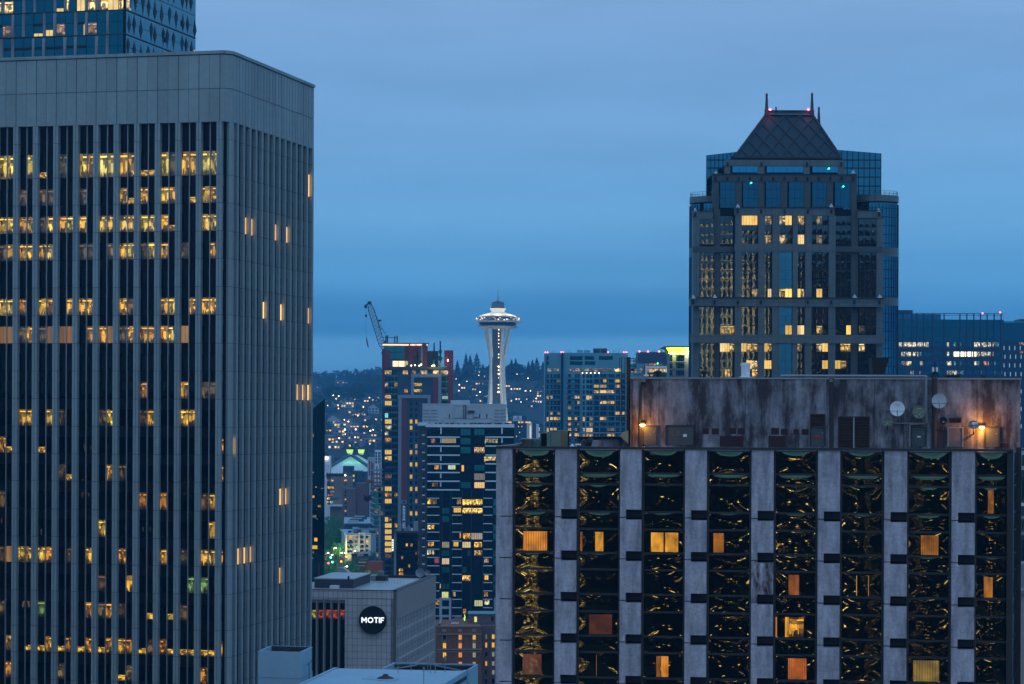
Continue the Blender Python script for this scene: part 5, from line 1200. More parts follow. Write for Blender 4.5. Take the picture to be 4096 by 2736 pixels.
    for bi, (a, b) in enumerate(bays):
        for li, (z0, z1, kd) in enumerate(lv):
            if z1 <= z0: continue
            e = .13; A_, B_ = a + .16, b - .16
            w.add(f, A_, B_, z0 + .07, z1 - .07, dg, M['glass_hotel'])
            for r0, r1, kk, c, k_ in rooms.get((bi, li), []):
                W_ = B_ - A_; w.add(f, A_ + W_ * r0 + .02, A_ + W_ * r1 - .02, z0 + .12, z1 - .22, dg + .055, M['room'] if kk == 'r' else (M['plainlit'] if r1 - r0 < .06 else M['curtain']), C(c, k_ * .8), th=.02)
        for x in (a, b - .16): m = MB(); m.box(f, x, x + .16, 0, zt - .2, dg, dg + .3); m.build('bay_frame', M['soot'], t)
        if bi < 8:
            for z0, z1, kd in lv: m = MB(); m.box(f, a + .16, b - .16, z0 - .07, z0 + .07, dg, dg + .14); m.build('transom', M['soot'], t)
        if bi == 7:
            m = MB(); m.box(f, b, f.L, 0, zt - .2, dg, dg + .2); m.build('bay_frame', M['soot'], t)
    for li, (z0, z1, kd) in enumerate(lv):
        w.add(rt, .15, rt.L - .1, z0 + .07, z1 - .07, -.3, M['glass_hotel'])
    w.finish()
    m = MB(); m.box(rt, 0, .15, 0, zt, -.4, .02); m.box(rt, rt.L - .1, rt.L, 0, zt, -.4, .02); m.build('corner_frame', M['soot'], t)
    return t, f, zt
hotel_t, hotel_f, hotel_z = near_hotel()

def penthouse():
    Dp = 184.0; f = face(630.6, Dp * 1.0065, 1020.6, Dp / 1.0165, 430); t = thing('rooftop_plant_house', 'long soot-stained concrete plant house on the roof of the pier hotel', 'rooftop building', (f.A.x + 14, Dp + 6, hotel_z))
    zt = f.z(825, 377.6); z0 = hotel_z - .3
    px = [630.6, 659, 702, 745.2, 788, 830.5, 874.3, 903.8, 933.8, 977, 1020.6]; S = [f.s(x, 410) for x in px]
    for a, b in zip(S, S[1:]): m = MB(); m.box(f, a + .02, b - .02, z0, zt - .12, -.4, 0); m.build('wall_panel', M['conc_pent'], t)
    m = MB(); m.prism([f.A - f.n * .05 + f.u * .05, f.B - f.n * .05 - f.u * .05, f.B - f.n * 12 - f.u * .05, f.A - f.n * 12 + f.u * .05], z0, zt - .14); m.build('core', M['soot'], t)
    lw = Face(f.A - f.n * 12, f.A); m = MB(); m.box(lw, 0, lw.L, z0, zt - .12, -.2, .02); m.build('side_wall', M['conc_pent'], t)
    m = MB(); m.box(f, -.05, f.L + .05, zt - .13, zt, -12, .1); m.build('roof_slab', M['steel'], t)
    R_ = lambda x0, y0, x1, y1: f.rect(x0, y0, x1, y1, 0)
    def bx(nm, x0, y0, x1, y1, d0, d1, mat, lab=None): s0, s1, a, b_ = R_(x0, y0, x1, y1); m = MB(); m.box(f, s0, s1, a, b_, d0, d1); return m.build(nm, M[mat] if isinstance(mat, str) else mat, t, label=lab)
    for x0, y0, x1, y1 in ((702.9, 428.4, 708.8, 434.2), (711.7, 428.4, 719, 434.4), (729.2, 427.9, 736.1, 434), (737.8, 428.2, 744.7, 434.4), (771, 427.9, 779, 434.6), (780.8, 428.8, 787.5, 434.8), (793.4, 429.2, 798.6, 434.8), (801.6, 429, 808.6, 435), (768.5, 435.8, 785, 447.4), (719.8, 436, 743.5, 446.9)):
        bx('painted_patch', x0, y0, x1, y1, 0, .012, 'patch')
    bx('painted_patch', 997.5, 443.3, 1008, 447.4, 0, .012, 'patch')
    # doors
    def door(x0, y0, x1, y1, mat, lab, double=False):
        d = thing('roof_door', lab, 'door', f.pt(f.s((x0 + x1) / 2, y1), z0 + .3, .05), 'doors of the rooftop plant house'); s0, s1, a, b_ = R_(x0, y0, x1, y1); a = z0 + .3
        m = MB(); m.box(f, s0 - .09, s0, a, b_ + .09, 0, .14); m.box(f, s1, s1 + .09, a, b_ + .09, 0, .14); m.box(f, s0, s1, b_, b_ + .09, 0, .14); m.build('door_frame', M['steel'] if mat != 'doorgrey' else M['soot'], d)
        n = 2 if double else 1
        for i in range(n): q0, q1 = s0 + (s1 - s0) * i / n, s0 + (s1 - s0) * (i + 1) / n; m = MB(); m.box(f, q0 + .01, q1 - .01, a, b_, 0, .07); lf_ = m.build('door_leaf', M[mat], d)
        m = MB(); h = f.pt(s1 - .15 if not double else (s0 + s1) / 2 - .1, a + 1.0, .07); m.tube(h, h + Vector((f.n.x, f.n.y, 0)) * .09, .045, 8); m.build('door_handle', M['steel'], lf_)
        return d
    door(643.6, 426.6, 656.6, 448, 'doorgrey', 'grey single roof door under the left amber lamp')
    d = door(666.6, 426.2, 693.4, 448, 'doorgrey', 'grey double roof door with a small white notice', True)
    s0, s1, a, b_ = R_(683.2, 434.1, 686.9, 436.8); m = MB(); m.box(f, s0, s1, a, b_, .07, .09); m.build('notice', M['white'], d)
    s0, s1, a, b_ = R_(676, 434.6, 679.3, 435); m = MB(); m.box(f, s0, s1, a, b_, .07, .12); m.build('push_bar', M['steel'], d)
    d = door(811, 428, 824.4, 448, 'doorgrey', 'greenish roof door below a louvre with a red notice')
    s0, s1, a, b_ = R_(813.2, 436.8, 821.8, 439); m = MB(); m.box(f, s0, s1, a, b_, .07, .09); m.build('notice', plain('red_notice', (.35, .02, .03), .5, .05), d)
    d = door(912, 428, 925.4, 448.5, 'doorgrey', 'dark grey roof door with a small pale notice below the dishes')
    s0, s1, a, b_ = R_(917.2, 436, 920.7, 437.4); m = MB(); m.box(f, s0, s1, a, b_, .07, .09); m.build('notice', M['white'], d)
    door(948.6, 428.2, 962.2, 448.6, 'doorlight', 'pale mauve roof door left of the grey oval dish')
    door(985.4, 428.2, 998.6, 448.6, 'doorgrey', 'roof door under the right-hand bright amber lamp')
    # louvres
    def louvre(x0, y0, x1, y1, n, lab, cat='louvre'):
        d = thing('louvre', lab, cat, f.pt(f.s((x0 + x1) / 2, y1), f.z(x0, y1), .05), 'louvres of the rooftop plant house'); s0, s1, a, b_ = R_(x0, y0, x1, y1)
        m = MB(); m.box(f, s0, s1, a, b_, 0, .03); m.build('dark_recess', M['black'], d)
        m = MB(); m.box(f, s0 - .08, s0, a, b_ + .08, 0, .16); m.box(f, s1, s1 + .08, a, b_ + .08, 0, .16); m.box(f, s0, s1, b_, b_ + .08, 0, .16); m.build('louvre_frame', M['rust'], d)
        m = MB()
        for i in range(n):
            z = a + (b_ - a) * (i + .3) / n; h = (b_ - a) / n * .45
            m.face([f.pt(s0, z, .13), f.pt(s1, z, .13), f.pt(s1, z + h, .04), f.pt(s0, z + h, .04)]); m.face([f.pt(s0, z, .13), f.pt(s0, z - .015, .13), f.pt(s1, z - .015, .13), f.pt(s1, z, .13)])
        m.build('slats', M['rust'], d); return d, s0, s1, a, b_
    d, s0, s1, a, b_ = louvre(839, 417.4, 868.6, 447.8, 20, 'large rusty double louvre at the middle of the plant house'); m = MB(); m.box(f, (s0 + s1) / 2 - .06, (s0 + s1) / 2 + .06, a, b_, .03, .18); m.build('mullion', M['steel'], d)
    louvre(811, 415, 824.3, 426.4, 8, 'square dark louvre above the greenish roof door'); louvre(950, 418.6, 960.5, 423, 3, 'small dark louvre above the pale mauve door')
    # pipes
    def pipe(nm, pts, r, mat): m = MB(); m.sweep([f.pt(f.s(x, y), f.z(x, y), d) for x, y, d in pts], [r] * len(pts), 0, 8); return m.build(nm, M[mat], t)
    pipe('downpipe', [(831.4, 378, .18), (831.4, 448, .18)], .16, 'soot'); pipe('downpipe', [(934.4, 378, .15), (934.4, 448, .15)], .2, 'soot'); pipe('downpipe', [(643.4, 379, .15), (643.4, 383, .15), (640.6, 386, .15), (640.2, 446, .15)], .1, 'soot')
    pipe('conduit', [(825.4, 378, .1), (825.4, 413.6, .1)], .05, 'steel'); pipe('conduit', [(780.8, 375.8, .0), (850, 375.9, 0), (926, 376.3, 0)], .09, 'steel'); pipe('conduit', [(926, 376.3, 0), (926, 378, .15), (926.2, 423, .15)], .1, 'steel')
    pipe('conduit', [(889, 423.3, .1), (926, 423.3, .1)], .05, 'steel'); pipe('conduit', [(909.8, 446, .1), (909.8, 424.6, .1), (925, 424, .1)], .045, 'steel'); pipe('conduit', [(828.9, 448, .1), (828.9, 425, .1)], .05, 'steel')
    bx('downpipe_head', 829.6, 378.8, 833, 382, 0, .45, 'acgreen'); bx('downpipe_head', 641, 379, 646, 382, 0, .45, 'acgreen')
    o = bx('fire_alarm_box', 695.2, 432.2, 699.2, 435, 0, .15, 'soot'); bx('alarm_bell', 695.9, 435.2, 698.6, 440.4, 0, .16, 'patch')
    bx('switch_box', 787.8, 432, 790, 436.5, 0, .12, 'steel') if False else None
    # lamps
    for x, y, lab, en in ((642.8, 424.8, 'amber wall lamp glowing at the left end of the plant house', 130), (981.8, 427.4, 'amber wall lamp glowing brightly beside the right-hand roof door', 260)):
        q = f.pt(f.s(x, y), f.z(x, y), .3); d = thing('wall_lamp', lab, 'lamp', q, 'amber wall lamps of the plant house'); m = MB(); m.box(f, f.s(x, y) - .18, f.s(x, y) + .18, q.z + .05, q.z + .16, 0, .34); m.build('lamp_housing', M['soot'], d)
        m = MB(); m.lathe(q - Vector((0, 0, .02)), [(0, -.14), (.16, -.06), (.2, .05), (0, .06)], 10); m.build('lamp_globe', M['sodium'], d)
        lamp('POINT', f.pt(f.s(x, y), q.z - .1, .75), en, (1, .36, .04), .12, parent=d)
    # dishes: concave reflector facing the camera with three feed struts
    def dish(x, y, rx, ry, mat, lab, mast, logo=None, foot=None):
        rm = rx * Dp / F; c = f.pt(f.s(x, y), f.z(x, y), 1.0); d = thing('satellite_dish', lab, 'satellite dish', c, 'satellite dishes on the plant house'); n3 = Vector((f.n.x, f.n.y, .25)).normalized(); u3 = Vector((f.u.x, f.u.y, 0)); v3 = n3.cross(u3).normalized(); ky = ry / rx
        m = MB(); K = 28; q = lambda k, r_, o: c + u3 * math.cos(k * 2 * math.pi / K) * rm * r_ + v3 * math.sin(k * 2 * math.pi / K) * rm * r_ * ky + n3 * (o + .16 * (r_ * r_ - 1) * rm * 1.6)
        for (r0, r1) in ((0, .35), (.35, .7), (.7, 1)):
            for k in range(K):
                a_, b1, c1, d1 = q(k, r0, 0), q(k + 1, r0, 0), q(k + 1, r1, 0), q(k, r1, 0)
                m.face([a_, d1, c1, b1] if r0 else [a_, d1, c1], smooth=True)
                a2, b2, c2, d2 = [p - n3 * .03 for p in (a_, b1, c1, d1)]; m.face([a2, b2, c2, d2] if r0 else [a2, c2, d2], smooth=True)
        for k in range(K): m.face([q(k, 1, 0), q(k + 1, 1, 0), q(k + 1, 1, -.03), q(k, 1, -.03)][::-1])
        m.build('reflector', M[mat], d)
        fd = c + n3 * rm * .9 - v3 * rm * ky * .55; m = MB()
        for aa in (200, 340, 270): m.tube(c + u3 * math.cos(R(aa)) * rm * .95 + v3 * math.sin(R(aa)) * rm * .95 * ky, fd, .022, 4)
        fs_ = m.build('feed_struts', M['soot'], d); m = MB(); m.tube(fd, fd - n3 * .2, .07, 8); m.build('feed_horn', M['steel'], fs_)
        m = MB(); b0 = c - n3 * rm * .3; p2 = f.pt(f.s(mast[0], mast[1]), f.z(mast[0], mast[1]), .75); p3 = f.pt(f.s(mast[0], mast[1]), f.z(mast[0], mast[1]), .05)
        m.tube(b0, p2, .05, 6); m.tube(p2, p3, .05, 6); m.tube(b0, f.pt(f.s(mast[0] + (9 if mast[0] < x + 2 else -9), y + 2), f.z(x, y + 2), .03), .03, 4)
        if foot: m.tube(b0, f.pt(f.s(foot[0], foot[1]), f.z(foot[0], foot[1]), .05), .03, 4)
        m.build('mast', M['soot'], d)
        if logo == 'bolt':
            m = MB(); z = [(-.4, .38), (-.1, .62), (.02, .52), (.45, .66), (.15, .42), (.0, .5), (-.4, .3)]
            pts = [c + u3 * a_ * rm + v3 * b1 * rm * ky + n3 * .03 for a_, b1 in z]; m.face([pts[0], pts[1], pts[2], pts[5]]); m.face([pts[2], pts[3], pts[4], pts[5]]); m.build('bolt_mark', plain('orange_mark', (.6, .42, .25), .5), d)
        if logo == 'text':
            m = MB(); m.lathe(c - u3 * rm * .55 + n3 * .05, [(.09, -.0), (.17, 0), (.17, .01)], 12); m.build('round_mark', M['white'], d)
            for i in range(5): m = MB(); p_ = c - u3 * rm * (.3 - i * .2) + n3 * .06; m.face([p_, p_ + u3 * .1, p_ + u3 * .1 + v3 * .2, p_ + v3 * .2]); m.build('letter_mark', M['white'], d)
    dish(897.1, 408.6, 7.2, 7.7, 'white', 'large white dish with an orange mark, left of its grey twin', (898.2, 421.5), 'bolt', (886, 412))
    dish(918.7, 412, 6.3, 6.6, 'acgreen', 'large grey-green dish with an orange mark below the pipe', (918.7, 422), 'bolt', (908, 423))
    dish(938.7, 401, 7.2, 7.6, 'offwhite', 'highest white dish standing over the dark downpipe', (938.9, 413), None, (928, 409))
    dish(887.1, 422, 5.6, 4.2, 'acgreen', 'small flat grey dish at the lower left of the dish group', (887.1, 429.5), None)
    dish(942.8, 420.6, 3.9, 3.7, 'black', 'small black dish left of the small louvre', (942.6, 430), None)
    dish(972.9, 424.6, 5.4, 4.1, 'steel', 'grey oval dish with a lettered rim beside the bright lamp', (973.2, 434), 'text')
    # things on top
    def top(nm, lab, cat, x, y=377): return thing(nm, lab, cat, P(x, y, Dp + 5))
    zt2 = zt
    d = top('vent_stack', 'white round vent stack with a wide cap on the plant house roof', 'vent', 745.6); c = P(745.6, 377, Dp + 5); c.z = zt2; k = (Dp + 5) / F
    m = MB(); m.lathe(c, [(4.5 * k, 0), (4.5 * k, 12 * k), (5.0 * k, 12.4 * k), (5.0 * k, 15.4 * k), (0, 15.8 * k)], 20); m.build('vent_body', M['white'], d); m = MB(); m.lathe(c, [(0, .0), (6.7 * k, .02), (6.7 * k, .12), (4.4 * k, .14)], 20); m.build('vent_base', M['white'], d)
    d = top('exhaust_hood', 'black flared exhaust hood on the plant house roof', 'hood', 881.5); a = P(871.6, 375, Dp + 4); b2 = P(890.6, 375, Dp + 4); fh = Face((a.x, a.y), (b2.x, b2.y)); zz = lambda y: P(880, y, Dp + 4).z
    m = MB(); q = lambda s, z, d_: fh.pt(s, z, d_); Lh = fh.L; A_ = [q(.1, zz(374.4), 0), q(Lh - .5, zz(374.4), 0), q(Lh - .1, zz(357.6), 0), q(0, zz(357.6), 0)]; B_ = [p + Vector((0, 1.6, 0)) for p in A_]
    m.face(A_); m.face(B_[::-1])
    for i in range(4): j = (i + 1) % 4; m.face([A_[j], A_[i], B_[i], B_[j]])
    m.build('hood_body', M['black'], d); m = MB(); m.box(fh, -.1, Lh + .3, zt2, zz(374.2), -1.7, .1); m.build('hood_base', M['rust'], d)
    d = top('antenna_tripod', 'black tripod carrying a short white panel antenna', 'antenna', 935); c = P(935, 377, Dp + 3); c.z = zt2; m = MB(); tp = c + Vector((0, 0, 8 * k))
    for dx, dy in ((-4.6, 0), (4.4, 0), (0, 6)): m.tube(c + Vector((dx * k, dy * k * 3, 0)), tp, .05, 6)
    m.tube(c, c + Vector((0, 0, 17 * k)), .045, 6); m.tube(c + Vector((-2.5 * k, 0, 6 * k)), c + Vector((2.5 * k, 0, 6 * k)), .04, 4); m.build('tripod_legs', M['black'], d)
    for dx in (-1.8, 1.8): m = MB(); m.tube(c + Vector((dx * k, 0, 7 * k)), c + Vector((dx * k, 0, 11.5 * k)), .09, 6); m.build('panel_antenna', M['white'], d)
    d = top('camera_tripod', 'thin black leaning tripod left of the black exhaust hood', 'tripod', 797); c = P(797, 377, Dp + 3); c.z = zt2; m = MB(); m.tube(c + Vector((-3 * k, 0, 0)), c + Vector((1 * k, 0, 10 * k)), .03, 4); m.tube(c + Vector((4 * k, 0, 0)), c + Vector((1 * k, 0, 10 * k)), .03, 4); m.tube(c + Vector((0, 2, 0)), c + Vector((1 * k, 0, 10 * k)), .03, 4); m.tube(c + Vector((-1 * k, 0, 4 * k)), c + Vector((3 * k, 0, 4 * k)), .02, 4); m.build('legs', M['black'], d)
    for x, lab in ((658, 'dark mushroom vent near the left end of the plant house roof'), (704, 'dark mushroom vent before the stone tower with yellow crown')):
        d = top('mushroom_vent', lab, 'vent', x); c = P(x, 377, Dp + 4); c.z = zt2; m = MB(); m.lathe(c, [(.12, 0), (.12, .3), (.32, .35), (.3, .5), (0, .62)], 12); m.build('vent_cap', M['black'], d)
    d = top('flat_duct', 'low black flat duct on the plant house roof', 'duct', 953); a = P(945.5, 377, Dp + 2); b2 = P(960, 377, Dp + 2); fh = Face((a.x, a.y), (b2.x, b2.y)); m = MB(); m.box(fh, 0, fh.L, zt2 + .12, zt2 + .3, -.6, 0); m.box(fh, .15, .3, zt2, zt2 + .12, -.5, -.1); m.box(fh, fh.L - .3, fh.L - .15, zt2, zt2 + .12, -.5, -.1); m.build('duct_body', M['black'], d)
    d = top('small_hatch', 'small dark hatch box near the right end of the plant house roof', 'hatch', 983); a = P(980.5, 377, Dp + 2); b2 = P(986, 377, Dp + 2); fh = Face((a.x, a.y), (b2.x, b2.y)); m = MB(); m.box(fh, 0, fh.L, zt2, zt2 + .3, -.5, 0); m.build('hatch_body', M['soot'], d)
    return f
pent_f = penthouse()

def hotel_wing():
    """low plant on the left end of the hotel roof"""
    z0 = hotel_z - .25
    def onroof(nm, lab, cat, x0, y0, x1, D, mat, dep=1.5, group=None):
        a, b = P(x0, 440, D), P(x1, 440, D); f = Face((a.x, a.y), (b.x, b.y)); t = thing(nm, lab, cat, (a.x, a.y, z0), group); zt = P((x0 + x1) / 2, y0, D).z
        return t, f, zt
    t, f, zt = onroof('back_wall', 'low soot-stained parapet wall behind the rooftop units', 'wall', 577, 436.6, 630.4, 192, '')
    m = MB(); m.box(f, 0, f.L, z0, zt - .15, -.3, 0); m.build('wall', M['conc_pent'], t); m = MB(); m.box(f, 0, f.L, zt - .15, zt, -.5, .25); m.build('coping', M['black'], t)
    m = MB(); m.tube(f.pt(.2, zt + .25, .1), f.pt(f.L * .95, zt + .28, .1), .05, 6)
    for i in range(7): m.tube(f.pt(.4 + i * f.L / 7.3, zt, .1), f.pt(.4 + i * f.L / 7.3, zt + .26, .1), .03, 4)
    m.build('hand_rail', M['steel'], t)
    t, f, zt = onroof('rusty_box', 'low rust-streaked metal box at the left corner of the hotel roof', 'box', 521.6, 438.6, 539.6, 186, '')
    m = MB(); m.box(f, 0, f.L, z0, zt - .06, -2, 0); m.build('box_body', stained('rust_streaked_sheet', (.10, .13, .13), (.09, .03, .02), .5, 1.2, .3), t); m = MB(); m.box(f, -.05, f.L + .05, zt - .06, zt, -2.05, .05); m.build('box_lid', M['steel'], t)
    t, f, zt = onroof('green_drum', 'small green drum beside the rust-streaked box', 'drum', 535.6, 439.7, 539.3, 183, '')
    m = MB(); m.lathe(f.pt(f.L / 2, z0, 0), [(.28, 0), (.28, zt - z0 - .15), (.2, zt - z0), (0, zt - z0)], 14); m.build('drum_body', plain('green_drum_paint', (.02, .12, .08), .5), t)
    t, f, zt = onroof('open_cabinet', 'open dark-fronted machine cabinet left of the sage cabinet', 'cabinet', 539.8, 432.2, 549.2, 184, '')
    m = MB(); th = .1; m.box(f, 0, th, z0, zt, -1.2, 0); m.box(f, f.L - .18, f.L, z0, zt, -1.2, 0); m.box(f, th, f.L - .18, zt - .1, zt, -1.2, 0); m.box(f, th, f.L - .18, z0, z0 + .1, -1.2, 0); m.build('cabinet_case', M['acgreen'], t)
    m = MB(); m.box(f, th, f.L - .18, z0 + .1, zt - .1, -1.2, -.5); 
    for i in range(4): z = z0 + .25 + i * .25; m.box(f, .18, f.L - .3 - (i % 2) * .12, z, z + .08, -.5, -.2)
    m.build('machinery', M['black'], t)
    t, f, zt = onroof('sage_cabinet', 'tall sage-green metal cabinet on the hotel roof', 'cabinet', 551, 430.9, 561, 184, '')
    m = MB(); m.box(f, 0, f.L, z0, zt, -1.8, 0); m.build('cabinet_body', M['acgreen'], t); m = MB(); m.box(f, -.03, f.L + .03, zt, zt + .05, -1.85, .04); m.build('cabinet_top', M['steel'], t)
    t, f, zt = onroof('tan_cabinet', 'tan-edged cabinet joined right of the sage-green cabinet', 'cabinet', 561.1, 430.2, 567.8, 185, '')
    m = MB(); m.box(f, 0, f.L * .45, z0, zt, -1.8, 0); m.build('tan_panel', plain('tan_panel', (.30, .19, .12), .6), t); m = MB(); m.box(f, f.L * .45, f.L, z0, zt, -1.8, -.05); m.build('cabinet_body', M['acgreen'], t); m = MB(); m.box(f, f.L, f.L + .12, z0, zt - .05, -1.6, .0); m.build('dark_edge', M['black'], t)
    t, f, zt = onroof('fan_unit', 'low silver fan unit with a dark round duct mouth', 'fan unit', 587.5, 440.4, 599.8, 183, '')
    m = MB(); m.box(f, f.L * .35, f.L * .92, z0, zt, -1.2, 0); m.build('unit_body', M['steel'], t)
    m = MB(); a = f.pt(f.L * .38, z0 + .45, -.2); m.sweep([a, a + Vector((-.35, 0, .1)), a + Vector((-.62, 0, -.25))], [.3, .34, .38], 0, 12); m.build('duct_mouth', plain('dark_green_duct', (.01, .03, .02), .5), t)
    m = MB(); m.tube(f.pt(f.L * .98, z0, 0), f.pt(f.L * .98, zt + .05, 0), .07, 6); m.build('pipe_stub', plain('copper_pipe', (.35, .18, .1), .5), t)
    t, f, zt = onroof('low_vent', 'tiny white cone vent near the hotel roof edge', 'vent', 570.5, 443.5, 574, 180, '')
    m = MB(); m.lathe(f.pt(f.L / 2, z0 + .15, 0), [(.18, 0), (.16, .08), (0, .24)], 12); m.build('vent_cone', M['white'], t)
    t, f, zt = onroof('white_pipe', 'short white pipe lying on the hotel roof edge', 'pipe', 575, 445, 581, 179.5, '')
    m = MB(); m.tube(f.pt(0, z0 + .32, 0), f.pt(f.L, z0 + .32, 0), .06, 8); m.tube(f.pt(.1, z0, 0), f.pt(.1, z0 + .32, 0), .04, 4); m.build('pipe_body', M['white'], t)
    # tan horn on the corner of the plant house
    t = thing('tan_horn', 'tan wedge-shaped sheet jutting left from the plant house corner', 'duct horn', P(624, 437, 183.5)); c = [P(620.2, 436.2, 183.2), P(628.3, 430.8, 183.2), P(628.3, 443.6, 183.2)]; m = MB(); o = Vector((0, .9, 0))
    mid = P(624.5, 432.0, 183.2); c = [c[0], c[2], c[1], mid]; m.face(c); m.face([p + o for p in c[::-1]])
    for i in range(4): j = (i + 1) % 4; m.face([c[j], c[i], c[i] + o, c[j] + o])
    m.build('horn_sheet', plain('tan_sheet', (.45, .30, .17), .6), t)
    # steel mast frame
    t = thing('mast_frame', 'tall rusty steel ladder frame standing left of the plant house', 'steel frame', P(625, 446, 187)); m = MB(); q = lambda x, y, o=0: P(x, y, 187 + o)
    for x, y0, y1 in ((619.8, 357.8, 421), (621.6, 358, 424), (625, 358, 424)): m.tube(q(x, y0), q(x, y1), .035, 4)
    m.tube(q(628.6, 357.2), (q(628.6, 357).x, 187, z0), .16, 6)
    for y in (358, 373.5, 383, 397, 410, 420.6): m.tube(q(619.8, y), q(628.8, y), .03, 4)
    m.build('ladder_frame', M['rust'], t)
    m = MB()
    for y in (358.6, 361, 366, 371): m.tube(q(628.8, y), q(636, y), .045, 4)
    for x in (635.8, 634): m.tube(q(x, 358.5), q(x, 371), .045, 4); m.tube(q(x, 358.5, 1.2), q(x, 371, 1.2), .045, 4)
    for y in (358.6, 371): m.tube(q(635.8, y), q(635.8, y, 1.2), .045, 4)
    m.build('safety_cage', M['soot'], t)
hotel_wing()

# ================================================================ turreted stone and glass tower
def turret_tower():
    D = 530.0; f = face(689.8, D, 898.0, D, 300); t = thing('turret_tower', 'stone and glass tower with round corner turrets and a lattice hipped roof with spires', 'skyscraper', (f.A.x + 23, D + 23, 0))
    k = D / F
    def b(m, x0, y0, x1, y1, d0, d1, mat=0): s0, s1, z0, z1 = f.rect(x0, y0, x1, y1); m.box(f, s0, s1, z0, z1, d0, d1, mat)
    # masses from back to front (d measured toward the camera)
    m = MB(); b(m, 713.4, 207.8, 858.6, 9999, -20, -3.0); m.build('core', M['dark_spandrel'], t)
    m = MB(); b(m, 730, 158, 846, 207, -22, -5.6); m.build('upper_core', M['dark_spandrel'], t)
    w = Wins(t); bands = []
    def band(x0, y0, x1, y1, d, mat='beige', th=.5): m = MB(); b(m, x0, y0, x1, y1, d - th, d + .18); m.build('stone_band', M[mat], t)
    def pier(x0, y0, x1, y1, d, mat='beige'): m = MB(); b(m, x0, y0, x1, y1, d - .5, d + .15); m.build('stone_pier', M[mat], t)
    def panes(x0, y0, x1, y1, d, n, rows, mat='glass_pm', lits={}):
        for j in range(rows):
            for i in range(n):
                a, c = x0 + (x1 - x0) * i / n, x0 + (x1 - x0) * (i + 1) / n; p, q = y0 + (y1 - y0) * j / rows, y0 + (y1 - y0) * (j + 1) / rows
                L_ = lits.get((j, i))
                w.px(f, a + .12, p + .12, c - .12, q - .12, d - .35, M[L_[0]] if L_ else M[mat], C(L_[1], L_[2]) if L_ else (1, 1, 1, 1))
    # back wings, slanted tops
    for x0, x1, y0, y1 in ((706.8, 739, 155.2, 151.6), (836, 881, 149.7, 153.4)):
        s0, s1 = f.s(x0, 150), f.s(x1, 150); A_, B_ = f.pt(s0, 0, -14), f.pt(s1, 0, -14); n3 = Vector((-f.n.x, -f.n.y)) * 3
        kk = (D + 14) / D; za, zb = P(x0, y0, D + 14).z, P(x1, y1, D + 14).z
        A2 = Vector((P(x0, 150, D + 14).x, D + 14)); B2 = Vector((P(x1, 150, D + 14).x, D + 14)); m = MB(); m.prism([A2, B2, B2 + n3, A2 + n3], 0, 0, ztop=[za, zb, zb, za]); gw = m.build('glass_wing', M['glass_curve'], t)
        fw = Face(A2, B2); m = MB()
        for i in range(9): s = fw.L * i / 8; m.box(fw, s - .08, s + .08, 60, za + (zb - za) * i / 8, 0, .12)
        for y in (160, 168, 177, 186, 195): z = P(x0, y, D + 14).z; m.box(fw, 0, fw.L, z - .12, z + .12, 0, .13)
        m.build('wing_mullion', M['black'], gw)
    # roof: hipped with lattice
    c = lambda x, y, Y: P(x, y, Y)
    Yf, Yb = D + 5, D + 29; xl, xr, tl, tr = 734, 841.3, 765.4, 812.8
    zb0, zt0 = P(788, 157.8, Yf).z, P(788, 115.4, D + 12).z
    Bf = [Vector((P(xl, 157, Yf).x, Yf, zb0)), Vector((P(xr, 157, Yf).x, Yf, zb0))]; wd = Bf[1].x - Bf[0].x; dep = wd
    Bb = [Bf[0] + Vector((0, dep, 0)), Bf[1] + Vector((0, dep, 0))]; ins = (P(tl, 115, D + 12).x - P(xl, 157, Yf).x)
    Tf = [Vector((P(tl, 115, D + 12).x, Yf + 7, zt0)), Vector((P(tr, 115, D + 12).x, Yf + 7, zt0))]; Tb = [Tf[0] + Vector((0, dep - 14, 0)), Tf[1] + Vector((0, dep - 14, 0))]
    m = MB(); m.face([Bf[0], Bf[1], Tf[1], Tf[0]]); m.face([Bf[1], Bb[1], Tb[1], Tf[1]]); m.face([Bb[1], Bb[0], Tb[0], Tb[1]]); m.face([Bb[0], Bf[0], Tf[0], Tb[0]]); m.face([Tf[0], Tf[1], Tb[1], Tb[0]]); hr = m.build('hipped_roof', M['copper'], t)
    m = MB(); off = Vector((0, -.12, .06))
    lerp = lambda u, v: (Bf[0] * (1 - u) + Bf[1] * u) * (1 - v) + (Tf[0] * (1 - u) + Tf[1] * u) * v + off
    W_ = lambda v: wd * (1 - v) + (Tf[1].x - Tf[0].x) * v
    xs_ = lambda x, v: (x - (Bf[0].x * (1 - v) + Tf[0].x * v)) / W_(v)
    cx0 = (Bf[0].x + Bf[1].x) / 2; step = wd / 7.0; slope = step * 2.05
    for sg in (-1, 1):
        for i in range(-9, 17):
            pts = []
            for q in range(41):
                v = q / 40; x = Bf[0].x + i * step + sg * v * slope * 2.0 * .62; u = xs_(x, v)
                if 0 <= u <= 1: pts.append(lerp(u, v))
            if len(pts) > 1: m.tube(pts[0], pts[-1], .17, 4)
    for a_, b_ in ((Bf[0], Tf[0]), (Bf[1], Tf[1]), (Bb[1], Tb[1]), (Bf[0], Bf[1]), (Bf[1], Bb[1])): m.tube(a_ + off, b_ + off, .3, 4)
    m.build('roof_lattice', M['soot'], hr)
    m = MB(); fr = Face((Tf[0].x - .3, Tf[0].y - .4), (Tf[1].x + .3, Tf[1].y - .4)); m.box(fr, 0, fr.L, zt0, P(788, 114.4, D + 12).z, -.4, .1); m.box(fr, 0, fr.L, P(788, 111.3, D + 12).z, P(788, 110.4, D + 12).z, -.4, .1)
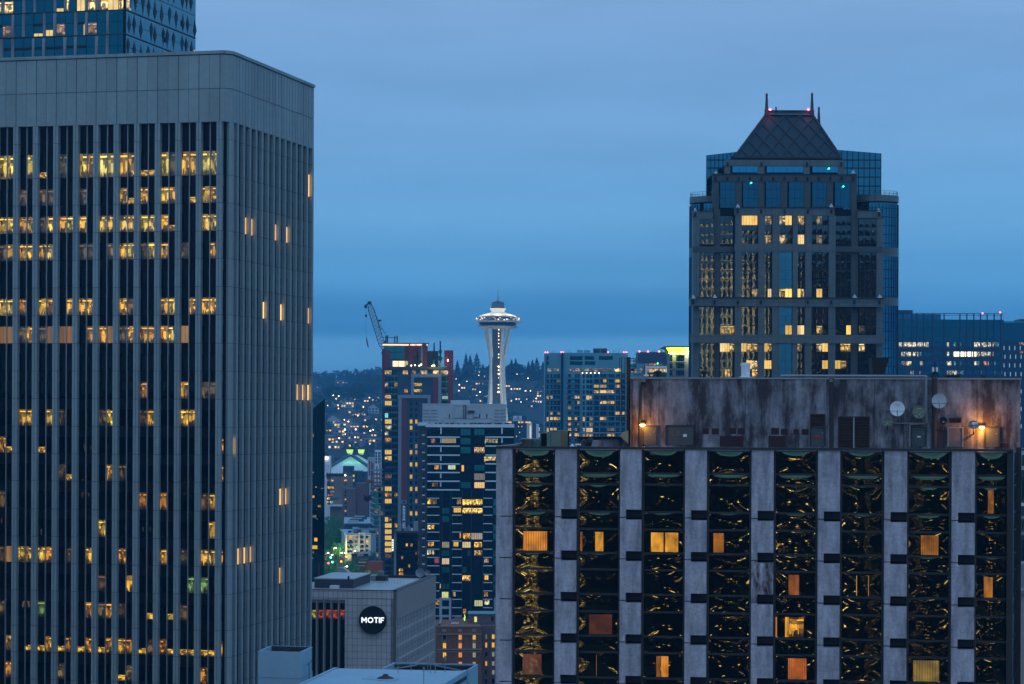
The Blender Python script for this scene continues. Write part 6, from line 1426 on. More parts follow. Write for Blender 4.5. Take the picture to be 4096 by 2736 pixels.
    m.box(fr, .4, fr.L - .4, P(788, 114, D + 12).z, P(788, 111.3, D + 12).z, -.4, -.3, 1); m.build('ridge_railing', [M['soot'], M['bluepanel']], hr)
    for x, yt, yb, Y, r, lab in ((766.6, 92.6, 115.8, D + 12, .42, 'front left'), (812, 92, 115.4, D + 12, .42, ''), (776, 106.5, 118, D + 34, .3, ''), (818.8, 106.2, 127, D + 24, .38, '')):
        p, q = P(x, yb, Y), P(x, yt, Y); m = MB(); h = q.z - p.z; m.lathe((p.x, Y, p.z), [(0, 0), (r * 1.3, 0), (r * 1.2, h * .12), (r * .95, h * .2), (r * .55, h * .86), (r * .75, h * .9), (0, h)], 10); m.build('spire', M['soot'], t)
    for x in (770.2, 808.4): m = MB(); m.lathe(P(x, 109.6, D + 11), [(0, -.3), (.32, 0), (0, .3)], 8); m.build('obstruction_lamp', M['redlight'], t); lamp('POINT', P(x, 109.6, D + 10.2), 60, (1, .08, .12), .2, parent=t)
    # tier 1
    d = -5; band(726.7, 157.6, 846.7, 163.7, d)
    for x0, x1 in ((726.7, 732.4), (760.4, 766.8), (806.4, 812.4), (841.2, 846.9)): pier(x0, 163.7, x1, 172.8, d)
    panes(732.4, 163.7, 760.4, 172.6, d, 4, 1, 'glass_pmblue'); panes(766.8, 163.7, 806.4, 172.6, d, 6, 1, 'glass_pmblue'); panes(812.4, 163.7, 841.2, 172.6, d, 5, 1, 'glass_pmblue')
    def corbel(x, y, d): m = MB(); b(m, x - .9, y - 1.9, x + .9, y + 1.9, d, d + .6); m.build('dark_bracket', M['black'], t)
    for x in (729.4, 763.6, 809.5, 844): corbel(x, 162, d)
    # tier 2
    d = -3; band(713.4, 173.2, 858.6, 180.4, d, 'beigedark')
    m = MB(); b(m, 713.2, 172.7, 858.8, 173.3, d - 17, d + .5); m.build('cornice', M['soot'], t)
    for i in range(13): corbel(716.8 + i * 11.5, 177.6, d)
    xs = [(713.4, 720), (736.4, 742.9), (759.5, 765.8), (782.4, 788.8), (805.6, 812.2), (828.6, 834.8), (852.3, 858.6)]
    for x0, x1 in xs: pier(x0, 180.4, x1, 208, d, 'beigedark')
    for (a0, a1), (c0, c1) in zip(xs, xs[1:]): panes(a1, 180.4, c0, 207.8, d, 3, 3, 'glass_pmblue2')
    for x, y in ((751.2, 182.8), (843.4, 186.4), (829, 168.5)): m = MB(); m.lathe(P(x, y, D + 2 if y > 175 else D + 4.4), [(0, -.22), (.22, 0), (0, .22)], 8); m.build('green_exit_lamp', M['greenlight'], t)
    # round turrets at the back corners
    for cxp, r_, yt in ((712, 22.2, 197), (876, 22.2, 196)):
        Yc = D + 12; cc = P(cxp, 200, Yc); rr = r_ * Yc / F; zt = P(cxp, yt, Yc - 2).z
        m = MB(); m.lathe((cc.x, Yc, 0), [(rr, 0), (rr, zt - 1.7)], 40); tg = m.build('turret_glass', M['glass_curve'], t)
        for y0, y1 in ((yt, yt + 6.2), (248 if cxp > 800 else 248, 257), (298, 306)):
            m = MB(); za, zb = P(cxp, y0, Yc - 2).z, P(cxp, y1, Yc - 2).z; q = 1.012 if y0 == yt else 1.02; m.lathe((cc.x, Yc, 0), [(rr * .9, zb), (rr * q, zb), (rr * q, za), (rr * .9, za)], 40, smooth=False); m.build('turret_band', M['beige'], t)
        m = MB(); m.lathe((cc.x, Yc, 0), [(rr, zt), (0, zt)], 40); tr_ = m.build('turret_roof', M['darkgrey'], t)
        m = MB()
        for i in range(40):
            a = 2 * math.pi * i / 40; o = Vector((cc.x + math.cos(a) * rr * 1.005, Yc + math.sin(a) * rr * 1.005, 0)); m.tube(o, o + Vector((0, 0, zt - 2)), .09, 3)
        zz = zt - 3
        while zz > 60: m.lathe((cc.x, Yc, 0), [(rr, zz), (rr * 1.008, zz), (rr * 1.008, zz + .15), (rr, zz + .15)], 40, smooth=False); zz -= 1.97
        m.build('turret_mullion', M['black'], tg)
        m = MB()
        for i in range(24):
            a = 2 * math.pi * i / 24; o = Vector((cc.x + math.cos(a) * rr * .97, Yc + math.sin(a) * rr * .97, zt)); m.tube(o, o + Vector((0, 0, 1)), .05, 4); a2 = a + 2 * math.pi / 24; o2 = Vector((cc.x + math.cos(a2) * rr * .97, Yc + math.sin(a2) * rr * .97, zt))
            for h in (.5, 1): m.tube(o + Vector((0, 0, h)), o2 + Vector((0, 0, h)), .04, 3)
        m.build('turret_railing', M['soot'], tr_)
    # main fronts. columns of panes
    Lw = lambda c, e, kd='room': (kd, c, e)
    fronts = [
        # x0,x1,yt,d
        (734.4, 834.4, 207.8, 0.0), (693, 713.5, 210.6, -1.6), (858.6, 883, 210, -1.6)]
    for x0, x1, yt, d in fronts:
        band(x0, yt, x1, yt + 7.6, d); m = MB(); b(m, x0 - .2, yt - .5, x1 + .2, yt, d - 3, d + .5); m.build('cornice', M['soot'], t)
    for x in (737.6, 761, 784.4, 807.8, 831.2): corbel(x, 211.4, 0)
    corbel(695.4, 214.4, -1.6); corbel(880, 213.6, -1.6)
    pcols = {0.0: [(734.4, 740.8), (757.4, 763.9), (771.4, 778.6), (791.8, 796.9), (804.1, 810.7), (827.8, 834.6)], -1.6: [(693, 698.8), (876.8, 883.2)], -2.6: [(714, 720), (734, 734.4)]}
    wcols = [(698.8, 714, -1.6, 3), (720, 734.4, -2.6, 3), (740.8, 757.4, 0, 3), (763.9, 771.4, 0, 2), (778.6, 791.8, 0, 2), (796.9, 804.1, 0, 2), (810.7, 827.8, 0, 3), (834.8, 851.9, -2.6, 3), (858.8, 876.8, -1.6, 3)]
    m = MB(); b(m, 693, 215, 714, 9999, -6, -2.4); b(m, 734.6, 215, 834.2, 9999, -34, -.8); b(m, 858.8, 215, 883, 9999, -6, -2.4); m.build('front_core', M['dark_spandrel'], t)
    rr = random.Random(21)
    zones = [(215.6, 244.2, 3), (251.8, 298, 5), (306.8, 334.6, 3), (343.2, 386, 5)]
    litmap = {(2, 0): [(0, 0, 1), (0, 1, 1), (0, 2, .9)], (4, 0): [(0, 0, .9), (0, 1, 1), (2, 0, .7)], (3, 0): [(0, 0, .3), (0, 1, .4), (2, 0, .5), (2, 1, .5)], (5, 0): [(0, 0, .7), (0, 1, .8), (2, 0, .9), (2, 1, 1)], (6, 0): [(2, 1, .25), (0, 1, .25)],
              (3, 1): [(4, 1, .8)], (4, 1): [(4, 0, 1.1), (4, 1, 1.4)], (5, 1): [(4, 0, 1.3), (4, 1, 1)], (6, 1): [(4, 1, .8)], (2, 1): [(4, 2, .35)],
              (1, 2): [(2, 0, .4), (2, 1, .5), (2, 2, .5)], (5, 2): [(2, 0, .7), (2, 1, 1.2)], (7, 2): [(2, 2, 1.3)], (6, 2): [(2, 1, .6)], (8, 2): [(2, 0, .12)], (4, 2): [(2, 1, .7)],
              (1, 3): [(0, 0, 1), (0, 1, .8), (0, 2, .7), (3, 1, .8)], (2, 3): [(0, 0, .7), (0, 1, .7), (0, 2, .6), (2, 1, 1.1), (2, 2, 1.1), (3, 2, 1)], (3, 3): [(0, 0, .7), (0, 1, .6), (2, 0, 1), (2, 1, 1)], (5, 3): [(0, 0, .4)], (6, 3): [(0, 1, .7), (0, 2, 1), (2, 2, .8)], (7, 3): [(0, 1, .9), (0, 2, .9), (2, 0, .7), (2, 1, .5)], (8, 3): [(0, 0, 1)]}
    for ci, (x0, x1, d, n) in enumerate(wcols):
        for zi, (y0, y1, rows) in enumerate(zones):
            if d in (-1.6,) and zi == 0: y0 = 219
            if ci == 1 or ci == 7:
                if zi == 0: y0 = 216
            mat = 'glass_skyblue' if (ci == 4 and zi > 0) else 'glass_pm'
            L_ = {(r_, c_): ('plainlit' if e_ > .6 and rr.random() < .6 else 'room', rr.choice(((1, .62, .14), (1, .7, .28), (1, .58, .1))), e_ * 1.2) for r_, c_, e_ in litmap.get((ci, zi), [])}
            panes(x0, y0, x1, y1, d, n, rows, mat, L_)
    for d, cols in pcols.items():
        for x0, x1 in cols:
            if x1 - x0 < 1: continue
            pier(x0, 215.4 if d == 0 else (218 if d == -1.6 else 208), x1, 9999, d, 'beigedark' if d == -2.6 else 'beige')
    pier(851.9, 208, 858.8, 9999, -2.6, 'beigedark'); pier(828, 208, 834.6, 300, -2.7, 'beigedark') if False else None
    for y0, y1, a, c in ((244.2, 251.8, 734.4, 834.4), (298, 306.6, 690.2, 884), (334.8, 343.2, 690.2, 884)):
        band(a, y0, c, y1, 0.05 if a > 700 else .3)
    band(693, 246, 734, 251.8, -1.5, 'beigedark'); band(834.6, 246, 883, 251.8, -1.5, 'beigedark')
    m = MB(); b(m, 690, 297.4, 884.2, 298.1, -5, .9); m.build('cornice', M['soot'], t)
    for x in (693, 714.3, 737.4, 760.7, 807.3, 830.7, 854, 879): corbel(x, 302.4, .4)
    for x, y, dd in ((714.4, 295.4, .9), (854, 295.4, .9), (879, 295.4, .9), (693, 296, .9), (737.6, 205, .4), (831, 204.7, .4), (716.8, 170.3, -3), (855, 169.5, -3), (695.6, 208.4, -1.6), (879.6, 208.4, -1.6)):
        p = f.pt(f.s(x, y), f.z(x, y), dd); m = MB(); h = .62; z_ = p.z
        q = [p + Vector((sx * .5, sy * .5, -h)) for sx, sy in ((-1, -1), (1, -1), (1, 1), (-1, 1))]
        for i in range(4): m.face([q[i], q[(i + 1) % 4], p + Vector((0, 0, .3))])
        m.build('pyramid_skylight', M['offwhite'], t)
    # turret bay on the right below the band
    w.finish()
M['copper'] = plain('dark_ribbed_roof', (.012, .04, .052), .5, .15, 2.0)
M['glass_pmblue2'] = glass('dim_blue_glass', (.02, .085, .13), .04, .006, .006, .3)
turret_tower()

# ================================================================ blue office slabs at the right
def blue_offices():
    D = 1030.0; f = face(890, D, 1003, D, 340); t = thing('blue_glass_office', 'long dark blue glass office slab with a finned crown and rows of white lit windows', 'office building', (f.A.x + 20, D + 14, 0))
    def b(m, x0, y0, x1, y1, d0, d1, mat=0): s0, s1, z0, z1 = f.rect(x0, y0, x1, y1); m.box(f, s0, s1, z0, z1, d0, d1, mat)
    m = MB(); b(m, 890, 319.5, 1003, 9999, -24, -.2); b(m, 890, 310, 913, 320, -20, -.6); m.build('body', M['officebody'], t)
    Zx = lambda z: 850 + z / 13.49; Zy = lambda z: 300 + z / 13.49
    m = MB(); b(m, 890, 313.2, 1003, 313.8, -1, 0); b(m, 941, 315.2, 1003, 315.5, -1, 0); m.build('crown_beam', M['officebody'], t)
    for x in [903, 912, 916.8, 923.7, 932.6, 944, 959.8, 966.7, 973.6, 980.4, 987, 994, 1001]: m = MB(); b(m, x - .5, 313.5, x + .5, 378, -.4, .4); m.build('vertical_fin', M['officebody'], t)
    m = MB(); b(m, 890, 314, 941, 319.6, -6, -.4); m.build('crown_screen', M['glass_curve'], t)
    w = Wins(t)
    for j, (a, c) in enumerate(((319.8, 327.2), (327.6, 336.6), (337, 341.8))):
        for i in range(24): x = 890 + i * 4.7; w.px(f, x, a, x + 4.5, c, -.2, M['glass_navy'])
    rows = [(342.3, 347.2), (351.7, 356.6), (361.2, 365.8), (370.6, 375)]
    L_ = {0: [(632, 645, 1), (660, 702, 1), (722, 765, 1), (768, 795, 1), (797, 828, 1.2), (845, 890, 1.2), (905, 940, 1), (942, 982, .9), (984, 1014, 1.2), (1030, 1060, 1.3), (1308, 1336, 1), (1400, 1428, .4), (1472, 1500, .3), (1675, 1710, 1.2), (1712, 1752, .9), (1775, 1842, 1), (1860, 1900, .6), (1925, 1960, .5), (1975, 2010, .3)],
          1: [(692, 745, 1), (755, 822, .9), (848, 918, .8), (940, 965, .35), (1308, 1336, 1), (1400, 1485, 1.9), (1492, 1540, 1.9), (1550, 1632, 2), (1645, 1705, 1.6), (1710, 1750, .6), (1770, 1810, .9), (1815, 1900, .7), (1925, 1948, .5)],
          2: [(752, 772, .7), (775, 828, 1), (700, 735, .6), (942, 980, .7), (1308, 1370, .9), (1400, 1428, .4), (1472, 1500, .3), (1675, 1705, 1.3), (1712, 1750, .3), (1805, 1842, .9), (1860, 1872, .6), (1935, 1960, .4)],
          3: [(818, 830, .6), (845, 856, .6), (1308, 1326, .6), (1340, 1395, .5), (1408, 1443, .9), (1465, 1530, .4), (1755, 1775, .4), (1935, 1960, .3), (2040, 2050, .4), (940, 946, .5)]}
    for r, (y0, y1) in enumerate(rows):
        busy = [(Zx(a), Zx(c)) for a, c, e in L_[r]]
        for (a, c, e) in L_[r]:
            col = (1, .3, .08) if (r == 2 and a in (752, 1805)) else ((.25, .7, .75) if e < .5 else (1, .88, .55)); w.px(f, Zx(a), y0, Zx(c), y1, -.2, M['plainlit'] if e > 1.5 else M['room'], C(col, e * 1.3))
        for i in range(48):
            x = 890 + i * 2.35
            if not any(a - 2.2 < x < c for a, c in busy): w.px(f, x, y0, x + 2.1, y1, -.2, M['glass_navy'])
    w.finish()
    for x, y in ((982.6, 313.2), (1000.2, 312.4)): m = MB(); m.lathe(P(x, y, D - 1), [(0, -.4), (.4, 0), (0, .4)], 8); m.build('obstruction_lamp', M['redlight'], t)
    D = 1090.0; f = face(1001, D, 1040, D, 340); t = thing('lower_blue_office', 'lower blue office slab with short vertical light strips at the right edge', 'office building', (f.A.x + 8, D + 12, 0))
    m = MB(); b(m, 1001, 322.8, 1045, 9999, -20, 0); b(m, 1020.8, 319, 1045, 323, -15, -2); m.build('body', M['officebody'], t)
    w = Wins(t)
    for i in range(14):
        x = 1001.5 + i * 1.75; w.px(f, x, 321, x + 1.5, 322.7, 0, M['glass_blue']); w.px(f, x, 323, x + 1.5, 340.5, 0, M['glass_navy'])
    for x0, x1, y, e in ((1019.2, 1020.4, 342.6, .7), (1021, 1023.5, 342.6, 1), (1019.8, 1023, 351, .3)): w.px(f, x0, y, x1, y + 2.4, .1, M['room'], C(WRM, e))
    w.finish()
    st = emit('cool_strip_light', (.35, .75, 1), .75)
    for r in range(10):
        for i in range(5): x = 1004 + i * 5.4 + (r % 2) * .9; m = MB(); b(m, x - .25, 346 + r * 8.7, x + .25, 350 + r * 8.7, 0, .25); m.build('light_strip', st, t)
    for j in range(8):
        pass
    D = 520.0; f = face(1014, D, 1060, D, 560); t = thing('corner_office', 'grey-blue banded building glimpsed at the right edge below the plant house', 'building', (f.A.x + 5, D + 8, 0))
    m = MB(); b(m, 1014, 449, 1060, 9999, -14, 0); m.build('body', M['darkgrey'], t)
    for y0, y1, mt in ((451, 470, 'offwhite'), (503, 506, 'white'), (516, 519, 'greyframe'), (532, 535, 'greyframe')): m = MB(); b(m, 1014, y0, 1060, y1, 0, .8); m.build('pale_band', M[mt], t)
    w = Wins(t)
    for i in range(9): x = 1015.5 + i * 3.2; w.px(f, x, 455, x + 2.2, 466, .85, M['glass_blue']); w.px(f, x, 520.5, x + 2.6, 530, 0, M['room'] if i == 1 else M['glass_blue'], C(WRM, .6)); w.px(f, x, 476, x + 2.6, 500, 0, M['glass_navy']); w.px(f, x, 540, x + 2.6, 600, 0, M['glass_navy'])
    w.finish()
    D = 430.0; f = face(1010, D, 1060, D, 620); t = thing('pink_wall_building', 'low building with a pale pinkish wall at the bottom right edge', 'building', (f.A.x + 5, D + 8, 0))
    m = MB(); b(m, 1010, 592, 1060, 9999, -14, 0); m.build('wall', M['stonetrim'], t); m = MB(); b(m, 1010, 590, 1060, 594.5, -14, .6); b(m, 1010, 566, 1060, 590, -14, -6); m.build('parapet', M['grey'], t)
M['officebody'] = plain('navy_metal_cladding', (.012, .045, .09), .45, .15, .1)
blue_offices()
# ================================================================ unseen city blocks, for reflections in the glass and to shade the left tower
def unseen_city():
    m_, t, b = newmat('night_facade'); c = N(t, 'ShaderNodeTexCoord'); mp_ = N(t, 'ShaderNodeVectorMath', operation='DIVIDE'); mp_.inputs[1].default_value = (2.5, 3.6, 1); L(t, c.outputs['UV'], mp_.inputs[0])
    fl = N(t, 'ShaderNodeVectorMath', operation='FLOOR'); L(t, mp_.outputs[0], fl.inputs[0]); fr = N(t, 'ShaderNodeVectorMath', operation='FRACTION'); L(t, mp_.outputs[0], fr.inputs[0])
    ob = N(t, 'ShaderNodeAttribute', attribute_name='Col'); ad_ = N(t, 'ShaderNodeVectorMath', operation='ADD'); L(t, fl.outputs[0], ad_.inputs[0]); L(t, ob.outputs['Vector'], ad_.inputs[1])
    wn = N(t, 'ShaderNodeTexWhiteNoise'); L(t, ad_.outputs[0], wn.inputs[0]); sp = N(t, 'ShaderNodeSeparateXYZ'); L(t, fr.outputs[0], sp.inputs[0]); s2 = N(t, 'ShaderNodeSeparateXYZ'); L(t, fl.outputs[0], s2.inputs[0])
    rw = N(t, 'ShaderNodeTexWhiteNoise', noise_dimensions='1D'); L(t, mth(t, 'ADD', s2.outputs[1], ob.outputs['Fac']), rw.inputs['W'])
    thr = mth(t, 'SUBTRACT', 1, mth(t, 'MULTIPLY', ob.outputs['Alpha'], mth(t, 'ADD', .35, mth(t, 'MULTIPLY', rw.outputs[0], 1.4))))
    on = mth(t, 'GREATER_THAN', wn.outputs['Value'], thr); w1 = mth(t, 'LESS_THAN', mth(t, 'ABSOLUTE', mth(t, 'SUBTRACT', sp.outputs[0], .5)), .31); w2 = mth(t, 'LESS_THAN', mth(t, 'ABSOLUTE', mth(t, 'SUBTRACT', sp.outputs[1], .55)), .2)
    sc = N(t, 'ShaderNodeSeparateColor'); L(t, wn.outputs['Color'], sc.inputs[0])
    e = mth(t, 'MULTIPLY', mth(t, 'MULTIPLY', on, mth(t, 'MULTIPLY', w1, w2)), mth(t, 'ADD', 1.0, mth(t, 'MULTIPLY', mth(t, 'POWER', sc.outputs[1], 2), 14)))
    vz = N(t, 'ShaderNodeSeparateXYZ'); L(t, ob.outputs['Vector'], vz.inputs[0]); e = mth(t, 'MULTIPLY', e, mth(t, 'ADD', 1, mth(t, 'MULTIPLY', vz.outputs[2], 1.6)))
    L(t, mixc(t, sc.outputs[2], (1, .55, .12), (1, .86, .5)), b.inputs['Emission Color']); L(t, e, b.inputs['Emission Strength']); setv(b, Base_Color=(.02, .02, .025), Roughness=.9); m_.cycles.emission_sampling = 'NONE'
    m = MB(); rr = random.Random(12)
    spec = [(-175, -260, 60, 70, 120, .05), (-99, -228, 9, 20, 84, 1.7), (-70, -300, 60, 60, 96, .22), (-38, -240, 30, 40, 84, .3), (-2, -225, 26, 30, 80, .3), (38, -250, 34, 40, 85, .10), (62, -300, 22, 40, 91, .25), (78, -225, 20, 30, 70, .25), (99, -232, 27, 34, 188, .95), (128, -330, 30, 40, 185, .14), (126, -240, 20, 30, 72, .35),
            (148, -260, 22, 30, 191, .14), (172, -300, 40, 40, 196, .07), (214, -310, 34, 40, 189, .14), (252, -290, 40, 40, 180, .12), (300, -330, 40, 40, 110, .2), (30, -480, 60, 40, 93, .3), (120, -480, 70, 40, 96, .35), (200, -520, 60, 40, 120, .3), (360, -420, 70, 60, 120, .15), (-420, -620, 950, 30, 103, .10), (-230, -60, 130, 180, 100, .1), (-215, 150, 110, 160, 92, .1), (70, -80, 60, 60, 40, .1), (-260, -400, 80, 80, 150, .08)]  # broad left blocks added to shade the left tower, rear slab to block sky
    for x, y, w_, d_, h, p in spec:
        h = h + 5 if h < 99 else h; z0_ = 0
        if h > 150: z0_ = 100; m.prism([(x, y), (x + w_, y), (x + w_, y + d_), (x, y + d_)], 0, 100, col=(rr.random() * 90, rr.random() * 90, 0, .09))
        m.prism([(x, y), (x + w_, y), (x + w_, y + d_), (x, y + d_)], z0_, h, col=(rr.random() * 90, rr.random() * 90, 1 if h == 188 else 0, p * .2 if h < 150 else p * .75))
    o = m.build('unseen_city', m_, loc=(0, -200, 0)); tag(o, 'unseen city blocks with yellow lit windows mirrored in the glass, some added for shade', 'skyline'); o['kind'] = 'stuff'
unseen_city()

# ================================================================ lower town in the gap between the towers
def lower_town():
    Zx = lambda z: 310 + z / 20.907; Zy5 = lambda z: 440 + z / 20.907; Zy6 = lambda z: 500 + z / 20.907
    def B(f, m, x0, y0, x1, y1, d0, d1, mat=0): s0, s1, z0, z1 = f.rect(x0, y0, x1, y1); m.box(f, s0, s1, z0, z1, d0, d1, mat)
    # arena
    D = 1850.0; c = P(354.5, 455.2, D + 40); t = thing('arena', 'arena with a pale pyramid roof under two green signs', 'arena', (c.x, c.y, 8)); k = D / F
    ez = P(330, 474, D - 20).z - 2; hw = 46 * k
    pts = [Vector((c.x - hw, D - 30, ez - 6)), Vector((c.x + hw, D - 30, ez - 6)), Vector((c.x + hw, D + 110, ez - 6)), Vector((c.x - hw, D + 110, ez - 6))]
    ap = [Vector((c.x - 3, c.y, c.z)), Vector((c.x + 3, c.y, c.z))]
    m = MB(); fl = [(pts[0], pts[1], ap[1], ap[0]), (pts[1], pts[2], ap[1]), (pts[2], pts[3], ap[0], ap[1]), (pts[3], pts[0], ap[0])]
    for q in fl: m.face(list(q))
    m.build('pyramid_roof', M['arenaroof'], t)
    m = MB(); 
    for p_ in pts: m.tube(p_ + Vector((0, 0, .4)), ap[0] + Vector((0, 0, .4)), 1.6, 4)
    m.build('hip_gutter', M['bluepanel'], t); m = MB(); m.prism([(p_.x, p_.y) for p_ in pts], 5, ez - 6); m.build('arena_wall', M['darkgrey'], t)
    sg = emit('green_sign_face', (.62, .95, .12), 1.25); wt = emit('pale_sign_strip', (.4, .9, 1), 1.0)
    for x0, x1, lab in ((346.2, 353.2, 'left one of two glowing yellow-green signs above the arena roof'), (357.3, 364.5, 'right one of two glowing yellow-green signs above the arena roof')):
        f = face(x0, D + 30, x1, D + 30, 452); s = thing('roof_sign', lab, 'sign', f.pt(f.L / 2, f.z(x0, 454)), 'green signs on the arena roof')
        a = [f.pt(0 if x0 < 350 else .5, f.z(x0, 449.5)), f.pt(f.L, f.z(x0, 449.5)), f.pt(f.L - .6, f.z(x0, 453.3)), f.pt(.9, f.z(x0, 453.3))]; o = Vector((0, .6, 0)); m = MB(); m.face(a[::-1]); m.face([p_ + o for p_ in a])
        for i in range(4): j = (i + 1) % 4; m.face([a[i], a[j], a[j] + o, a[i] + o])
        sf_ = m.build('sign_face', sg, s); m = MB(); B(f, m, x0 + 2.5, 453.6, x1 - 1.2, 454.5, -.3, .2); m.build('sponsor_strip', wt, sf_)
        m = MB(); m.tube(f.pt(f.L / 2, f.z(x0, 457)), f.pt(f.L / 2, f.z(x0, 453.4)), .3, 4); m.build('sign_post', M['soot'], s)
        lamp('POINT', f.pt(f.L / 2, f.z(x0, 455.5), 9), 900, (.15, 1, .25), 2, parent=s)
    # white building right of the arena
    D = 1700; f = face(374.3, D, 392, D, 455); t = thing('white_gridded_building', 'white building with a tall window grid right of the arena roof', 'building', (f.A.x + 6, D + 8, 5)); m = MB(); B(f, m, 374.3, 450.3, 392, 9999, -14, 0); m.build('wall', M['white'], t)
    w = Wins(t)
    for x0, x1 in ((375.4, 376.9), (378.2, 379.4), (379.7, 380.6)):
        for y0 in (452, 455, 458, 461): w.px(f, x0, y0, x1, y0 + 2.4, .02, M['glass_navy'])
    w.finish(); m = MB(); B(f, m, 367, 457.5, 374, 9999, -14, -1); m.build('low_wing', M['offwhite'], t)
    D = 1720; f = face(324.6, D, 330, D, 458); t = thing('white_shed', 'small white shed with a bright lamp left of the arena', 'building', (f.A.x + 2, D + 5, 5)); m = MB(); B(f, m, 322, 456, 329.8, 9999, -10, 0); m.build('wall', M['white'], t); m = MB(); m.lathe(P(326.7, 458.2, D - 1), [(0, -1), (1, 0), (0, 1)], 8); m.build('lamp_globe', M['whitelight'], t)
    # beige and red apartments
    D = 1300.0; f = face(326.7, D, 350.8, D, 490); t = thing('beige_apartments', 'beige apartment block with a red corner bay and a roof garden', 'apartment building', (f.A.x + 6, D + 8, 0))
    m = MB(); B(f, m, 329.7, 476.8, 350.8, 9999, -14, 0); m.build('wall', M['motifbeige'], t); m = MB()
    for i in range(7): B(f, m, 326.9, 477 + i * 3.9, 329.7, 479.2 + i * 3.9, -10, .6); B(f, m, 327, 479.2 + i * 3.9, 329.6, 480.9 + i * 3.9, -10, 0, 1)
    m.build('corner_bay', [M['redpanel'], M['bluepanel']], t); w = Wins(t)
    for y0, h, l in ((479.6, 2, [(327, 329.4, (1, .3, .15), .6), (331, 333.6, WHT, .9), (344.3, 347, ORA, 1.6)]), (483, 2.2, [(330, 334.3, 0, 0), (344.3, 346.6, 0, 0)]), (486.5, 2.4, [(327, 329.4, YEL, 1.6), (330, 331.4, YEL, 1.5), (331.6, 334.2, AMB, 1.3)]), (490.8, 2, [(330, 334, WHT, .4)]),
                     (494.2, 2.3, [(327, 329.4, (.8, .3, .2), .7), (330, 334, (.8, .35, .2), .5)]), (497.3, 2.4, [(327.2, 329.6, WRM, 1.6), (330.4, 338.4, 0, 0)]), (501.2, 2.2, [(326.6, 329, YEL, 1.3), (330, 332.6, (.5, 1, .9), 1.2)])):
        for x0, x1, c, e in l: w.px(f, x0, y0, x1, y0 + h, .62 if x0 < 329.5 else .03, M['room'] if e else M['glass_green'], C(c, e * 1.2) if e else (1, 1, 1, 1))
    w.finish(); m = MB(); B(f, m, 326, 504.6, 344, 506, -14, 6); m.build('white_canopy', M['white'], t)
    m = MB(); 
    for i in range(5): B(f, m, 329.8, 482.5 + i * 3.75, 350, 482.7 + i * 3.75, 0, .15)
    m.build('panel_joint', M['grey'], t)
    rg = thing('roof_garden_hedge', 'ragged dark hedge along the top of the beige apartment block', 'hedge', P(336, 476.8, D + 6)); m = MB(); r3 = random.Random(4)
    for i in range(700): x = 326.5 + r3.random() * 16.5; h = 3.6 * (.5 + .5 * abs(math.sin(x * 1.3))); m.leaf(P(x, 476.8 - r3.random() * h, D + 3 + r3.random() * 5), .9, r3)
    m.build('leaves', M['leaf'], rg)
    # dark blue block behind
    D = 1400.0; f = face(342.5, D, 366, D, 475); t = thing('slate_block', 'slate blue block with a square lift tower in front of the arena roof', 'building', (f.A.x + 6, D + 8, 0))
    m = MB(); B(f, m, 346.8, 471.8, 366, 9999, -14, 0); B(f, m, 342.5, 466.2, 352.4, 9999, -12, .5); m.build('wall', M['bluepanel'], t); m = MB(); B(f, m, 352.5, 470.8, 362, 471.3, -13, .3); m.build('roof_rail', M['steel'], t)
    w = Wins(t)
    for x0, y0, c, e in ((352.4, 474.7, YEL, 1.3), (352.4, 479.2, (.7, .8, .4), .8)): w.px(f, x0, y0, x0 + 2, y0 + 2.2, .06, M['plainlit'], C(c, e))
    for x0, y0 in ((355.5, 475), (362.6, 475), (355.5, 479.5), (358.5, 483), (352.4, 484)): w.px(f, x0, y0, x0 + 1.1, y0 + 1.8, .02, M['glass_navy'])
    w.finish(); m = MB(); m.lathe(P(345.2, 475.2, D - 2), [(0, -.6), (.6, 0), (0, .6)], 8); m.build('dome_lamp', M['warmlight'], t)
    # brown brick block
    D = 1200.0; f = face(341.8, D, 368, D, 500); t = thing('brown_brick_block', 'windowless brown brick block stepping up to the right of the beige apartments', 'building', (f.A.x + 6, D + 8, 0))
    m = MB(); B(f, m, 342, 488, 346.6, 9999, -12, -.6); B(f, m, 346.6, 489, 355.6, 9999, -12, 0); B(f, m, 355.6, 483.3, 367.3, 9999, -14, -1); m.build('wall', M['brickdark'], t)
    m = MB(); B(f, m, 346.4, 487.8, 355.8, 489, -.4, .2); m.build('coping', M['steel'], t); w = Wins(t)
    for i, y0 in enumerate((491, 494.6, 498.6, 502.4, 506.4, 510.2, 514)): w.px(f, 344.8, y0, 346.4, y0 + 1.6, -.55, M['room'] if i in (2, 5) else M['glass_navy'], C(WRM, 1.1))
    w.finish()
    # pale five storey building
    D = 1000.0; f = face(346.4, D, 371, D, 540); t = thing('pale_walkup', 'pale five-storey walk-up with small black balconies and a wet grey roof', 'apartment building', (f.A.x + 5, D + 10, 0))
    zt = f.z(350, 534.6); dep = 36; lf_ = Vector((P(341.5, 516, D + dep).x, D + dep)); m = MB(); m.prism([f.A, f.B, Vector((f.B.x, D + dep)), lf_], 0, zt); m.build('wall', M['offwhite'], t)
    m = MB(); m.prism([f.A - Vector((.6, .6)), f.B + Vector((0, -.6)), Vector((f.B.x, D + dep)), lf_ - Vector((.6, 0))], zt, zt + .5); m.build('roof', M['bluewhite'], t)
    m = MB(); B(f, m, 346.3, 535, 358.9, 535.7, 0, .8); B(f, m, 364.4, 535, 371, 535.7, 0, .8); B(f, m, 358.5, 532.7, 365.4, 533.6, -1, 1); m.build('eaves', M['white'], t)
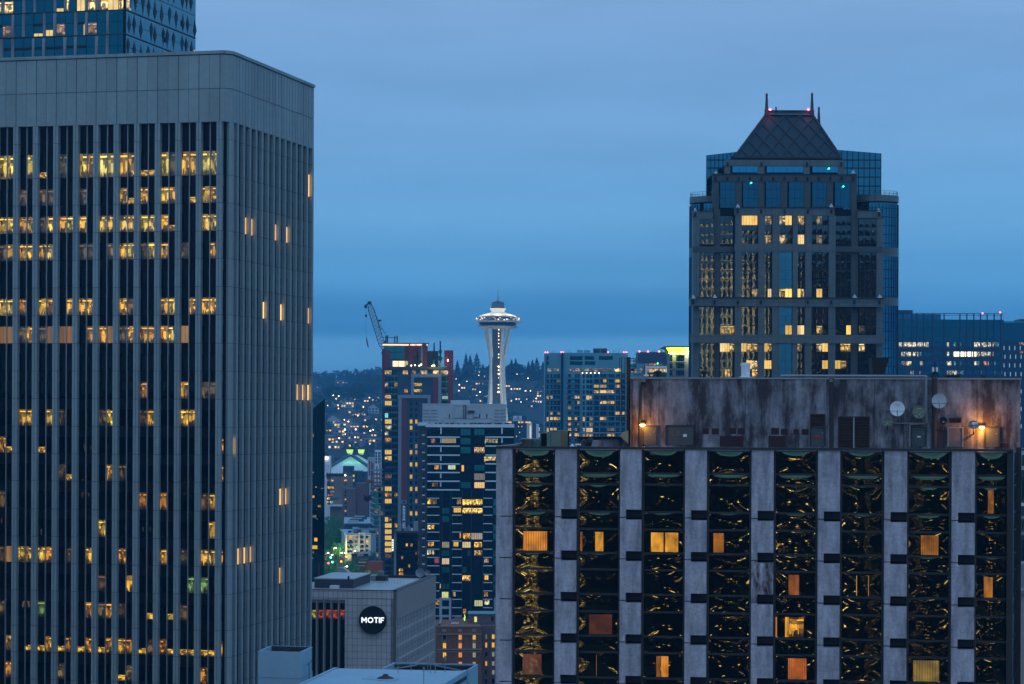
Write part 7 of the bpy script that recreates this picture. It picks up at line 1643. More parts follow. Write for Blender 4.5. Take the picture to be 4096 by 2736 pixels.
    m = MB(); B(f, m, 346.4, 535.7, 347.3, 552.6, 0, .3); B(f, m, 359, 533.6, 360, 552.6, 0, .7); B(f, m, 363.9, 533.6, 364.8, 552.6, 0, .7)
    for y in (539.6, 544, 548.8): B(f, m, 360, y, 363.9, y + .6, 0, .6)
    m.build('white_trim', M['white'], t); w = Wins(t)
    for j, y0 in enumerate((535.9, 540.2, 544.7, 549.3)):
        for i, (x0, x1) in enumerate(((349.4, 351.8), (354.8, 356.2), (356.5, 357.4), (360.3, 363.6), (366, 368.4))):
            L_ = {(0, 0): (ORA, 1.3), (0, 1): ((.8, .35, .2), .8), (1, 4): (WRM, 1.2), (3, 1): (WHT, .5)}.get((j, i)); w.px(f, x0, y0, x1, y0 + 2.4, .04, M['plainlit'] if L_ else M['glass_navy'], C(*L_) if L_ else (1, 1, 1, 1))
    w.finish()
    for j in range(3):
        for x0, x1 in ((347.4, 350), (350.6, 353.2), (360.2, 363.8)): m = MB(); B(f, m, x0, 541.6 + j * 4.5, x1, 543.2 + j * 4.5, 0, 1.1); m.build('balcony', M['black'], t)
    r3 = random.Random(8)
    for i in range(46):
        s = r3.random() * f.L * .95; y = 2 + r3.random() * (dep - 4); m = MB(); q = f.A + f.u * s - f.n * y; g = Face(q, q + Vector((r3.uniform(.6, 2.6), 0))); m.box(g, 0, g.L, zt + .5, zt + .5 + r3.uniform(.3, 1.1), -r3.uniform(.5, 2), 0); m.build('roof_clutter', M[r3.choice(('bluewhite', 'soot', 'steel'))], t)
    D = 1080.0; f = face(336, D, 369, D, 520); t = thing('long_roof_block', 'low block with long stepped blue-grey roofs behind the pale walk-up', 'building', (f.A.x + 5, D + 10, 0)); zt = f.z(350, 524); m = MB(); m.prism([f.A + Vector((4, 0)), f.B, f.B + Vector((0, 60)), f.A + Vector((0, 60))], 0, zt); m.build('wall', M['bluepanel'], t)
    m = MB(); m.prism([f.A + Vector((3.6, -.3)), f.B, f.B + Vector((0, 60)), f.A + Vector((-.5, 60))], zt, zt + .4); m.build('roof', M['bluewhite'], t)
    for i in range(5): m = MB(); g = Face(f.A + Vector((5, 5 + i * 11)), f.A + Vector((f.L - 3, 5 + i * 11))); m.box(g, 0, g.L * (.95 if i % 2 else .7), zt + .4, zt + 1.6, -1, 0); m.build('roof_ridge', M['bluepanel' if i % 2 else 'offwhite'], t)
    # glass corner building under construction above
    D = 1050.0; f = face(372, D, 381, D, 530); t = thing('glass_corner_building', 'narrow building, pale green glass below and raw construction floors above', 'building', (f.A.x + 3, D + 8, 0))
    lw = Face(Vector((P(370.5, 530, D + 26).x, D + 26)), f.A + Vector((1, 0)))
    m = MB(); m.prism([f.A + Vector((1, 0)), f.B, f.B + Vector((0, 26)), Vector((lw.A.x, D + 26))], 0, f.z(375, 486)); m.build('body', M['glass_curve'], t); w = Wins(t)
    for j in range(15):
        y = 487 + j * 5.45; w.px(f, 374.4, y + .5, 378.4, y + 5, .05, M['glass_green'] if j % 4 else M['room'], C((.5, .45, .25), .5)); w.add(lw, 1, lw.L - 1, f.z(375, y + 5), f.z(375, y + .6), .05, M['glass_rail'])
        m = MB(); B(f, m, 373.3, y, 381, y + .35, 0, .6); m.box(lw, 0, lw.L, f.z(375, y + .35), f.z(375, y), 0, .5); m.build('floor_edge', M['offwhite'], t)
    w.finish(); m = MB(); B(f, m, 378.6, 505, 380.6, 569, 0, .3); m.build('corner_column', M['greyframe'], t)
    for j in range(6):
        y = 470 + j * 4.3; m = MB(); B(f, m, 371 if j % 2 else 372.5, y, 381, y + .5, -20, .6 + (j % 3) * .5); m.build('raw_slab', M['grey'], t)
    m = MB()
    for x, y0, y1 in ((369.6, 460.5, 476), (371.5, 461.5, 487), (373, 463, 487), (377, 466, 487), (380, 464, 487)): p_, q_ = P(x, y1, D - 1), P(x, y0, D - 1); m.tube(p_, q_, .35, 4)
    m.build('rusty_column', plain('rust_primer_steel', (.25, .06, .03), .7, .3), t); m = MB(); B(f, m, 366, 480, 373, 483, -6, 3); m.build('timber_deck', plain('plywood_form', (.2, .08, .05), .8), t); m = MB(); B(f, m, 368.5, 469.5, 381, 471, -10, 2.5); m.build('edge_screen', M['tealpanel'], t)
    t = thing('curved_fins', 'black curved sculptural fins beside the glass corner building', 'canopy', P(370, 500, D - 6)); m = MB()
    for j in range(3):
        pts_ = [P(363.5 + q * 1.2, 494.6 + j * 1.7 + 1.9 * math.sin(q * .6) + q * .25, D - 6) for q in range(8)]; m.sweep(pts_, [.15, .4, .6, .7, .6, .5, .3, .15], 0, 6)
    m.build('fins', M['black'], t)
    # dark block in front of the red tower
    D = 850.0; f = face(394.2, D, 417.8, D, 550); t = thing('dark_grid_block', 'dark gridded mid-rise block in front of the red apartment tower', 'building', (f.A.x + 4, D + 8, 0))
    m = MB(); B(f, m, 395.8, 531.8, 417.6, 9999, -12, -.3); m.build('body', M['dark_spandrel'], t); m = MB(); B(f, m, 393.6, 532, 396, 9999, -11, -.1); m.build('side_wall', M['grey'], t); m = MB(); B(f, m, 393.4, 531, 418, 532.8, -12.5, .4); m.build('parapet', M['darkgrey'], t); w = Wins(t)
    lt = {(2, 4): (YEL, 1.6), (2, 6): (ORA, .8), (5, 2): (AMB, .7), (8, 1): (YEL, 1.4), (8, 2): (AMB, 1.3), (9, 1): (AMB, 1.3), (9, 2): (AMB, 1.3), (7, 5): (YEL, .7), (4, 8): (DIM, 1)}
    for j in range(14):
        for i in range(9): x = 396.6 + i * 2.33; y = 535.2 + j * 4.15; L_ = lt.get((j, i)); w.px(f, x, y, x + 1.9, y + 3.3, -.3, M['room'] if L_ else (M['glass_dark'] if (i * 7 + j * 3) % 4 else M['glass_navy']), C(*L_) if L_ else (1, 1, 1, 1))
    w.finish()
    for x0, y0, x1, mt in ((397.2, 524.5, 401, 'greyframe'), (404, 527.5, 406.5, 'greyframe'), (407.5, 526.5, 409.8, 'steel'), (413.3, 521.8, 417.6, 'greyframe'), (402, 529, 404, 'soot'), (410.5, 528.6, 412.5, 'white')): m = MB(); B(f, m, x0, y0, x1, 531.2, -5, -2); m.build('rooftop_unit', M[mt], t)
    s = thing('blade_sign', 'tall narrow glowing white blade sign left of the dark gridded block', 'sign', P(392.6, 551, D - 2)); fs = face(391.6, D - 2, 393.8, D - 2, 545); m = MB(); B(fs, m, 391.5, 539, 393.9, 551.2, -.6, 0); m.build('sign_case', M['soot'], s); m = MB(); B(fs, m, 391.8, 539.3, 393.6, 551, 0, .08); m.build('sign_face', emit('pale_sign_face', (.9, 1, .8), 1.3), s)
    m = MB(); 
    for i in range(4): B(fs, m, 392.1, 541 + i * 2.4, 393.3, 541.9 + i * 2.4, .08, .12)
    m.build('dark_glyph', M['soot'], s)
    # brick building at the bottom
    D = 600.0; f = face(436.8, D, 482, D + 1, 640); t = thing('brick_building', 'old red brick building with stone bands and orange lit sash windows', 'brick building', (f.A.x + 6, D + 9, 0))
    zt = f.z(460, 626.4); m = MB(); B(f, m, 436.8, 626.4, 481.6, 9999, -20, 0); m.build('wall', M['brick'], t); rw = face(481.8, D + 5, 497, D + 5, 640); m = MB(); B(rw, m, 481.8, 626, 500, 9999, -15, 0); m.build('rear_wing', M['brickdark'], t)
    m = MB(); m.box(f, .3, f.L - .3, zt - .5, zt - .3, -19.7, -.3); m.build('roof', M['bluepanel'], t)
    m = MB(); B(f, m, 436.6, 625.9, 481.8, 626.8, -.5, .15)
    for y0, y1 in ((633.6, 634.6), (648.8, 649.9), (651.4, 652.2)): B(f, m, 436.7, y0, 481.8, y1, 0, .3)
    m.build('stone_band', M['stonetrim'], t)
    for x in (442.2, 458, 472): m = MB(); B(f, m, x, 629, x + 4, 631.8, 0, .12); m.build('stone_plaque', M['stonetrim'], t)
    for x in (442.5, 458.1, 472.1): m = MB(); B(f, m, x, 639.6, x + 3.9, 643.2, 0, .1); B(f, m, x, 634.8, x + .4, 648.6, 0, .12); B(f, m, x + 3.5, 634.8, x + 3.9, 648.6, 0, .12); m.build('stone_panel', M['stonetrim'], t)
    m = MB(); lz = lambda x, y, Y: P(x, y, Y)
    bk = face(437.5, D + 20, 470, D + 20, 618); 
    for (x0, ya), (x1, yb_) in zip([(450.4, 619.5), (453.5, 618.7), (455, 617.6), (457.5, 617), (460, 617.6), (462.5, 619), (468, 619.4)], [(453.5, 618.7), (455, 617.6), (457.5, 617), (460, 617.6), (462.5, 619), (468, 619.4), (470, 619.4)]):
        a_, b_ = lz(x0, ya, D + 20), lz(x1, yb_, D + 20); c_, d_ = Vector((b_.x, b_.y, zt - 1)), Vector((a_.x, a_.y, zt - 1)); o = Vector((0, .5, 0)); m.face([d_, c_, b_, a_]); m.face([a_ + o, b_ + o, c_ + o, d_ + o]); m.face([a_, b_, b_ + o, a_ + o])
    m.build('gabled_parapet', M['steel'], t)
    m = MB(); lp = [(437.3, 623.5, D + 1), (439.5, 622.6, D + 3), (440.5, 623.6, D + 5), (448, 620, D + 16), (449.4, 617.4, D + 18), (450.6, 618.5, D + 20)]
    for (x0, y0, Y0), (x1, y1, Y1) in zip(lp, lp[1:]):
        a_, b_ = P(x0, y0, Y0), P(x1, y1, Y1); a_.x = b_.x = P(437.2, 620, D).x + .3; a_, b_ = Vector((a_.x, Y0, max(a_.z, zt + .1))), Vector((a_.x, Y1, max(b_.z, zt + .1))); o = Vector((.4, 0, 0)); m.face([b_, a_, Vector((a_.x, Y0, zt - 1)), Vector((a_.x, Y1, zt - 1))]); m.face([a_, b_, b_ + o, a_ + o]); m.face([a_ + o, b_ + o, Vector((a_.x + .4, Y1, zt - 1)), Vector((a_.x + .4, Y0, zt - 1))])
    m.build('side_parapet', M['steel'], t)
    fp = face(467.8, D + 9, 500, D + 9, 620); m = MB(); B(fp, m, 467.8, 614.4, 500, 626.5, -8, 0); m.build('penthouse', M['brickdark'], t); m = MB(); B(fp, m, 467.6, 613.6, 500, 614.4, -8, .3); m.build('penthouse_coping', M['tealpanel'], t)
    m = MB(); a_ = onz(455, 624.8, zt - .3); g = Face((a_.x - 1, a_.y), (a_.x + .9, a_.y)); m.box(g, 0, g.L, zt - .3, zt + .1, -2, 0); m.build('skylight', M['white'], t)
    w = Wins(t); w.px(fp, 474.4, 616.7, 476.8, 622, .05, M['plainlit'], C((.95, .85, .3), 1.1)); w.px(fp, 491.5, 617, 493.5, 621.4, .05, M['glass_dark'])
    ys = [(635.1, 639.6), (643.2, 648.2), (652.6, 657.2), (662, 666.4), (670.8, 675.2), (679.6, 684)]
    lt = {(0, 1): 'o', (0, 2): 'y', (1, 0): 'Y', (1, 1): 'o', (2, 0): 'Y', (2, 1): 'o', (3, 1): 'o', (3, 2): 'w', (4, 2): 'w', (5, 2): 'Y', (2, 2): 'w', (1, 2): 'w', (5, 0): 'o'}
    for j, (y0, y1) in enumerate(ys):
        for i, (x0, x1) in enumerate(((443, 446.1), (458.7, 461.8), (472.8, 475.6))):
            c = lt.get((j, i)); w.px(f, x0, y0, x1, y1, .06, M['plainlit'] if c else M['glass_dark'], C({'o': (1, .33, .05), 'y': (1, .5, .06), 'Y': (1.1, .58, .03), 'w': (.35, .3, .2)}[c], 1.05) if c else (1, 1, 1, 1))
            m = MB(); B(f, m, x0 - .3, y1, x1 + .3, y1 + .5, 0, .3); m.build('window_sill', M['stonetrim'], t)
        for i, (x0, x1) in enumerate(((485.4, 487), (492, 494.4))):
            c = {(0, 1): 'Y', (1, 0): 'y', (1, 1): 'Y', (0, 0): 'w', (2, 1): 'w', (3, 0): 'y', (3, 1): 'w', (4, 1): 'w'}.get((j, i)); w.px(rw, x0, y0 - .6, x1, y1 - .8, .05, M['plainlit'] if c else M['glass_dark'], C({'y': (1, .5, .06), 'Y': (1.1, .58, .03), 'w': (.25, .25, .2)}[c], 1.0 if (j, i) != (0, 0) else .6) if c else (1, 1, 1, 1))
    w.finish()
    sc_ = thing('small_flame_sign', 'small yellow-green neon squiggle above the brick building roof', 'sign', P(464.5, 621, D + 12)); m = MB(); pts_ = [P(464.8, 620.9, D + 12), P(464.3, 619, D + 12), P(465.1, 617.6, D + 12), P(464.6, 614.4, D + 12)]; m.sweep(pts_, [.1, .16, .14, .05], 0, 5); m.build('neon_tube', emit('lime_neon', (.5, 1, .15), 1.6), sc_); m = MB(); m.tube(P(464.9, 626, D + 12), P(464.9, 620.8, D + 12), .12, 5); m.build('post', M['soot'], sc_)
M['arenaroof'] = plain('pale_arena_roof', (.72, .80, .80), .6, .12, .05)
M['motifbeige'] = plain('beige_panel_wall', (.26, .20, .15), .7, .15, .3)
lower_town()

# ================================================================ trees, street and hillside
LEAFR = random.Random(99)
def tree(nm, lab, base, h, w_, mat, shape='round', n=500, group=None, leaf=.9, cat='tree', trunk=.25):
    t = thing(nm, lab, cat, base, group); m = MB(); r = LEAFR; tr = max(.12, h * .022)
    m.tube(base, base + Vector((0, 0, h * .55)), tr, 6, r2=tr * .5)
    if shape == 'round':
        for i in range(5): a = r.random() * 6.28; m.tube(base + Vector((0, 0, h * (.3 + .05 * i))), base + Vector((math.cos(a) * w_ * .3, math.sin(a) * w_ * .3, h * (.6 + .05 * i))), tr * .5, 4, r2=tr * .15)
    else: m.tube(base + Vector((0, 0, h * .55)), base + Vector((0, 0, h * .97)), tr * .5, 5, r2=.03)
    m.build('trunk', M['bark'], t)
    m = MB()
    if shape == 'round':
        cl = []
        for i in range(9): a = r.random() * 6.28; q = r.random() ** .5; cl.append((Vector((math.cos(a) * w_ * .34 * q, math.sin(a) * w_ * .34 * q, h * (.42 + .42 * r.random()))), w_ * r.uniform(.16, .26)))
        cl.append((Vector((0, 0, h * .68)), w_ * .3))
        for i in range(n):
            c, rr = r.choice(cl); v = Vector((r.gauss(0, 1), r.gauss(0, 1), r.gauss(0, 1))).normalized() * rr * r.uniform(.75, 1.08); v.z *= .8; m.leaf(base + c + v, leaf * r.uniform(.7, 1.3), r)
    else:
        for i in range(n):
            q = r.random() ** .75; lay = .75 + .25 * math.sin(q * 55 + h); rr = w_ * .5 * (1 - q) ** .85 * lay; a = r.random() * 6.28; d = rr * (.35 + .65 * r.random() ** .5)
            m.leaf(base + Vector((math.cos(a) * d, math.sin(a) * d, h * (.1 + .9 * q) - d * .25)), leaf * r.uniform(.7, 1.2) * (1.15 - q * .7), r)
    m.build('crown', mat, t); return t

def street():
    rr = random.Random(31)
    # trees along the street, by pixel of their top
    spec = [(330, 513, 1190, 15), (337, 516, 1180, 15), (326, 520, 1170, 16), (333, 525, 1150, 15), (342, 528, 1080, 13), (328, 533, 1120, 16), (336, 536, 1090, 16), (343, 540, 1010, 13), (326, 545, 1060, 13), (334, 546, 1020, 13), (350, 559, 960, 12), (357, 561, 950, 12), (327, 561, 940, 12), (334, 563, 930, 12), (342, 563, 935, 11), (365, 563, 940, 12), (372, 570, 900, 11)]
    labs = ['street tree highest on the left of the avenue', 'street tree right beside the top of the leafy avenue', 'street tree at the black tower edge, second row', 'tree in the middle of the leafy avenue', 'tree beside the left wall of the pale walk-up', 'broad tree below the middle of the avenue', 'tree above the yellow-lit one', 'tree hiding the foot of the pale walk-up corner', 'tree over the crossing at the black tower edge', 'yellow-lit tree above the street crossing', 'dark tree right of the street crossing', 'dark tree next to the low blue roofs', 'tree under the crossing at the black tower edge', 'green tree over the tiled hotel roof edge', 'bright yellow-lit tree over the tiled hotel roof edge', 'dark tree by the red low building', 'last small tree left of the crane foot']
    for (x, yt, D, h), lab in zip(spec, labs):
        top = P(x, yt, D); base = Vector((top.x, top.y, max(0, top.z - h))); tree('street_tree', lab, base, top.z - base.z, (top.z - base.z) * (.85 if top.z - base.z < 22 else .6) if False else h * .95, M['leaf2'], 'round', 1100, 'trees along the street', .62)
    road = MB(); road.face([Vector((P(322, 560, 700).x, 700, .05)), Vector((P(372, 560, 700).x, 700, .05)), Vector((P(350, 500, 1500).x, 1500, .05)), Vector((P(330, 500, 1500).x, 1500, .05))]); o = road.build('road', M['asphalt'], loc=(P(340, 500, 1000).x, 1000, 0)); structure(o)
    for x, y, D, en, col in ((339.5, 553, 990, 1400, (1, .8, .15)), (333.5, 548, 1000, 2600, (.9, .85, .2)), (344.5, 566.5, 905, 2600, (.9, .85, .15)), (343, 553.2, 980, 500, (1, .85, .6)), (330, 555, 960, 900, (1, .5, .3)), (353, 551, 985, 500, (1, .7, .4)), (326, 553, 960, 700, (1, .6, .45))):
        p = P(x, y, D); s = thing('street_lamp', {339.5: 'street lamp in the gap left of the pale walk-up', 333.5: 'street lamp inside the upper yellow-lit tree', 344.5: 'street lamp inside the lower yellow-lit tree', 343: 'white globe street lamp above the crossing', 330: 'warm street lamp above the red car lights', 353: 'street lamp at the foot of the pale walk-up', 326: 'street lamp at the black tower edge'}[x], 'street lamp', (p.x, p.y, 0), 'street lamps')
        m = MB(); m.tube((p.x, p.y, 0), (p.x, p.y, p.z), .12, 6, r2=.07); m.tube(p, p + Vector((.9, 0, .25)), .06, 5); m.build('post', M['soot'], s); m = MB(); m.lathe(p + Vector((.9, 0, .1)), [(0, -.3), (.38, -.05), (.2, .15), (0, .2)], 10); m.build('lamp_head', M['warmlight'], s); lamp('POINT', p + Vector((.9, -.6, -.2)), en * 3, col, .3, parent=s)
    for x, y, D, col, lab in ((330.8, 557.9, 955, (.1, 1, .75), 'green traffic signal at the crossing'), (346.3, 557.1, 950, (1, .25, .03), 'orange traffic signal right of the crossing'), (341.3, 561.9, 940, (1, .2, .03), 'small orange signal at the tree tops'), (332.4, 562.5, 940, (.1, .9, .5), 'small green signal under the crossing'), (328.3, 563.6, 938, (1, .1, .05), 'small red signal under the crossing')):
        p = P(x, y, D); s = thing('traffic_light', lab, 'traffic light', (p.x, p.y, 0), 'traffic signals'); m = MB(); m.tube((p.x, p.y, 0), p, .1, 6); m.build('post', M['soot'], s); m = MB(); q = Face((p.x - .35, p.y - .1), (p.x + .35, p.y - .1)); m.box(q, 0, .7, p.z - 1, p.z + 1, -.4, 0); sc2 = m.build('signal_case', M['black'], s)
        m = MB(); m.lathe(p + Vector((0, -.15, .2)), [(0, -.45), (.45, 0), (0, .45)], 10); m.build('lens', emit('signal_lens', col, 7), sc2); lamp('POINT', p + Vector((0, -.9, 0)), 260, col, .3, parent=s)
    # cars at the crossing
    def car(x, y, D, mat, lab, red):
        p = P(x, y, D); g = (onz(x, y, .1)); g = Vector((P(x, y, D).x, D, 0)); t = thing('parked_car', lab, 'car', g, 'cars at the crossing'); f = Face((g.x - .9, g.y), (g.x + .9, g.y)); zb = 0.0; H = p.z - .7 if p.z > 2 else 0
        m = MB(); m.box(f, 0, 1.8, .35, .85, -4.4, 0); m.box(f, .12, 1.68, .85, 1.4, -3.4, -.8, 1); m.build('body', [mat, M['glass_slab']], t)
        for s0 in (.08, 1.42):
            for d in (-3.5, -.8): m = MB(); m.tube(f.pt(s0, .33, d), f.pt(s0 + .3, .33, d), .33, 12); m.build('wheel', M['black'], t)
            m = MB(); m.box(f, s0 + .02, s0 + .3, .6, .8, 0, .06); m.build('tail_lamp' if red else 'headlight', emit('tail_light', (1, .05, .03), 14) if red else M['whitelight'], t)
    for i, (x, D, red) in enumerate(((327, 1010, True), (329.3, 990, True), (331.5, 1025, True), (336, 1000, False), (340, 985, False), (350.5, 1005, False))):
        car(x, 555, D, plain('car_paint', rr.choice(((.3, .3, .32), (.05, .05, .06), (.25, .05, .05))), .35, .05, bmp=0), ['car with red tail lights nearest the black tower', 'car with red tail lights second from the black tower', 'car with red tail lights further up the avenue', 'car with white headlights left of the crossing posts', 'car with white headlights behind the crossing posts', 'car with white headlights by the pale walk-up'][i], red)
        lamp('POINT', (P(x, 555, D).x, D - 2, 1.2), 350 if red else 180, (1, .1, .06) if red else (1, .85, .7), .3)
    # red low building
    D = 930; f = face(362, D, 382, D, 565); t = thing('red_low_building', 'low dark building with red walls at the foot of the glass corner building', 'building', (f.A.x + 4, D + 6, 0)); b_ = lambda m, x0, y0, x1, y1, d0, d1: m.box(f, *f.rect(x0, y0, x1, y1), d0, d1)
    m = MB(); b_(m, 366.5, 562, 382, 9999, -8, 0); m.build('wall', M['redpanel'], t); m = MB(); b_(m, 359, 560.2, 367, 9999, -8, -1); m.build('side_wall', M['darkgrey'], t); m = MB(); b_(m, 358.5, 562, 366.4, 562.6, -8, 1.2); b_(m, 359.5, 565.4, 366, 565.8, -8, 1); m.build('eaves', M['steel'], t)
    D = 960; f = face(350, D, 371, D, 553); t = thing('low_blue_roofs', 'low flat roofs cluttered with plant at the foot of the pale walk-up', 'building', (f.A.x + 4, D + 6, 0)); m = MB(); b_(m, 352, 553.6, 371, 9999, -20, 0) if False else m.box(f, *f.rect(351, 556, 371, 9999), -30, 0); m.build('wall', M['bluepanel'], t)
    for i in range(14): x = 351 + rr.random() * 17; m = MB(); m.box(f, f.s(x), f.s(x + 1 + rr.random() * 2.5), f.z(x, 556), f.z(x, 554.5 - rr.random()), -rr.random() * 25, -.1); m.build('roof_clutter', M[rr.choice(('roofblue', 'steel', 'soot'))], t)
street()

def hillside():
    rr = random.Random(77)
    # forest mass (uncountable)
    m = MB()
    def clump(c, r_, h, n, leaf):
        for i in range(n):
            v = Vector((rr.gauss(0, 1), rr.gauss(0, 1), abs(rr.gauss(0, 1)))).normalized(); v = Vector((v.x * r_, v.y * r_, v.z * h)) * rr.uniform(.75, 1.05); m.leaf(c + v, leaf * rr.uniform(.7, 1.3), rr)
    walls = {'w': M['offwhite'], 'g': M['grey'], 'b': M['bluepanel'], 'o': M['grey'], 'r': M['brickdark']}
    H = [(332.8, 422.5, 12, 9, 'gable', 1, 'w'), (373, 412, 11, 10, 'gable', 0, 'w'), (350, 421, 10, 7, 'hip', 2, 'g'), (341, 401.5, 16, 7, 'flat', 4, 'o'), (353.5, 399, 12, 6, 'flat', 5, 'o'), (344.5, 406, 22, 7, 'flat', 6, 'w'), (352, 412.8, 14, 6, 'gable', 2, 'g'), (358.5, 414.8, 16, 6, 'flat', 6, 'o'), (349.5, 427, 20, 9, 'gable', 7, 'o'), (340, 428, 14, 8, 'flat', 5, 'w'), (341.5, 435, 20, 9, 'flat', 4, 'o'),
         (350, 434.5, 15, 9, 'flat', 3, 'g'), (343, 438.5, 16, 7, 'flat', 4, 'o'), (356.5, 432, 10, 5, 'flat', 1, 'w'), (331, 412, 12, 8, 'hip', 0, 'b'), (327, 417.5, 9, 6, 'gable', 0, 'g'), (368, 421, 9, 7, 'gable', 1, 'g'), (367, 427, 10, 8, 'gable', 2, 'b'), (379, 420, 10, 7, 'hip', 2, 'b'), (378, 431, 12, 7, 'flat', 2, 'g'), (365, 401, 10, 6, 'hip', 2, 'b'), (373, 400, 10, 6, 'gable', 3, 'b'), (377, 397.5, 8, 6, 'hip', 2, 'b'),
         (331, 384.8, 15, 6, 'flat', 1, 'o'), (339.5, 382.5, 16, 6, 'flat', 1, 'g'), (346.5, 382.2, 15, 6, 'flat', 3, 'g'), (347, 385.5, 10, 4, 'gable', 2, 'b'), (318, 387, 10, 6, 'gable', 3, 'b'), (323, 383, 10, 6, 'hip', 2, 'b'), (357, 384, 10, 6, 'hip', 1, 'g'), (337, 396.5, 12, 6, 'hip', 3, 'g'), (317, 404.5, 14, 7, 'flat', 2, 'o'), (333, 404.3, 12, 6, 'hip', 0, 'b'),
         (336, 443, 16, 9, 'flat', 6, 'r'), (344, 446, 18, 8, 'flat', 5, 'r'), (358, 441, 15, 9, 'flat', 3, 'r'), (366, 440, 12, 8, 'gable', 3, 'g'), (372, 444.5, 14, 7, 'flat', 3, 'o'), (330, 431, 10, 7, 'gable', 2, 'b'), (334, 448, 12, 6, 'flat', 3, 'o'), (361, 434, 10, 7, 'gable', 1, 'b'), (372, 436, 10, 7, 'hip', 2, 'b'), (325, 441, 12, 7, 'flat', 2, 'g'), (354, 447, 12, 7, 'flat', 2, 'g'), (376, 408, 9, 6, 'gable', 1, 'b'), (360, 407, 10, 6, 'hip', 1, 'b'),
         (493, 370.2, 22, 7, 'flat', 3, 'b'), (535, 366, 40, 8, 'hip', 3, 'b'), (526, 371.5, 30, 8, 'flat', 5, 'b'), (474, 383.6, 10, 6, 'hip', 1, 'b'), (481, 383.5, 14, 5, 'flat', 4, 'b'), (487.5, 384, 14, 6, 'flat', 4, 'r'), (518.5, 389.3, 14, 8, 'gable', 5, 'b'), (525.5, 391, 10, 6, 'gable', 1, 'b'), (515, 401.5, 12, 9, 'gable', 2, 'o'), (520.5, 402, 14, 9, 'flat', 2, 'b'), (513, 395.3, 9, 7, 'gable', 0, 'g'), (538, 392, 10, 6, 'hip', 2, 'b'), (541.5, 396.5, 12, 7, 'flat', 4, 'b'), (529, 399.5, 9, 6, 'gable', 1, 'b'), (539.5, 401.8, 12, 7, 'hip', 3, 'g'), (533, 407, 12, 7, 'hip', 1, 'b'), (478, 401.5, 9, 6, 'gable', 1, 'g'), (467.5, 397, 9, 6, 'hip', 2, 'b'), (473, 390, 9, 6, 'gable', 2, 'b'), (487, 396, 9, 6, 'hip', 2, 'g'), (462, 388, 9, 6, 'gable', 2, 'b'), (509, 386.5, 9, 6, 'hip', 2, 'b'), (544, 387, 9, 6, 'gable', 2, 'b')]
    HP = [(h[0], h[1], h[2] / 2600 * 2400 * .5 + 3, h[3] + 3) for h in H]
    for i in range(900):
        L_ = rr.random() < .55; px = rr.uniform(306, 390) if L_ else rr.uniform(452, 552); Y = rr.uniform(2080, 3250) ** 1.0
        if L_ and rr.random() < .3: Y = rr.uniform(3700, 4500)
        g = Vector((P(px, 400, Y).x, Y)); z = ground_z(g.x, g.y); s_ = Y / 2600; sx = CX + g.x / Y * F; sy = HY - (z - CAMZ) / Y * F
        if any(abs(sx - hx) < hw + 5 and -5 < sy - hy < 17 for hx, hy, hw, hh in HP) and rr.random() < .88: continue
        clump(Vector((g.x, g.y, z)), rr.uniform(6, 12) * s_, rr.uniform(7, 13) * s_, 60, 3.2 * s_)
    o = m.build('hillside_woodland', M['leaf'], loc=(-200, 2800, 60)); o['kind'] = 'stuff'; tag(o, 'dark blue-green woodland covering the hillside between the houses', 'woodland')
    # conifers on the skyline: px, top py, width px, distance
    con = [(466, 353.5, 6, 2980, 'conifer furthest left of three on the skyline beside the red fin'), (470.2, 354.8, 7, 3000, 'round-topped conifer between two pointed ones left of the needle'), (476.8, 353.2, 9, 2960, 'tallest pointed conifer left of the needle'), (457.5, 360.5, 6, 2990, 'small conifer at the edge of the red fin'), (483, 364, 6, 2990, 'low conifer right of the tallest one'),
           (511.6, 359.3, 6, 2990, 'left of two thin conifers right of the needle legs'), (515.8, 358.5, 5.5, 3000, 'right of two thin conifers right of the needle legs'), (528.5, 361.5, 5, 3010, 'leftmost of the conifers near the teal slab'), (532.4, 359.8, 6, 2990, 'second conifer from the teal slab'), (536.8, 357.8, 8, 2970, 'tallest conifer near the teal slab'), (543, 362, 6, 2990, 'conifer touching the teal slab edge'),
           (347.3, 371.3, 6, 3950, 'pointed conifer on the far hazy ridge'), (351.5, 374, 5, 3980, 'broken-topped conifer on the far hazy ridge'), (343, 391, 5, 2900, 'thin dark conifer on the near left hill'), (316, 395, 4, 2880, 'small conifer behind the slanted black tower'), (369.5, 370.5, 6, 3300, 'conifer near the crane foot')]
    for x, yt, wp, D, lab in con:
        top = P(x, yt, D); z = ground_z(top.x, top.y); h = min(max(top.z - z + 3, 12), 34); tree('conifer', lab, Vector((top.x, top.y, top.z - h)), h, wp * D / F * 2.3, M['needle'], 'cone', 1500, 'conifers on the skyline', 2.0)
    rnd_ = [(495, 361.8, 12, 2990, 'rounded crown just left of the needle legs'), (491, 364, 10, 3000, 'lower rounded crown left of the needle legs'), (519, 362.5, 12, 2990, 'rounded crown beside the long hilltop roof'), (508.5, 363.5, 9, 2990, 'low rounded crown right of the needle'), (338, 384.5, 14, 2850, 'large rounded dark crown on the near left hill'), (331, 388, 13, 2850, 'dark crown sloping down at left of the near hill'),
            (359, 383, 13, 2880, 'dark double crown at the middle of the left hill'), (353, 386, 12, 2870, 'dark crown left of the double one'), (378, 374, 14, 3250, 'tall airy crown near the crane foot'), (384, 371.5, 12, 3300, 'airy crown behind the red tower edge'), (364, 372, 12, 3600, 'hazy crown on the ridge right of centre'), (330, 376, 14, 3700, 'hazy crown on the ridge at left'), (356, 372.5, 10, 3700, 'hazy crown on the ridge at the centre'), (372, 381, 13, 3000, 'dark crown under the airy ones')]
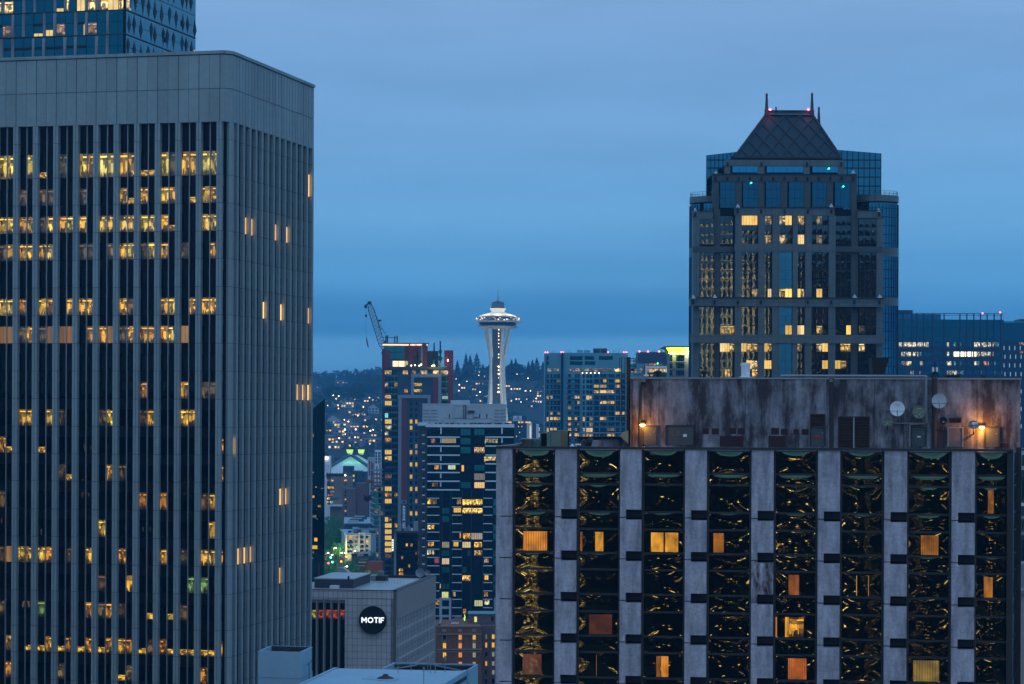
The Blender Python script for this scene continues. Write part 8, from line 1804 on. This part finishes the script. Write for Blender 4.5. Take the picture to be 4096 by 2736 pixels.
    for x, yt, wp, D, lab in rnd_:
        top = P(x, yt, D); z = ground_z(top.x, top.y); h = min(max(top.z - z, 12), 30); tree('broadleaf_tree', lab, Vector((top.x, top.y, top.z - h)), h, wp * D / F * 1.3, M['leaf'], 'round', 900, 'rounded trees on the hill', 2.2)
    # far ridge treeline
    m = MB()
    for i in range(150):
        px = rr.uniform(300, 392); Y = rr.uniform(4250, 4400); top = P(px, rr.uniform(371.5, 377), Y); h = 16
        for k in range(26): q = rr.random(); a = rr.random() * 6.28; d = 4.5 * (1 - q) * rr.random() ** .5; m.leaf(Vector((top.x + math.cos(a) * d, Y + math.sin(a) * d, top.z - h * (1 - q))), 3.2, rr)
        for k in range(20): m.leaf(Vector((top.x + rr.uniform(-7, 7), Y, top.z - h - rr.random() * 18)), 8, rr)
    o = m.build('far_ridge_forest', M['needle'], loc=(-350, 4300, 130)); o['kind'] = 'stuff'; tag(o, 'fog-softened forest along the farthest ridge', 'forest')
    # houses: (px, py, width m, height m, kind, number of lit windows, wall)
    side = lambda x: 'right of the needle' if x > 503 else ('left of the needle' if x > 440 else 'on the left hillside')
    wname = {'w': 'white', 'g': 'grey', 'b': 'dark blue', 'o': 'pale', 'r': 'brown'}; kname = {'gable': 'gabled', 'hip': 'hip-roofed', 'flat': 'flat-roofed'}
    cnt = {}
    for i, (px, py, wd, ht, kind, nl, wl) in enumerate(H):
        g = hit(px, py + 1.5)
        if g is None: continue
        # neighbours give each its own wording
        if px < 440: row = 'near the ridge' if py < 390 else ('below the big dark trees' if py < 408 else ('half-way down' if py < 424 else ('low on the slope' if py < 438 else 'just above the arena')))
        else: row = 'on the crest' if py < 373 else ('high on the slope' if py < 388 else ('half-way down' if py < 399 else 'low on the slope'))
        col_ = ('far left' if px < 332 else 'left' if px < 341 else 'centre' if px < 352 else 'right' if px < 365 else 'far right') if px < 440 else ('by the red fin' if px < 475 else 'between fin and needle' if px < 503 else 'close to the needle' if px < 522 else 'by the teal slab')
        lab = f"{wname[wl]} {kname[kind]} house {row}, {col_} ".strip() + (', windows lit' if nl > 1 else (', one window lit' if nl else ', windows dark'))
        if lab in cnt: lab = lab.replace(' house ', ' wider house ' if wd > cnt[lab] else ' smaller house ')
        cnt[lab] = wd
        t = thing('hill_house', lab, 'house', g, 'houses on the hillside'); rot = R(rr.uniform(-25, 25)); u = Vector((math.cos(rot), math.sin(rot))); dp = wd * .7
        A_ = Vector((g.x, g.y)) - u * wd / 2; f = Face(A_, A_ + u * wd); z0 = g.z - 3; zt = g.z + ht * (.62 if kind != 'flat' else .9)
        m = MB(); m.prism([f.A, f.B, f.B - f.n * dp, f.A - f.n * dp], z0, zt)
        if kind == 'gable':
            mid = f.L / 2; m.face([f.pt(0, zt), f.pt(f.L, zt), f.pt(mid, g.z + ht)]); m.face([f.pt(f.L, zt, -dp), f.pt(0, zt, -dp), f.pt(mid, g.z + ht, -dp)])
        m.build('wall', walls[wl], t); m = MB(); e = .5
        if kind == 'gable':
            for sg in (0, 1):
                s_ = -e if sg == 0 else f.L + e; a_, b_, c_, d_ = f.pt(s_, zt - .3, e), f.pt(f.L / 2, g.z + ht + .2, e), f.pt(f.L / 2, g.z + ht + .2, -dp - e), f.pt(s_, zt - .3, -dp - e); q = [a_, b_, c_, d_]; m.face(q if sg else q[::-1])
        elif kind == 'hip':
            a_ = [f.pt(-e, zt, e), f.pt(f.L + e, zt, e), f.pt(f.L + e, zt, -dp - e), f.pt(-e, zt, -dp - e)]; r0, r1 = f.pt(f.L * .3, g.z + ht, -dp / 2), f.pt(f.L * .7, g.z + ht, -dp / 2); m.face([a_[0], a_[1], r1, r0]); m.face([a_[1], a_[2], r1]); m.face([a_[2], a_[3], r0, r1]); m.face([a_[3], a_[0], r0])
        else: m.prism([Vector(f.pt(-e, 0, e)[:2]), Vector(f.pt(f.L + e, 0, e)[:2]), Vector(f.pt(f.L + e, 0, -dp)[:2]), Vector(f.pt(-e, 0, -dp)[:2])], zt, zt + .5)
        m.build('roof', M['steel'] if kind == 'flat' else M['darkgrey'], t)
        n = max(2, int(wd / 3)); flo = max(1, int((zt - g.z) / 3)); slots = [(a, b) for a in range(n) for b in range(flo)]; rr.shuffle(slots)
        for q, (a, b) in enumerate(slots[:12]):
            s0 = f.L * (a + .22) / n; s1 = f.L * (a + .8) / n; za = g.z + b * 3 + .9; on = q < nl
            m = MB(); m.box(f, s0, s1, za, za + 1.7, 0, .08, 0, C(rr.choice((WRM, WRM, (1, .62, .38), (1, .8, .55), YEL)), rr.uniform(1.1, 2.8)) if on else (1, 1, 1, 1), unit=True); m.build('window', M['plainlit'] if on else M['glass_navy'], t)
    # lamps standing on the hillside
    k = 0
    for (x0, x1, n, ya, yb) in ((314, 382, 30, 383, 449), (456, 489, 9, 376, 402), (509, 545, 13, 370, 412)):
        for i in range(n):
            px, py = rr.uniform(x0, x1), rr.uniform(ya, yb); g = hit(px, py)
            if g is None: continue
            t = thing('hill_street_lamp', 'tiny glowing street lamp among the trees and houses of the hill', 'street lamp', g, 'street lamps on the hill'); h = rr.uniform(6, 9)
            m = MB(); m.tube(g, g + Vector((0, 0, h)), .15, 4); m.build('post', M['soot'], t); m = MB(); r_ = rr.uniform(.4, .95); m.lathe(g + Vector((0, -1, h)), [(0, -r_), (r_, 0), (0, r_)], 6); m.build('lamp_head', rr.choice((M['warmlight'], M['warmlight'], M['whitelight'], M['hillorange'])), t)
M['hillorange'] = emit('orange_lamp', (1, .5, .25), 6)
hillside()

# ================================================================ haze
def haze():
    m = bpy.data.materials.new('haze'); m.use_nodes = True; t = m.node_tree; t.nodes.clear(); o = N(t, 'ShaderNodeOutputMaterial'); v = N(t, 'ShaderNodeVolumePrincipled'); L(t, v.outputs[0], o.inputs['Volume'])
    v.inputs['Color'].default_value = (.16, .58, 1.0, 1); v.inputs['Density'].default_value = HAZE_D; v.inputs['Anisotropy'].default_value = .0
    b = MB(); b.prism([(-4200, -950), (4200, -950), (4200, 7600), (-4200, 7600)], -2, 230); ob = b.build('haze', m, loc=(0, 0, 0)); ob['kind'] = 'stuff'
HAZE_D = .00015
haze()
